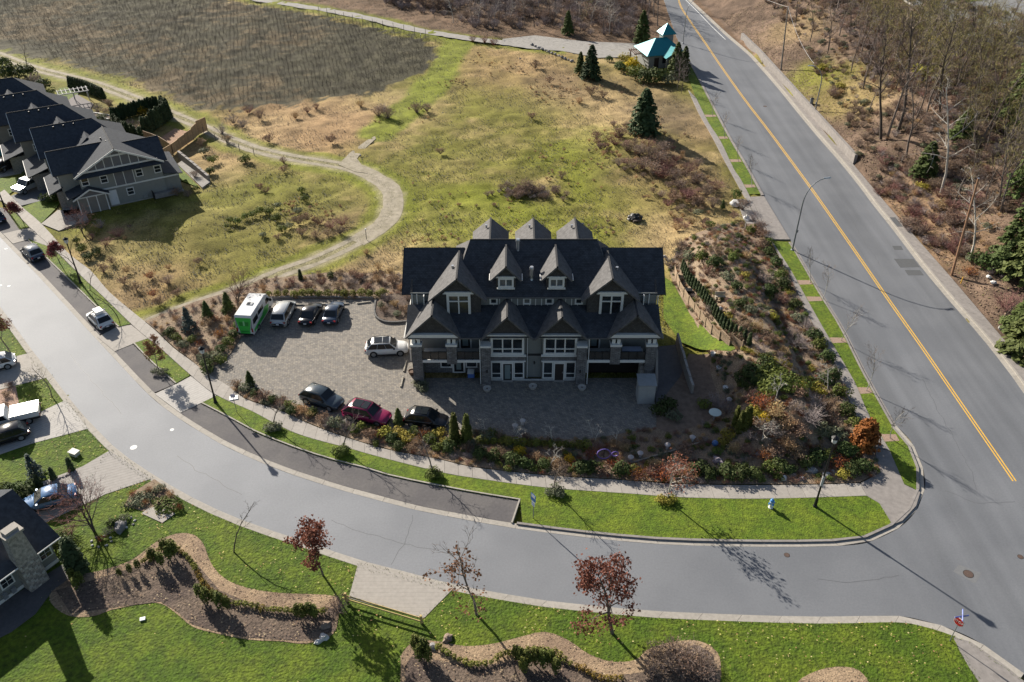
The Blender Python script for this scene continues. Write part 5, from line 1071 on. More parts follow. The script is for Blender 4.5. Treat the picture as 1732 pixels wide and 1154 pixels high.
def stuff_of(name, protos, xy, sca, dz=0.0, seed=0):
    """one object of many uncountable clumps: geometry nodes put copies of a few kinds on scattered ground points"""
    xy = np.array(xy); n = len(xy); z = hgt(xy[:, 0], xy[:, 1]) + dz
    me = bpy.data.meshes.new(name); me.vertices.add(n); me.vertices.foreach_set('co', np.c_[xy, z].astype(np.float32).ravel())
    for nm, dat, ty in (('scl', (sca * nr.uniform(.6, 1.25, n)), 'FLOAT'), ('rot', nr.uniform(0, 6.28, n), 'FLOAT'), ('pick', nr.integers(0, len(protos), n), 'INT')):
        a = me.attributes.new(nm, ty, 'POINT'); a.data.foreach_set('value', dat.astype(np.float32 if ty == 'FLOAT' else np.int32))
    o = link(name, me, kind='stuff'); col = bpy.data.collections.new(name + '_kinds')
    for i, p in enumerate(protos):
        if id(p) not in STUFFC: STUFFC[id(p)] = joined(p)
        col.objects.link(bpy.data.objects.new('%s_%02d' % (name, i), STUFFC[id(p)]))
    g = bpy.data.node_groups.new(name, 'GeometryNodeTree'); g.interface.new_socket('Geometry', in_out='INPUT', socket_type='NodeSocketGeometry'); g.interface.new_socket('Geometry', in_out='OUTPUT', socket_type='NodeSocketGeometry')
    N, L = g.nodes, g.links; gi, go = N.new('NodeGroupInput'), N.new('NodeGroupOutput'); ip = N.new('GeometryNodeInstanceOnPoints'); ci = N.new('GeometryNodeCollectionInfo'); ci.inputs[0].default_value = col; ci.inputs['Separate Children'].default_value = True; ci.inputs['Reset Children'].default_value = True
    def attr(nm, ty): a = N.new('GeometryNodeInputNamedAttribute'); a.data_type = ty; a.inputs[0].default_value = nm; return a.outputs[0]
    ip.inputs['Pick Instance'].default_value = True; cx = N.new('ShaderNodeCombineXYZ'); L.new(attr('rot', 'FLOAT'), cx.inputs[2]); L.new(gi.outputs[0], ip.inputs['Points']); L.new(ci.outputs[0], ip.inputs['Instance']); L.new(attr('pick', 'INT'), ip.inputs['Instance Index']); L.new(cx.outputs[0], ip.inputs['Rotation']); L.new(attr('scl', 'FLOAT'), ip.inputs['Scale']); L.new(ip.outputs[0], go.inputs[0])
    o.modifiers.new('scatter', 'NODES').node_group = g
    return o
# ---------------------------------------------------------------- street trees and saplings
T_red.put(1036, 1072, rz=.4, label='broad tree full of russet leaves on the front lawn', group='street trees')
T_red2.put(547, 974, rz=1.0, label='slim tree with russet leaves on the lawn edge before the timber barrier', group='street trees')
T_half.put(806, 1040, sca=1.3, rz=2.2, label='tall mostly bare tree with russet leaves only on its low branches', group='street trees')
T_red2.put(20, 600, sca=.95, rz=.5, label='russet leaved tree on the small lawn between the two driveways', group='street trees')
T_red2.put(268, 628, sca=.66, rz=2.5, label='small red leaved tree on the short verge before the lot driveway', group='street trees'); T_mar.put(102, 447, sca=.85, label='small maroon leaved tree on the verge by the dark parked suv', group='street trees'); T_mar.put(40, 376, sca=.8, label='maroon leaved tree at the driveway with the silver pickup', group='street trees')
T_plum.put(160, 900, label='wide bare reddish plum tree over the driveway with the blue sedan', group='garden trees'); T_plum.put(140, 395, sca=.8, label='bare mauve tree spreading at the corner of the end house', group='garden trees')
T_thin.put(395, 935, sca=.95, label='thin leafless sapling on the lawn by the curved mulch bed', group='street trees'); WOOD[2].put(88, 672, sca=.52, label='leafless spreading tree on the lawn before the white driveway', group='street trees')
for px, py, s_ in ((130, 455, .8), (152, 492, .8), (199, 535, .85), (120, 432, .7)): T_thin.put(px, py, sca=s_, desc='thin leafless sapling on the long verge', group='street trees')
for px, py, s_, in ((463, 723, .9), (581, 762, .95), (733, 805, 1.0), (936, 832, .9)): T_sap.put(px, py, sca=s_, desc='small leafless tree with foot shrubs', group='street trees')
T_rust.put(1128, 848, sca=1.05, rz=1.2, label='small tree with rusty leaves and pale trunk on the corner verge', group='street trees')
for px, py, d in ((463, 727, S_grey[0]), (581, 768, S_green[0]), (733, 809, S_green[1]), (936, 836, S_grey[1]), (1128, 852, S_yel[0]), (272, 632, S_grey[0])):
    for k in range(3 if px != 272 else 2): x, y = G(px, py); d.put(xy=(x + rng.uniform(-.55, .55), y + rng.uniform(-.3, .3)), sca=rng.uniform(.55, .85), desc='low clipped shrub under a street tree', group='shrubs at the street trees', dz=.1)
for px, py in TREEPITS: T_whip.put(px + rng.uniform(-2, 2), py, sca=rng.uniform(.85, 1.05), desc='thin leafless sapling on the main road verge', group='verge saplings', dz=.1)
# ---------------------------------------------------------------- front lawn beds
CURVE1 = [(118, 978), (150, 988), (185, 978), (210, 968), (236, 960), (262, 938), (288, 925), (300, 932), (318, 945), (330, 962), (337, 976), (345, 990), (352, 998), (372, 1010), (390, 1022), (410, 1026), (428, 1028), (448, 1034), (472, 1036), (494, 1038), (520, 1040), (548, 1038)]
c1 = resample(spline(GP(CURVE1, 0), 4), 52)
for i, (x, y) in enumerate(c1):
    if 12 < i: (S_seedo if 26 < i < 36 or i % 7 == 0 else S_seed).put(xy=(x, y), sca=rng.uniform(.75, 1.15), desc='small round box shrub in the curved bed', group='box shrubs edging the mulch beds', dz=.13)
for px, py, s_ in ((262, 955, 1.0), (275, 960, .9), (283, 940, 1.05), (296, 944, 1.1), (289, 950, .9), (342, 1016, 1.0), (352, 1024, 1.05), (364, 1022, .8), (375, 1032, 1.1), (386, 1034, .9), (505, 1046, .85), (514, 1048, .9), (526, 1046, .95), (534, 1048, .85), (127, 985, .8), (140, 992, .85), (133, 1000, .8), (222, 972, .6), (236, 966, .65), (205, 978, .55)): S_yew.put(px, py, sca=s_ * .95, desc='upright dark yew in the curved mulch bed', group='yews in the mulch beds', dz=.12)
CURVE2 = [(742, 1098), (756, 1108), (775, 1118), (800, 1128), (830, 1124), (850, 1112), (880, 1105), (910, 1104), (938, 1108), (960, 1124), (985, 1134), (1005, 1146), (1025, 1152), (1050, 1150)]
for i, (x, y) in enumerate(resample(spline(GP(CURVE2, 0), 4), 30)): (S_seedo if i > 22 else S_seed).put(xy=(x, y), sca=rng.uniform(.75, 1.15), desc='small round box shrub in the lower bed', group='box shrubs edging the mulch beds', dz=.13)
for px, py, s_ in ((705, 1106, 1.15), (718, 1112, 1.2), (712, 1120, 1.1), (725, 1122, 1.0), (880, 1124, 1.0), (892, 1130, 1.1), (905, 1126, 1.1), (918, 1132, 1.15), (930, 1128, 1.0), (940, 1142, 1.0), (886, 1140, 1.0), (872, 1118, .9)): S_yew.put(px, py, sca=s_ * .95, desc='upright dark yew in the lower mulch bed', group='yews in the mulch beds', dz=.12)
for px, py, s_ in ((1110, 1112, 1.5), (1140, 1108, 1.6), (1170, 1115, 1.5), (1130, 1130, 1.5), (1160, 1135, 1.6), (1190, 1125, 1.3), (1105, 1138, 1.3), (1190, 1145, 1.4)): S_bram.put(px, py, sca=s_ * .5, desc='dense leafless mauve shrub, lower bed', group='leafless shrubs in the beds')
S_bram.put(572, 1034, sca=.75, label='dark leafless shrub at the end of the curved mulch bed'); 
for px, py, p, s_, d in ((238, 848, S_mat, .95, 'low grey green ground cover mat'), (284, 858, S_matd, .95, 'low green juniper mat'), (225, 838, S_rust, .5, 'small rusty clump'), (252, 832, S_rust, .45, 'small rusty clump'), (246, 854, S_rust, .45, 'small rusty clump'), (272, 830, S_grey[0], .6, 'grey green shrub'), (290, 840, S_tan, .6, 'tan grass clump'), (305, 862, S_rust, .5, 'small rusty clump')): p.put(px, py, sca=s_, desc=d + ' in the bed by the patio slab', group='plants round the patio slab', dz=.1)
for px, py, p, s_, l in ((194, 890, S_dark[0], .6, 'dark round shrub beside the lawn boulders'), (212, 880, S_grey[1], .55, 'grey round shrub behind the lawn boulders'), (172, 915, S_rust, .55, 'rusty shrub in the stone ring below the plum tree'), (182, 905, S_purp, .6, 'mauve shrub in the stone ring'), (120, 905, S_red, .9, 'reddish shrub by the driveway edge'), (118, 925, S_dark[1], .8, 'dark shrub against the stone chimney house'), (100, 925, S_dark[2], .9, 'dark broad shrub at the corner of the stone chimney house')): p.put(px, py, sca=s_, label=l, dz=.08)
CYPS.put(133, 968, sca=(1.9, 1.9, 1.75), label='fat dark columnar cypress beside the stone chimney house')
for px, py, s_ in ((122, 797, .75), (92, 812, .7), (68, 825, .72)): CYPS.put(px, py, sca=s_, desc='little upright cypress along the driveway stones', group='little cypresses by the driveway')
BLUEC.put(62, 808, sca=.85, label='blue green weeping spruce on the lawn beside the blue sedan'); 
for px, py, s_ in ((10, 835, 1.0), (28, 838, 1.1), (45, 842, 1.0), (52, 830, .9)): S_dark[1].put(px, py, sca=s_, desc='dark shrub along the blue sedan driveway', group='shrubs by the driveway')
for px, py in ((18, 655), (8, 690), (12, 672)): S_brown.put(px, py, sca=.6, desc='dry brown shrub between the driveways')
# ---------------------------------------------------------------- hedge behind the stalls, lamp bed, planter
for i in range(14): S_box[i % 2].put(456 + i * 14.2, 503 - (i % 3), sca=rng.uniform(.8, 1.05), desc='round box shrub in the stall hedge', group='box hedge behind the stalls', dz=.12)
S_box[0].put(648, 503, sca=1.25, label='big bright green box shrub at the end of the stall hedge', dz=.1)
for px, py, p, s_, d in ((470, 488, S_purp, .8, 'leafless mauve shrub'), (495, 480, S_red, .9, 'reddish leafless shrub'), (520, 490, S_brown, .8, 'brown seedhead shrub'), (545, 482, S_red, 1.0, 'reddish leafless shrub'), (572, 490, S_brown, .9, 'brown seedhead shrub'), (560, 470, S_dark[0], .6, 'dark round shrub'), (590, 482, S_purp, 1.0, 'leafless mauve shrub'), (620, 490, S_red, .8, 'reddish leafless shrub'), (640, 478, S_tan, 1.0, 'tan grass clump'), (530, 475, S_purp, .8, 'leafless mauve shrub'), (446, 492, S_tan, .8, 'tan grass clump'), (665, 480, S_brown, 1.0, 'brown seedhead shrub'), (680, 492, S_tan, .9, 'tan grass clump'), (608, 474, S_red, .8, 'reddish leafless shrub')): p.put(px, py, sca=s_, desc=d + ' behind the stall hedge', group='shrubs behind the stall hedge', dz=.1)
CYPS.put(509, 474, sca=.7, label='little brown green cone shrub above the stall hedge')
for px, py, p, s_, d in ((650, 530, S_brown, .7, 'brown seedhead shrub'), (668, 520, S_tan, .8, 'tan grass clump'), (685, 530, S_brown, .9, 'brown seedhead shrub'), (672, 536, S_grey[0], .6, 'grey green shrub'), (655, 512, S_purp, .9, 'leafless mauve shrub'), (690, 510, S_bram, .6, 'dark leafless shrub'), (645, 521, S_grey[1], .55, 'grey green shrub')): p.put(px, py, sca=s_, desc=d + ' in the rounded planter', group='plants in the rounded planter', dz=.2)
for px, py, p, s_, d in ((288, 567, S_dark[0], .7, 'dark evergreen shrub'), (300, 577, S_green[0], .75, 'green shrub'), (312, 588, S_grey[0], .8, 'grey green shrub'), (325, 580, S_green[1], .7, 'green shrub'), (332, 600, S_brown, .9, 'brown seedhead shrub'), (345, 610, S_grey[1], .9, 'grey green shrub'), (350, 622, S_dark[1], .8, 'dark evergreen shrub'), (365, 608, S_grey[0], .85, 'grey green shrub'), (375, 596, S_dark[2], .7, 'dark evergreen shrub'), (388, 583, S_green[2], .75, 'green shrub'), (398, 570, S_dark[0], .7, 'dark evergreen shrub'), (404, 556, S_green[0], .7, 'green shrub'), (372, 570, S_rust, .9, 'rusty leafless shrub'), (355, 552, S_brown, 1.0, 'brown seedhead shrub'), (330, 555, S_red, .8, 'reddish leafless shrub'), (310, 550, S_pinkb, .8, 'pale pinkish shrub'), (365, 545, S_rust, .8, 'rusty leafless shrub'), (385, 545, S_tan, .8, 'tan grass clump'), (340, 585, S_rust, .7, 'rusty leafless shrub'), (395, 535, S_red, .8, 'reddish leafless shrub'), (300, 545, S_tan, .8, 'tan grass clump'), (410, 530, S_brown, .8, 'brown seedhead shrub'), (353, 630, S_dark[0], .75, 'dark evergreen shrub'), (375, 615, S_green[0], .8, 'green shrub')): p.put(px, py, sca=s_, desc=d + ' by the lot entrance', group='shrubs by the lot entrance', dz=.1)
BLUEC.put(322, 560, sca=.95, label='small blue green spruce in the bed by the gravel track'); CON[1].put(352, 538, sca=.34, label='small dark conifer in the entrance bed nearer the street'); CON[1].put(388, 530, sca=.42, label='small dark conifer in the entrance bed by the camper van'); T_plum.put(402, 520, sca=.85, label='bare dark tree behind the green camper van')
# ---------------------------------------------------------------- long bed between sidewalk and lot
rows = [(402, 655, S_brown, .9), (415, 660, S_grey[0], .95), (424, 652, CON[1], .3), (432, 668, S_dark[0], .75), (447, 676, S_brown, .9), (462, 680, S_dark[1], .8), (478, 686, S_brown, .9), (490, 690, S_green[0], .9), (494, 700, S_dark[2], .85), (512, 700, S_tan, 1.0), (524, 706, S_tan, .9), (530, 702, S_green[1], .85), (546, 714, S_brown, 1.0), (556, 722, S_purp, .9), (570, 722, S_grey[1], 1.1), (584, 728, S_purp, 1.0), (600, 732, S_green[2], .9), (612, 728, S_hedge if False else S_box[0], 1.2), (626, 740, S_brown, 1.0), (640, 742, S_rust, .9), (652, 738, S_yel[0], 1.1), (664, 748, S_dark[0], .9), (676, 738, S_yel[1], 1.1), (690, 746, S_yel[0], 1.0), (700, 736, S_green[0], .9), (706, 752, S_tan, .9), (716, 740, S_rust, .9), (728, 748, S_green[1], 1.0), (742, 738, S_yel[1], 1.1), (752, 752, S_yel[0], .8), (760, 762, S_dark[1], 1.0), (700, 764, S_brown, .9), (676, 760, S_dark[2], .8), (740, 762, S_green[2], .9), (812, 772, S_dark[0], 1.1), (790, 764, S_brown, .9), (800, 752, S_grey[0], .7), (836, 778, S_dark[1], 1.0), (850, 772, S_brown, .9), (866, 784, S_dark[2], 1.1), (878, 770, S_gold, .8), (890, 790, S_dark[0], .9), (905, 780, S_tan, .9), (920, 792, S_dark[1], 1.1), (938, 786, S_tan, .8), (948, 796, S_brown, 1.0), (962, 782, S_gold, .75), (975, 792, S_rust, .9), (985, 798, S_dark[2], 1.1), (1005, 796, S_dark[0], 1.0), (1018, 800, S_brown, 1.0), (1040, 794, S_rust, 1.0), (1052, 802, S_dark[1], 1.2), (1075, 798, S_green[0], .8), (1000, 774, S_rust, .9), (1012, 762, S_red, .8), (1040, 758, S_tan, 1.0), (1056, 764, S_tan, .9), (775, 752, S_green[0], .7), (820, 744, S_grey[1], .9), (833, 738, S_green[2], .9), (846, 742, S_brown, .7)]
ND = {id(S_brown): 'brown seedhead shrub', id(S_tan): 'tan grass clump', id(S_purp): 'leafless mauve shrub', id(S_rust): 'rusty leafless shrub', id(S_red): 'reddish leafless shrub', id(S_gold): 'bright golden shrub', id(S_pinkb): 'pale pinkish shrub', id(S_bram): 'dark leafless shrub', id(S_mat): 'flat grey green mat', id(S_matd): 'flat green mat', id(S_bramp): 'arching reddish bramble'}
for L_, n_ in ((S_dark, 'dark evergreen shrub'), (S_green, 'green shrub'), (S_grey, 'grey green shrub'), (S_yel, 'yellow green shrub'), (S_box, 'olive box shrub'), (S_mound, 'broad low evergreen mound'), (CON, 'small dark conifer')):
    for p_ in L_: ND[id(p_)] = n_
for px, py, p, s_ in rows: p.put(px, py, sca=s_ * rng.uniform(.82, 1.0) * (.88 if p in S_dark or p in S_green else 1.0), desc=ND[id(p)] + ' in the sidewalk bed', group='shrubs in the long sidewalk bed', dz=.1)
for i, px in enumerate(np.linspace(812, 992, 16)): S_box[i % 2].put(px, 751 + (px - 812) * .05 - abs(px - 900) * .01, sca=rng.uniform(.72, .98), desc='clipped box shrub in the low hedge', group='low box hedge below the lot', dz=.1)
for px, s_ in ((769, 1.0), (790, 1.0)): CYP.put(px, 748 + (2 if px > 780 else 0), sca=s_, desc='pointed cypress in the bed below the lot', group='two pointed cypresses')
CON[1].put(675, 718, sca=.3, label='tiny cone shaped conifer between the burgundy and black suvs')
for px, py, s_ in ((822, 738, .8), (872, 742, .85), (884, 748, .8), (934, 752, .8), (1002, 742, .9), (1042, 755, .8), (930, 792, .9), (1006, 748, .7)): T_gard.put(px, py, sca=s_, desc='small pale leafless tree below the lot', group='pale leafless garden trees', dz=.1)
for px, py, s_ in ((1243, 722, .9), (1250, 732, .95), (1258, 728, 1.0), (1264, 724, .9)): CYP.put(px, py, sca=s_ * .8, desc='upright dark cypress in the garden clump', group='cypress clump by the garden table')
REDC.put(1460, 757, label='rusty red rounded cypress at the street corner of the garden')
# ---------------------------------------------------------------- corner garden on the slope
gard = [(1080, 808, S_rust, 1.1), (1100, 806, S_red, 1.1), (1120, 812, S_rust, 1.2), (1140, 806, S_red, 1.1), (1160, 808, S_rust, 1.0), (1105, 790, S_tan, .8), (1155, 770, S_brown, 1.1), (1180, 800, S_dark[0], 1.2), (1095, 790, S_yel[0], .5), (1200, 806, S_dark[1], 1.0), (1230, 806, S_dark[2], 1.2), (1252, 808, S_dark[0], 1.3), (1275, 808, S_dark[1], 1.0), (1300, 800, S_green[0], 1.1), (1318, 796, S_dark[2], 1.1), (1335, 800, S_dark[0], .9), (1212, 768, S_green[2], .8), (1232, 740, S_yel[0], 1.0), (1222, 752, S_yel[1], .8), (1240, 766, S_tan, 1.0), (1262, 770, S_red, 1.0), (1290, 776, S_rust, .9), (1310, 770, S_brown, 1.1), (1330, 760, S_tan, 1.2), (1346, 776, S_brown, 1.0), (1362, 790, S_dark[1], 1.1), (1380, 780, S_dark[0], 1.3), (1400, 775, S_green[1], 1.0), (1420, 790, S_rust, 1.0), (1430, 770, S_dark[2], 1.3), (1412, 745, S_grey[0], 1.2), (1390, 735, S_grey[1], 1.1), (1400, 720, S_brown, 1.2), (1440, 800, S_dark[0], 1.0), (1424, 808, S_yel[1], .8), (1460, 795, S_dark[2], 1.2), (1300, 735, S_pinkb, 1.3), (1330, 725, S_tan, 1.2), (1350, 740, S_brown, 1.2), (1370, 715, S_purp, 1.3), (1310, 705, S_tan, 1.3), (1345, 695, S_pinkb, 1.0), (1375, 690, S_purp, 1.2), (1400, 695, S_brown, 1.1), (1290, 690, S_rust, 1.4), (1270, 680, S_red, 1.2), (1275, 700, S_yel[1], 1.1), (1295, 712, S_gold, .7), (1280, 705, S_yel[0], .9), (1285, 725, S_tan, 1.0), (1270, 745, S_purp, .9), (1350, 670, S_brown, 1.0), (1215, 690, S_purp, 1.3), (1230, 700, S_purp, 1.1), (1190, 690, S_green[1], 1.0), (1130, 690, S_dark[0], 1.2), (1115, 700, S_dark[1], 1.1), (1140, 710, S_grey[0], .9), (1275, 640, S_mound[0], 1.1), (1305, 650, S_mound[1], 1.25), (1330, 655, S_mound[1], 1.3), (1295, 628, S_mound[0], 1.1), (1258, 648, S_mound[0], .9), (1380, 665, S_yel[0], 1.2), (1355, 655, S_yel[1], .9), (1395, 650, S_dark[2], 1.1), (1372, 628, S_yel[1], .6), (1367, 645, S_gold, .4), (1408, 640, S_dark[0], 1.2), (1420, 670, S_green[0], 1.2), (1430, 700, S_dark[1], 1.2), (1445, 720, S_green[2], 1.1), (1400, 610, S_dark[1], 1.2), (1385, 590, S_green[1], 1.3), (1378, 575, S_dark[2], 1.3), (1362, 560, S_purp, 1.2), (1350, 545, S_grey[0], 1.1), (1345, 520, S_dark[0], 1.1), (1322, 515, S_red, 1.3), (1335, 500, S_yel[0], .8), (1325, 488, S_dark[1], 1.2), (1320, 470, S_green[0], 1.1), (1312, 450, S_dark[2], 1.0), (1300, 432, S_dark[0], 1.1), (1298, 415, S_green[1], 1.0), (1285, 420, S_brown, 1.1), (1270, 395, S_green[2], 1.1), (1290, 402, S_brown, 1.2), (1250, 405, S_dark[0], .8), (1300, 500, S_dark[1], 1.3), (1305, 540, S_yel[1], .9), (1312, 550, S_green[1], .8), (1290, 480, S_pinkb, 1.3), (1260, 470, S_yel[1], .9), (1245, 490, S_dark[2], 1.0), (1230, 475, S_grey[0], 1.1), (1210, 450, S_dark[1], 1.2), (1195, 465, S_red, 1.2), (1185, 440, S_green[0], 1.2), (1215, 430, S_brown, 1.1), (1240, 440, S_green[1], 1.0), (1260, 440, S_tan, 1.1), (1165, 440, S_grey[1], 1.1), (1250, 520, S_dark[0], .9), (1270, 530, S_grey[1], 1.0), (1230, 540, S_yel[0], .9), (1260, 560, S_brown, 1.2), (1280, 560, S_tan, 1.0), (1300, 580, S_brown, 1.0), (1325, 600, S_tan, .9), (1350, 590, S_purp, 1.2), (1340, 570, S_pinkb, 1.1), (1315, 570, S_green[0], .7), (1245, 580, S_brown, 1.1), (1200, 530, S_pinkb, .9), (1285, 600, S_purp, .9), (1320, 620, S_purp, .8), (1235, 555, S_green[2], .9), (1150, 425, S_bram, .8), (1130, 450, S_purp, 1.2), (1145, 440, S_purp, 1.2), (1145, 390, S_tan, 1.2), (1170, 380, S_tan, 1.1), (1200, 385, S_green[1], .9), (1180, 365, S_grey[0], .9), (1240, 370, S_brown, 1.0), (1255, 355, S_bram, .8), (1275, 375, S_purp, 1.2), (1285, 390, S_bram, .7), (1160, 300, S_brown, 1.0), (1245, 335, S_green[0], 1.3)]
for px, py, p, s_ in gard: p.put(px, py, sca=s_ * rng.uniform(.9, 1.1) * (.8 if p in S_dark or p in S_green else 1.0), desc=ND[id(p)] + ' in the corner garden', group='shrubs of the corner garden', dz=.1)
for i, px in enumerate(np.linspace(1258, 1334, 11)): S_yel[i % 2].put(px, 594 + (px - 1258) * .36, sca=rng.uniform(.42, .58), desc='small yellow green shrub in the row', group='row of small yellow green shrubs', dz=.1)
hl = resample(GP([(1150, 462), (1160, 485), (1175, 500), (1200, 535), (1217, 560), (1230, 572), (1246, 580), (1262, 588)]), 26)
for i, (x, y) in enumerate(hl): CYPS.put(xy=(x + .3, y + .25), sca=(.62, .62, .72), desc='little cypress along the wooden fence', group='cypress hedge along the wooden fence', dz=.1)
for px, py, s_ in ((1398, 665, 1.3), (1290, 745, 1.2), (1310, 680, 1.0), (1260, 388, 1.3)): T_gard.put(px, py, sca=s_, desc='pale twisted leafless tree in the garden', group='pale leafless garden trees', dz=.1)
S_grey[0].put(710, 652, sca=.9, label='grey green rounded shrub at the foot of the corner pillar', dz=-.05); S_grey[1].put(716, 660, sca=.8, label='lower grey green shrub below the corner pillar', dz=-.05)
# ---------------------------------------------------------------- boulders
rockm = mat('grey granite', (0.24, 0.23, 0.225), .85, .3, 3, rnd=.2, detail=8); rockw = mat('pale boulder', (0.50, 0.49, 0.47), .85, .25, 3, rnd=.1, detail=8); rockb = mat('brown boulder', (0.20, 0.15, 0.115), .85, .3, 3, rnd=.1)
def rock(px, py, s_, m, desc, group=None, dz=0.05, xy=None, label=None):
    bm = bmesh.new(); bmesh.ops.create_icosphere(bm, subdivisions=2, radius=1); sd = rng.uniform(0, 90)
    for v in bm.verts: k = .78 + .5 * mnoise.noise(v.co * 1.3 + Vector((sd, 0, 0))); v.co = Vector((v.co.x * k, v.co.y * k * .8, max(v.co.z * k * .7, -.25)))
    me = bpy.data.meshes.new('boulder'); bm.to_mesh(me); bm.free(); me.materials.append(m); x, y = G(px, py) if xy is None else xy
    o = link('boulder', me, None, (x, y, float(hgt(x, y)) + dz + s_ * .2), rng.uniform(0, 6), s_, category='boulder', group=group)
    if label: o['label'] = label
    else: later(o, desc)
for px, py, s_, m, l in ((538, 1087, .38, rockw, 'small white boulder at the bed end by the barrier lawn'), (548, 1080, .5, rockw, 'larger white boulder at the bed end by the barrier lawn'), (552, 1060, .55, rockb, 'brown boulder at the end of the curved mulch bed'), (757, 1082, .5, rockb, 'brown flat boulder on the lawn below the timber barrier'), (732, 1096, .42, rockm, 'grey boulder beside the yews of the lower bed'), (711, 1088, .4, rockm, 'flat grey boulder at the tip of the lower bed'), (204, 893, .85, rockm, 'large dark boulder in the lawn stone ring'), (1242, 347, .95, rockw, 'large white boulder at the driveway apron of the main road'), (1262, 372, .8, rockw, 'smaller white boulder below the apron of the main road'), (1214, 783, .7, mat('purplish boulder', (.20, .17, .19), .85, .2, 3), 'purple grey boulder in the sunlit garden'), (1075, 368, .5, rockm, 'grey rock in the dry grass behind the house')): rock(px, py, s_, m, '', label=l)
for px, py, s_ in ((1325, 812, .45), (1340, 806, .5), (1372, 800, .7), (1396, 806, .6), (1355, 812, .45), (1408, 800, .4), (1282, 770, .4)): rock(px, py, s_, rockm if px != 1325 else rockw, 'grey rock at the garden edge', 'rocks at the corner garden')
for i in range(13): rock(900 + i * 5.6, 77 + i * 2.3, rng.uniform(.4, .6), rockm, 'rock in the yard side row', 'row of rocks by the gravel yard')
for i in range(16):
    a = i / 16 * 2 * PI; cx, cy = G(*((212, 885) if i % 2 else (172, 917))); rock(0, 0, .16, rockw if i % 3 else rockm, 'edging stone of the lawn rings', 'edging stones of the lawn rings', .06, (cx + .85 * math.cos(a), cy + .6 * math.sin(a)))
for i in range(14): rock(60 + i * 5.2, 828 - i * 2.2, .2, rockm, 'small stone edging the driveway', 'stones edging the driveway', .06)
for px, py, s_ in ((1694, 557, .5), (1703, 562, .5), (1713, 570, .6), (1725, 578, .6), (1680, 480, .5), (1672, 470, .4), (1708, 590, .35)): rock(px, py, s_, rockw, 'pale stone by the house drive', 'pale stones beyond the far sidewalk')
for px, py, s_ in ((985, 380, .3), (1100, 440, .5), (1110, 447, .4), (1125, 436, .4), (880, 100, .3), (610, 264, .25)): rock(px, py, s_, rockm, 'grey rock lying in the meadow', 'rocks in the meadow')

# uncountable low growth between the garden shrubs and rough tussocks in the meadow
gpoly = [tuple(p) for p in gBED['roadside_bed']]
q = fill([gpoly], 2.6, [GP([(1110, 690), (1150, 640), (1165, 600), (1200, 600), (1230, 680), (1190, 720), (1130, 735), (1110, 725)]), GP([(1122, 470), (1138, 480), (1160, 520), (1205, 572), (1250, 590), (1235, 596), (1205, 594), (1150, 580), (1122, 540)])])
stuff_of('garden_undergrowth', [S_tan, S_brown, S_purp, S_red, S_grey[0], S_green[0], S_rust, S_tan], q, .38, .08)
q = fill([gBED['lamp_bed'], gBED['hedge_bed']], 1.2, [gLOT]); stuff_of('bed_undergrowth', [S_tan, S_brown, S_red, S_purp], q, .4, .08)
def along(poly_px, n, seed):
    g = R(seed); P = np.array(GP(poly_px, 0)); lo, hi = P.min(0), P.max(0); out = []
    while len(out) < n:
        x, y = g.uniform(lo, hi)
        if inside([tuple(p) for p in P], np.array([x]), np.array([y]))[0]: out.append((x, y))
    return out
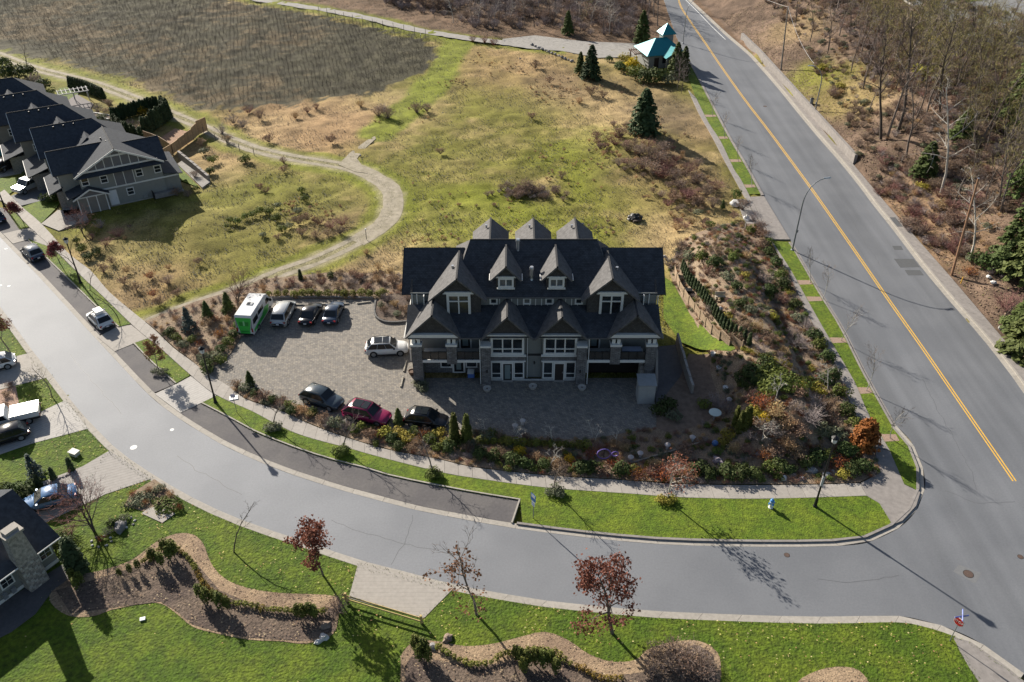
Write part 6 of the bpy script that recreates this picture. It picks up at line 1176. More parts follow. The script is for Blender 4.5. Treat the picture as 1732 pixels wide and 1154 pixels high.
# ---------------------------------------------------------------- meadow shrubs, mound, woodland, bank, orchard
for px, py, p, s_, d in ((420, 190, S_bramp, 1.0, 0), (440, 200, S_bram, .9, 0), (520, 190, S_red, 1.2, 0), (535, 184, S_red, 1.2, 0), (640, 196, S_bram, 1.2, 0), (655, 200, S_bram, 1.2, 0), (648, 190, S_purp, 1.4, 0), (705, 190, S_bram, 1.1, 0), (722, 188, S_bram, 1.0, 0), (410, 215, S_purp, 1.5, 0), (395, 208, S_purp, 1.5, 0), (455, 240, S_brown, 1.4, 0), (560, 240, S_brown, 1.4, 0), (375, 225, S_purp, 1.5, 0), (480, 290, S_brown, 1.2, 0), (500, 200, S_tan, 1.5, 0), (610, 180, S_tan, 1.5, 0), (745, 260, S_brown, 1.1, 0), (905, 115, S_brown, 1.6, 0), (930, 140, S_brown, 1.5, 0), (900, 200, S_brown, 1.3, 0), (950, 300, S_brown, 1.1, 0), (1000, 160, S_brown, 1.5, 0), (980, 175, S_tan, 1.5, 0), (1020, 165, S_brown, 1.5, 0), (800, 70, S_red, 1.5, 0), (820, 72, S_red, 1.6, 0), (835, 76, S_red, 1.5, 0),
    (345, 260, S_grey[0], 1.3, 0), (360, 275, S_green[0], 1.3, 0), (415, 275, S_green[1], 1.3, 0), (355, 295, S_dark[0], 1.2, 0), (330, 300, S_bram, .8, 0), (385, 240, S_brown, 1.2, 0), (340, 245, S_brown, 1.3, 0), (480, 275, S_red, 1.1, 0), (440, 320, S_brown, 1.0, 0), (450, 325, S_bramp, .7, 0), (510, 325, S_green[2], 1.0, 0), (515, 340, S_green[0], .9, 0), (470, 350, S_grey[0], .9, 0), (390, 375, S_green[1], .7, 0), (402, 378, S_green[2], .8, 0), (415, 370, S_green[0], .9, 0), (428, 366, S_green[1], .9, 0), (440, 360, S_green[2], 1.0, 0), (455, 362, S_green[0], 1.0, 0), (468, 372, S_green[1], .9, 0), (385, 385, S_green[0], .6, 0), (478, 392, S_green[2], .9, 0), (490, 385, S_grey[1], .9, 0), (505, 378, S_brown, 1.2, 0), (520, 372, S_brown, 1.1, 0), (540, 378, S_bramp, .9, 0), (560, 385, S_bramp, .9, 0), (580, 380, S_bramp, .9, 0), (575, 395, S_bram, .7, 0), (555, 398, S_brown, 1.0, 0), (510, 398, S_brown, 1.0, 0), (535, 402, S_brown, 1.0, 0), (470, 405, S_brown, .8, 0), (445, 400, S_grey[0], .7, 0), (505, 360, S_grey[1], 1.0, 0),
    (140, 425, S_green[1], .9, 0), (150, 440, S_dark[1], 1.0, 0), (165, 430, S_dark[0], 1.0, 0), (180, 415, S_bramp, .9, 0), (130, 410, S_green[2], .8, 0), (200, 400, S_bramp, 1.0, 0), (190, 445, S_brown, 1.0, 0), (175, 460, S_brown, 1.0, 0), (215, 460, S_tan, 1.0, 0), (230, 490, S_brown, 1.0, 0), (260, 500, S_rust, 1.0, 0), (270, 515, S_brown, 1.0, 0), (300, 500, S_brown, 1.0, 0), (285, 480, S_bram, .7, 0), (155, 405, S_red, 1.2, 0), (170, 385, S_purp, 1.3, 0), (255, 470, S_rust, 1.0, 0), (210, 480, S_brown, .9, 0), (335, 445, S_brown, .8, 0), (285, 455, S_tan, .9, 0), (600, 470, S_brown, 1.0, 0), (640, 455, S_tan, 1.0, 0), (575, 465, S_brown, .9, 0), (660, 462, S_tan, 1.0, 0), (620, 430, S_tan, .9, 0)):
    p.put(px, py, sca=s_ * rng.uniform(.75, .95), desc=ND.get(id(p), 'arching reddish bramble') + ' in the rough meadow', group='shrubs in the rough meadow')
for px, py, p, s_ in ((1080, 262, S_bram, 1.0), (1098, 268, S_bram, 1.1), (1115, 276, S_bram, 1.1), (1130, 285, S_bramp, 1.0), (1088, 285, S_bram, 1.0), (1105, 295, S_bram, 1.1), (1122, 300, S_bramp, 1.1), (1140, 305, S_bram, 1.0), (1070, 285, S_bram, .9), (1060, 255, S_bram, .9), (1040, 245, S_bramp, .9), (1050, 230, S_brown, 1.4), (1150, 320, S_bram, .9), (1165, 290, S_bramp, .9), (1180, 310, S_bram, .9), (1195, 330, S_bram, .9), (1160, 335, S_bramp, 1.0), (1180, 345, S_brown, 1.2), (1095, 250, S_bramp, 1.0), (1120, 258, S_bram, 1.0), (1010, 235, S_brown, 1.2), (1205, 350, S_bram, .8), (1140, 340, S_brown, 1.2), (1210, 320, S_bramp, .9)):
    p.put(px, py, sca=s_ * 1.05, desc=ND.get(id(p), 'arching reddish bramble') + ' on the brushy mound', group='brambles on the brushy mound')
x0_, y0_ = G(890, 327)
stuff_of('brush_heap_litter', [S_purp, S_bram], [(x0_ + a, y0_ + c) for a, c in nr.normal(0, 1, (90, 2)) * (2.6, 1.2)], .5)
q = along([(990, 240), (1060, 200), (1130, 240), (1220, 330), (1200, 400), (1120, 380), (1060, 300)], 120, 91); stuff_of('mound_scrub', [S_bram, S_brown, S_tan, S_bramp, S_tan], q, .6)
qs = [p for p in along([(380, 190), (700, 160), (800, 90), (980, 110), (1160, 190), (1230, 360), (1120, 400), (700, 460), (660, 380), (600, 270)], 900, 92) + along([(330, 300), (500, 300), (620, 330), (610, 370), (480, 440), (260, 520), (180, 420)], 420, 93) if fbm(p[0], p[1], 9, 44) > .56 and seg_dist(gT, np.array([p[0]]), np.array([p[1]]))[0] > 3.2 and not (-12 < p[0] < 17 and 68 < p[1] < 86)]
stuff_of('meadow_scrub', [S_tan, S_tan, S_tan, S_brown], qs, .36)
o = S_bram.put(890, 322, sca=1.0, label='heap of dark cut brush lying in the open meadow'); o.name = 'brush_heap'; o['category'] = 'brush heap'
CON[0].put(999, 132, sca=.82, label='tall dark spruce at the meadow edge by the kiosk'); CON[1].put(981, 124, sca=.62, label='shorter greyish conifer just beside the meadow edge spruce'); CON[0].put(1088, 224, sca=(1.1, 1.1, .94), label='broad dark spruce standing alone on the brushy mound')
CON[1].put(1222, 352, sca=.2, label='tiny dark conifer above the driveway apron')
for px, py, p, s_, l in ((1050, 120, S_dark[0], 1.4, 'dark shrub at the kiosk path'), (1030, 104, S_dark[1], 1.0, 'small dark shrub at the gravel yard edge'), (1058, 105, S_yel[0], 2.0, 'yellow green shrub before the kiosk pergola'), (1068, 118, S_gold, 2.0, 'bright yellow shrub before the kiosk pergola'), (1075, 132, S_green[0], 2.2, 'green shrub below the bright yellow shrub'), (1092, 138, S_dark[1], 2.2, 'dark shrub south of the kiosk'), (1110, 140, S_dark[2], 2.4, 'big dark shrub south of the kiosk'), (1128, 142, S_grey[1], 2.3, 'greyish shrub between the kiosk and the verge'), (1048, 114, S_green[1], 1.2, 'green shrub beside the yellow kiosk shrubs')): p.put(px, py, sca=s_, label=l)
CON[1].put(1142, 128, sca=.95, label='tall cedar between the teal kiosk and the main road'); CON[1].put(1156, 122, sca=.75, label='slim cedar at the kerb beside the teal kiosk'); CON[1].put(1085, 72, sca=1.0, label='greyish cedar behind the teal kiosk'); CON[1].put(960, 58, sca=.75, label='dark cedar at the edge of the woodland by the gravel yard')
for px, py, s_ in ((1145, 152, .5), (1152, 158, .5), (1148, 140, .55)): WOOD[3].put(px, py, sca=s_, desc='grey leafless tree by the verge south of the kiosk', group='leafless trees by the kiosk')
# woodland behind the far path
WOODS = [(560, -22), (700, 22), (790, 48), (900, 48), (1000, 60), (1065, 66), (1100, 30), (1095, -30), (900, -60), (600, -60)]
BANKP = [(1315, 70), (1400, 190), (1450, 280), (1520, 350), (1600, 430), (1660, 480), (1732, 520), (1800, 400), (1790, 120), (1620, 80), (1500, 20), (1400, -20), (1240, -20)]
stuff_of('woodland_undergrowth', [S_purp, S_purp, S_purp, S_bram], along(WOODS, 800, 5), 1.4)
stuff_of('woodland_thicket', [WOOD[3], T_birch, WOOD[3], WOOD[0]], along(WOODS, 260, 6), .62)
stuff_of('bank_undergrowth', [S_bram, S_brown, S_purp, S_bram, S_grey[0], S_tan], along(BANKP, 1700, 8), .7)
stuff_of('bank_brambles', [S_bramp, S_bram, S_purp], along([(1440, 270), (1560, 300), (1640, 380), (1620, 470), (1540, 400)], 90, 83) + along([(1660, 200), (1740, 180), (1740, 330), (1660, 330)], 60, 84), .8)
stuff_of('bank_brush', [S_bram, S_purp, S_red, WOOD[2]], along([(1345, 10), (1420, 70), (1500, 100), (1620, 120), (1732, 170), (1732, 420), (1660, 400), (1600, 300), (1540, 230), (1470, 200), (1400, 90)], 760, 81), .95)
stuff_of('far_woodland', [WOOD[1], WOOD[3], WOOD[0]], [(nr.uniform(-250, 30), nr.uniform(262, 330)) for k in range(120)], .7)
for i, (x, y) in enumerate(along(WOODS, 38, 14)): WOOD[(0, 2, 3, 2)[i % 4]].put(xy=(x, y), sca=rng.uniform(.6, .95), desc='leafless tree behind the far path', group='leafless woodland trees behind the path')
stuff_of('far_woodland', [WOOD[1], WOOD[3], WOOD[0]], [(nr.uniform(-250, 30), nr.uniform(262, 330)) for k in range(60)] , .7)
for px, py, s_ in ((1098, 14, 1.0), (1106, 28, .95), (1112, 44, .85), (1095, 38, .9), (1085, 20, 1.0), (1108, 5, 1.0)): WOOD[(0, 3)[px % 2]].put(px, py, sca=s_, desc='tall leafless tree at the woodland edge', group='roadside woodland trees')
def wood_at(i, bx, by, tx, ty, desc):
    """a woodland tree with its foot at one photo point and its top at another"""
    x, y, z = G3(bx, by); p = WOOD[i] if i < 9 else T_birch; zt = atY(tx, ty, y)[1] - z; hh = (15 * .9, 17 * .9, 12 * .9, 13 * .9)[i] if i < 9 else 14 * .9
    return p.put(xy=(x, y), sca=max(.35, min(1.3, zt / hh)), label=desc, group='leafless trees on the wooded bank')
for i, bx, by, tx, ty, d in ((1, 1490, 235, 1480, 40, 'forked leafless tree on the bank above the end of the wall'), (0, 1500, 235, 1503, 60, 'slim leafless tree beside the forked bank tree'), (1, 1518, 225, 1525, 0, 'tallest straight leafless tree on the bank'), (0, 1533, 265, 1545, 120, 'leafless tree with pale lower trunk on the bank'), (1, 1590, 190, 1612, 10, 'tall leafless tree below the upper road corner'), (2, 1568, 190, 1572, 40, 'yellowish leafless tree in the middle of the bank'), (2, 1550, 200, 1545, 70, 'mossy leafless tree right of the tallest bank tree'), (9, 1592, 325, 1640, 120, 'white barked birch leaning over the bank'), (9, 1640, 440, 1650, 290, 'pale birch beside the wooden utility pole'), (2, 1618, 335, 1630, 250, 'short pale leafless tree beside the leaning birch'), (2, 1660, 240, 1690, 80, 'leafless tree in front of the big conifers'), (3, 1440, 120, 1430, 20, 'greyish leafless tree high on the bank near the top'), (3, 1400, 90, 1390, -10, 'leafless tree above the retaining wall'), (2, 1370, 70, 1362, -20, 'slim leafless tree near the dark wooden pole'), (3, 1460, 150, 1455, 30, 'spreading leafless tree on the upper bank'), (2, 1620, 150, 1640, 30, 'thin leafless tree at the edge of the upper road'), (3, 1700, 300, 1710, 190, 'bushy leafless tree beneath the big conifers'), (2, 1540, 110, 1545, 0, 'young leafless tree at the upper road kerb'), (3, 1345, 40, 1335, -30, 'leafless tree at the head of the bank'), (0, 1420, 60, 1415, -30, 'leafless tree standing before the upper road end'), (2, 1470, 190, 1465, 90, 'thin leafless tree left of the forked bank tree')): wood_at(i, bx, by, tx, ty, d)
for i, (x, y) in enumerate(along([(1330, 20), (1400, 60), (1500, 120), (1640, 200), (1732, 260), (1732, 120), (1500, 0), (1400, -30)], 26, 44)): WOOD[(2, 3)[i % 2]].put(xy=(x, y), sca=rng.uniform(.4, .65), desc='young leafless tree in the bank thicket', group='young leafless trees of the bank thicket')
def con_at(p, bx, by, ty, wd, h0, r0, l):
    x, y, z = G3(bx, by); k = (atY(bx, ty, y)[1] - z) / h0; o = p.put(xy=(x, y), sca=(wd / r0, wd / r0, k), label=l); return o
con_at(CON[2], 1722, 210, 20, 4.2, 14, 3.6, 'big dark cedar at the upper road edge'); con_at(CON[2], 1740, 330, 120, 3.6, 14, 3.6, 'second big dark cedar below the upper road cedar'); con_at(CON[2], 1712, 445, 300, 3.2, 14, 3.6, 'dark cedar over the bank near the house drive'); con_at(CON[2], 1742, 470, 280, 3.8, 14, 3.6, 'wide dark cedar at the edge above the house drive'); con_at(CON[1], 1562, 300, 240, 2.0, 7, 1.9, 'ivy green conifer at the foot of the bank trees'); con_at(CON[1], 1625, 235, 185, 1.9, 7, 1.9, 'green conifer behind the leaning birch'); con_at(CON[1], 1740, 600, 500, 3.0, 7, 1.9, 'yellowish cedar beside the pale stones of the house drive')
con_at(CON[1], 1725, 560, 505, 2.2, 7, 1.9, 'bright cedar hedge tree by the house drive')
for px, py, p, s_, l in ((1660, 450, S_dark[0], 1.6, 'dark laurel shrub beside the utility pole'), (1685, 455, S_dark[1], 1.7, 'second dark laurel shrub toward the house drive'), (1710, 465, S_dark[2], 1.7, 'third dark laurel shrub at the edge of the house drive'), (1640, 465, S_rust, 1.2, 'rusty dead fern clump at the utility pole foot'), (1700, 520, S_bramp, 1.2, 'bare purplish shrub at the house drive'), (1692, 545, T_plum, .7, 'leafless dark garden tree beside the house drive'), (1590, 355, S_tan, 1.6, 'tan bramble hollow on the lower bank'), (1605, 375, S_brown, 1.6, 'brown bramble hollow on the lower bank'), (1560, 320, S_yel[0], 1.2, 'yellowish shrub low on the bank'), (1390, 120, S_yel[1], 1.5, 'yellowish shrub above the roadside wall'), (1420, 150, S_yel[0], 1.3, 'yellow green shrub on the grassy part of the bank'), (1560, 130, S_yel[1], 2.4, 'yellow mossy shrub in the middle of the bank'), (1580, 80, S_gold, 1.5, 'golden bush below the upper road')): p.put(px, py, sca=s_, label=l)
# upper paved road on top of the bank
def plateau(px_pts): 
    return [G(a, c) for a, c in px_pts]
up = plateau([(1515, -5), (1560, 20), (1600, 42), (1640, 62), (1665, 75), (1700, 80), (1790, 86), (1800, -30), (1500, -40)])
drape('upper_road', up, .06, mat('cracked grey asphalt', (0.165, 0.165, 0.168), .85, .2, 1, detail=8), 3.0)
uk = plateau([(1512, -3), (1558, 22), (1598, 44), (1634, 64)]); t = link('upper_kerb', None, kind='structure')
for i in range(len(uk) - 1):
    for (a, c) in zip(resample(uk[i:i + 2], 6)[:-1], resample(uk[i:i + 2], 6)[1:]):
        z = float(hgt(*a)); MB().tube((a[0], a[1], z + .12), (c[0] - (c[0] - a[0]) * .03, c[1] - (c[1] - a[1]) * .03, float(hgt(*c)) + .12), .22, n=4).build('kerb_stone', conc, t)
drape('grass_island', plateau([(1598, -8), (1615, 2), (1640, 4), (1672, 0), (1690, -10), (1640, -25)]), .14, lawnm, 3.0)
for px, py in ((1545, -2), (1588, 8)):
    pass
# orchard rows: the largest 300 as trees, the farther ones as one mass
def orch_tree(seed):
    g = R(seed); mb = MB(); mb.tube((0, 0, -.05), (g.normal(0, .05), 0, 1.45), .03, .015, 3, False)
    for k in range(11): a = k * 2.4; z = .35 + k * .10; L_ = g.uniform(.45, .85); mb.tube((0, 0, z), (L_ * math.cos(a), L_ * math.sin(a), z + L_ * .7), .022, .012, 3, False)
    return Proto('orchard_tree', 'tree', [('stems', mb.mesh('stems', barkd), None)])
OT = [orch_tree(600 + i) for i in range(3)]
pts = []; dr = np.array((math.cos(.07), math.sin(.07)))
for r_ in range(82):
    for c in range(340):
        p = np.array((-165, 128)) + dr * (c * .85 + (r_ % 2) * .4) + np.array((-dr[1], dr[0])) * r_ * 2.15
        pts.append(p + nr.normal(0, .12, 2))
pts = np.array(pts); ok = inside(ORCH, pts[:, 0], pts[:, 1]) & (np.abs(pts[:, 0]) < pts[:, 1] * .66) & (seg_dist(gT[::2], pts[:, 0], pts[:, 1]) > 6) & (nr.random(len(pts)) > .08) & (fbm(pts[:, 0], pts[:, 1], 25, 71) < .95); pts = pts[ok]
pts = pts[np.argsort(pts[:, 1] * 1.0 + np.abs(pts[:, 0]) * .15)]
for i, p in enumerate(pts[:300]): OT[i % 3].put(xy=tuple(p), sca=rng.uniform(.6, .95), label='young leafless fruit tree in the orchard rows nearest the meadow', group='orchard trees in rows')
stuff_of('orchard_rows', OT, [tuple(p) for p in pts[300:]], .8)
# farm fence posts with wires along the orchard and track
pm_ = mat('grey fence post', (0.17, 0.15, 0.13), .9, .2, 4)
def wire_fence(label, px_pts, step, h_=1.3, gx=None):
    t = thing('wire_fence', label, 'fence'); P = resample(GP(px_pts), step=step); tops = []
    for x, y in P: z = float(hgt(x, y)); MB().tube((x, y, z - .1), (x, y, z + h_), .06, .05, 5).build('post', pm_, t); tops.append((x, y, z))
    for k in (.5, .9, 1.2):
        mb = MB()
        for a, c in zip(tops[:-1], tops[1:]): mb.tube((a[0], a[1], a[2] + k), (c[0], c[1], c[2] + k), .008, n=3, cap=False)
        mb.build('wire', pm_, t)
wire_fence('wire fence with tall grey posts along the top of the orchard by the far path', [(540, 24), (600, 40), (660, 52), (720, 64)], 3.2, 2.0); wire_fence('wire fence of thin posts between the houses and the gravel track', [(345, 226), (370, 238), (400, 252), (430, 262)], 4.0, 1.2)
t = thing('tarp_heap', 'black plastic covered heap in the dry grass behind the house', 'heap', G3(1074, 370)); bm = bmesh.new(); bmesh.ops.create_icosphere(bm, subdivisions=3, radius=1)
for v in bm.verts: k = 1 + .35 * mnoise.noise(v.co * 2.2); v.co = Vector((v.co.x * k * 1.0, v.co.y * k * .8, max(v.co.z * k * .75, -.1)))
me = bpy.data.meshes.new('cover'); bm.to_mesh(me); bm.free(); me.materials.append(mat('black plastic', (.012, .012, .014), .4, .2, 5)); link('cover', me, t); MB().cbox((.2, -.9, .12), (1.2, .25, .24), .3).build('log', barkd, t)
for px, py, l in ((620, 405, 'thin post with white cap at the track bend'), (712, 70, 'white post by the far path')):
    t = thing('marker_post', l, 'post', G3(px, py)); MB().tube((0, 0, 0), (0, 0, 1.4), .05, n=6).build('post', pm_, t); MB().lathe([(.09, 1.4), (.09, 1.62)], n=8).build('cap', mat('white cap', (.6, .6, .6), .6, 0, 1), t)

# ================================================================== VEHICLES
tyre = mat('tyre rubber', (0.018, 0.018, 0.019), .85, .1, 4); rimm = mat('alloy rim', (0.38, 0.39, 0.40), .35, .05, 4, metal=.7); rimd = mat('dark rim', (.06, .06, .065), .4, .05, 4, metal=.5)
cgl = mat('car glass', (0.013, 0.016, 0.019), .10, 0, 1, spec=.4); lampw = mat('headlamp', (.30, .32, .34), .2, 0, 1, spec=.5); lampr = mat('tail lamp', (.28, .012, .012), .25, 0, 1); plast = mat('black plastic trim', (.02, .02, .021), .6, 0, 1); platem = mat('licence plate', (.55, .56, .58), .5, 0, 1); chrome = mat('chrome', (.6, .6, .62), .2, 0, 1, metal=.9)
def paint(name, c, rough=.22, metal=.0): return mat(name, c, rough, 0.0, 1, metal=metal, spec=.6)
def car(name, label, cat, px, py, heading, body, kind='suv', L_=4.6, W=1.85, Hh=1.68, roofm_=None, rails=True, sunroof=False, group=None, z=.05, rim=None, xy=None, box=False, plate=True, copyof=None):
    x, y = G(px, py) if xy is None else xy
    t = thing(name, label, cat, (x, y, z), heading, group); l = L_ / 2; w_ = W / 2
    P = dict(suv=((-1, -.95, -.66, .17, .50, .98), .61, .97, 1.0, .92), hatch=((-1, -.92, -.62, .14, .52, .97), .58, .93, .94, .88), sedan=((-1, -.74, -.38, .14, .50, .98), .60, .90, .96, .86), minivan=((-1, -.95, -.74, .30, .66, .97), .58, .98, 1.0, .92))[kind]
    xr0, xr1, xf1, xf0 = P[0][1] * l, P[0][2] * l, P[0][3] * l, P[0][4] * l      # rear base, roof rear, roof front, screen base
    belt = Hh * P[1]; hood = belt * P[4]; deck = belt * P[3]
    # lower body loft
    st = [(-l, .80, .42, deck * .72), (-l + .06, .90, .30, deck * .90), (-l + .25, .98, .24, deck), (xr0 + .1, 1.0, .22, belt), (0, 1.0, .22, belt), (xf0 - .1, 1.0, .22, belt * 1.0), (xf0 + .25, 1.0, .23, hood * 1.0), (l - .45, .97, .24, hood * .92), (l - .14, .88, .27, hood * .82), (l, .72, .38, hood * .62)]
    V, F_ = [], []
    for sx_, k, zl, zt in st:
        a = w_ * k; zm = zl + (zt - zl) * .55
        ring = [(-a * .80, zl), (-a * .97, zl + .10), (-a, zm), (-a * .965, zt - .10), (-a * .86, zt - .02), (0, zt + .035), (a * .86, zt - .02), (a * .965, zt - .10), (a, zm), (a * .97, zl + .10), (a * .80, zl)]
        V += [(sx_, q[0], q[1]) for q in ring]
    n = 11
    for i in range(len(st) - 1):
        for k in range(n): F_.append((i * n + k, i * n + (k + 1) % n, (i + 1) * n + (k + 1) % n, (i + 1) * n + k))
    F_ += [tuple(range(n)), tuple(range((len(st) - 1) * n, len(st) * n))[::-1]]
    b_ = MB().add(V, [f[::-1] for f in F_]).build('body', body, t, True)
    # cabin
    wb, wt = w_ * .94, w_ * .79; zt = Hh
    cs = [(xr0, belt - .03, wb, wb), (xr1, zt - .05, wb, wt), ((xr1 + xf1) / 2, zt, wb, wt * 1.02), (xf1, zt - .05, wb, wt), (xf0, belt - .03, wb, wb)]
    V, F_ = [], []
    for i, (sx_, z_, a0, a1) in enumerate(cs):
        base = belt - .06
        if i in (0, 4): ring = [(-a0, base), (-a0 * .98, z_ + .001), (-a0 * .8, z_ + .02), (0, z_ + .03), (a0 * .8, z_ + .02), (a0 * .98, z_ + .001), (a0, base)]
        else: ring = [(-a0, base), (-a1, z_ - .07), (-a1 * .86, z_), (0, z_ + .03), (a1 * .86, z_), (a1, z_ - .07), (a0, base)]
        V += [(sx_, q[0], q[1]) for q in ring]
    n = 7
    for i in range(4):
        for k in range(n - 1): F_.append((i * n + k, i * n + k + 1, (i + 1) * n + k + 1, (i + 1) * n + k))
    MB().add(V, F_).build('cabin', roofm_ or body, t, True)
    def pane(nm, q, off=.012, m=cgl):
        q = [Vector(p) for p in q]; nn = (q[1] - q[0]).cross(q[2] - q[0]).normalized(); c = sum(q, Vector()) / len(q)
        if nn.dot(c - Vector((0, 0, belt * .8))) < 0: nn = -nn
        if nn.x * c.x < 0 and abs(nn.x) > .5: nn = -nn
        q = [p + nn * off for p in q]; MB().slab3(q, .01).build(nm, m, t) if abs(nn.z) > .05 else MB().add(q, [(0, 1, 2, 3)]).build(nm, m, t)
    def lerp(a, c, k): return tuple(a[i] + (c[i] - a[i]) * k for i in range(3))
    for sgn, (xa, xb), nm in ((1, (xf0, xf1), 'windscreen'), (-1, (xr0, xr1), 'rear_window')):
        lo = (xa, wb * .86, belt + .0); hi = (xb, wt * .86, zt - .045); lo2 = (xa, -wb * .86, belt); hi2 = (xb, -wt * .86, zt - .045)
        a, c, d, e = lerp(lo, hi, .12), lerp(lo, hi, .93), lerp(lo2, hi2, .93), lerp(lo2, hi2, .12)
        if sgn < 0 and kind in ('suv', 'minivan', 'hatch'): a, e = lerp(lo, hi, .18), lerp(lo2, hi2, .18)
        pane(nm, [a, c, d, e], .028)
    for s in (-1, 1):
        segs = ((.02, .47), (.51, .98)) if kind == 'sedan' else ((.01, .345), (.36, .675), (.69, .99))
        def edge(k, top):
            xb_ = xr0 + .10 + (xf0 - xr0 - .22) * k; xt_ = xr1 + (xf1 - xr1) * k; zb, z2 = belt + .02, zt - .075
            kk = .95; return (xb_ + (xt_ - xb_) * (kk if top else .05), s * ((wb + (wt - wb) * (kk if top else .05)) + .02), z2 if top else zb)
        for k0, k1 in segs: pane('side_window', [edge(k0, 0), edge(k1, 0), edge(k1, 1), edge(k0, 1)], .006)
        wr = (.37 if kind in ('suv', 'minivan') else .33)
        for ax in (-l * .60, l * .64):
            MB().tube((ax, s * (w_ - .10), wr), (ax, s * (w_ + .006), wr), wr + .055, n=18).build('wheel_arch', plast, t)
            wh = MB().tube((ax, s * (w_ - .22), wr), (ax, s * (w_ + .016), wr), wr, n=18).build('wheel', tyre, t); MB().tube((ax, s * (w_ + .0), wr), (ax, s * (w_ + .026), wr), wr * .66, n=12).build('rim', rim or rimm, wh)
        MB().cbox((xf0 - .30, s * (w_ + .09), belt + .08), (.16, .20, .15)).build('mirror', body if kind != 'suv' else plast, t)
        MB().cbox((l - .17, s * w_ * .66, hood * .68), (.16, .28, .10), s * -.35).build('headlight', lampw, t); MB().cbox((-l + .09, s * w_ * .74, deck * .80), (.12, .28, .20), s * .2).build('taillight', lampr, t)
        MB().cbox((0, s * (w_ * .985), .27), (L_ * .42, .05, .13)).build('sill', plast, t)
        for k in (-.18, .2): MB().cbox((k * L_ * .8, s * (w_ * .995), belt - .16), (.16, .03, .035)).build('door_handle', body, t)
        if rails and kind in ('suv', 'minivan'): MB().path([(xr1 + .1, s * wt * .88, zt + .0), (xr1 + .2, s * wt * .88, zt + .055), (xf1 - .2, s * wt * .88, zt + .055), (xf1 - .1, s * wt * .88, zt)], .022, 5).build('roof_rail', plast if rim is None else chrome, t)
    MB().cbox((l - .06, 0, .48), (.14, W * .52, .22)).build('grille', plast, t)
    MB().cbox((-l + .0, 0, .40), (.12, W * .7, .12)).build('bumper', plast, t)
    if plate: MB().cbox((-l - .035 if kind != 'sedan' else -l - .02, 0, deck * .62), (.03, .34, .17)).build('number_plate', platem, t)
    if sunroof:
        MB().box(xf1 - .75, xf1 - .08, -wt * .72, wt * .72, zt + .012, zt + .034).build('sunroof', cgl, t); MB().box(xr1 + .25, xf1 - .82, -wt * .72, wt * .72, zt + .02, zt + .038).build('sunroof', cgl, t)
    if box: MB().box(-1.0, .15, -.42, .42, zt + .14, zt + .46).build('roof_box', body, t); [MB().box(k, k + .06, -.7, .7, zt + .05, zt + .13).build('roof_bar', plast, t) for k in (-.8, -.05)]
    return t
white = paint('white car paint', (.62, .62, .61)); black = paint('black car paint', (.010, .010, .012)); navy = paint('dark blue grey car paint', (.040, .056, .088)); silver = paint('silver car paint', (.42, .43, .43), .28, .4); char = paint('charcoal car paint', (.046, .062, .076)); burg = paint('burgundy car paint', (.21, .014, .062)); blue = paint('steel blue car paint', (.07, .15, .29), .25, .1)
up90 = PI / 2
def hd(a, c):
    p, q = G(*a), G(*c); return math.atan2(q[1] - p[1], q[0] - p[0])
grp = 'cars parked in the paved lot'
car('silver_minivan', 'silver minivan with roof rails parked beside the green camper van', 'minivan', 481, 537, up90 - .06, silver, 'minivan', 5.0, 1.95, 1.75, group=grp)
car('black_sedan', 'black rounded sedan parked between the silver minivan and the blue grey sedan', 'car', 527, 537, up90 - .12, black, 'sedan', 4.5, 1.82, 1.5, rails=False, group=grp)
car('blue_sedan', 'dark blue grey sedan parked last in the row of four', 'car', 565, 535, up90 - .08, navy, 'sedan', 4.5, 1.8, 1.45, rails=False, group=grp)
car('white_suv', 'white suv with glass roof parked nose toward the house', 'suv', 655, 596, .08, white, 'suv', 4.72, 1.89, 1.68, sunroof=True, group=grp)
car('charcoal_suv', 'charcoal suv with roof rails behind the sidewalk shrubs', 'suv', 546, 682, hd((515, 672), (577, 692)), char, 'suv', 4.6, 1.86, 1.7, group=grp)
car('burgundy_suv', 'burgundy suv with glass roof panels behind the sidewalk shrubs', 'suv', 622, 708, hd((583, 697), (660, 716)), burg, 'suv', 4.9, 1.92, 1.72, sunroof=True, group=grp)
car('black_suv', 'shiny black car half hidden by shrubs beside the pointed cypresses', 'car', 722, 716, hd((690, 712), (755, 720)), black, 'hatch', 4.4, 1.82, 1.55, sunroof=True, group=grp)
grp = 'cars parked along the street'
car('dark_suv', 'dark small suv with pale painted roof sheen in the long parking pocket', 'suv', 57, 434, hd((75, 448), (40, 418)), navy, 'suv', 4.3, 1.8, 1.66, group=grp, z=.02, roofm_=paint('painted roof sheen', (.20, .22, .25), .15))  # roof colour lightened to imitate a sheen on the dark body
car('white_hatchback', 'white hatchback carrying a white roof box in the long parking pocket', 'car', 171, 546, hd((190, 562), (150, 524)), white, 'hatch', 4.3, 1.8, 1.55, group=grp, z=.02, box=True)
car('grey_hatchback', 'dark car at the street edge before the maroon tree', 'car', -6, 372, hd((12, 385), (-25, 350)), navy, 'hatch', 4.3, 1.8, 1.5, group=grp, z=.02)
car('white_car', 'white car on the driveway nearest the russet street tree', 'car', -8, 624, hd((20, 617), (-40, 632)), white, 'hatch', 4.4, 1.8, 1.5, group='cars on driveways', z=.085)
car('black_hatchback', 'glinting black hatchback on the pale driveway beside the flatbed truck', 'car', 12, 745, hd((40, 738), (-10, 752)) + .05, black, 'hatch', 4.3, 1.8, 1.5, group='cars on driveways', z=.085)
car('steel_blue_sedan', 'steel blue sedan on the driveway under the plum tree', 'car', 86, 851, hd((120, 842), (55, 860)), blue, 'sedan', 4.6, 1.84, 1.45, rails=False, group='cars on driveways', z=.085)
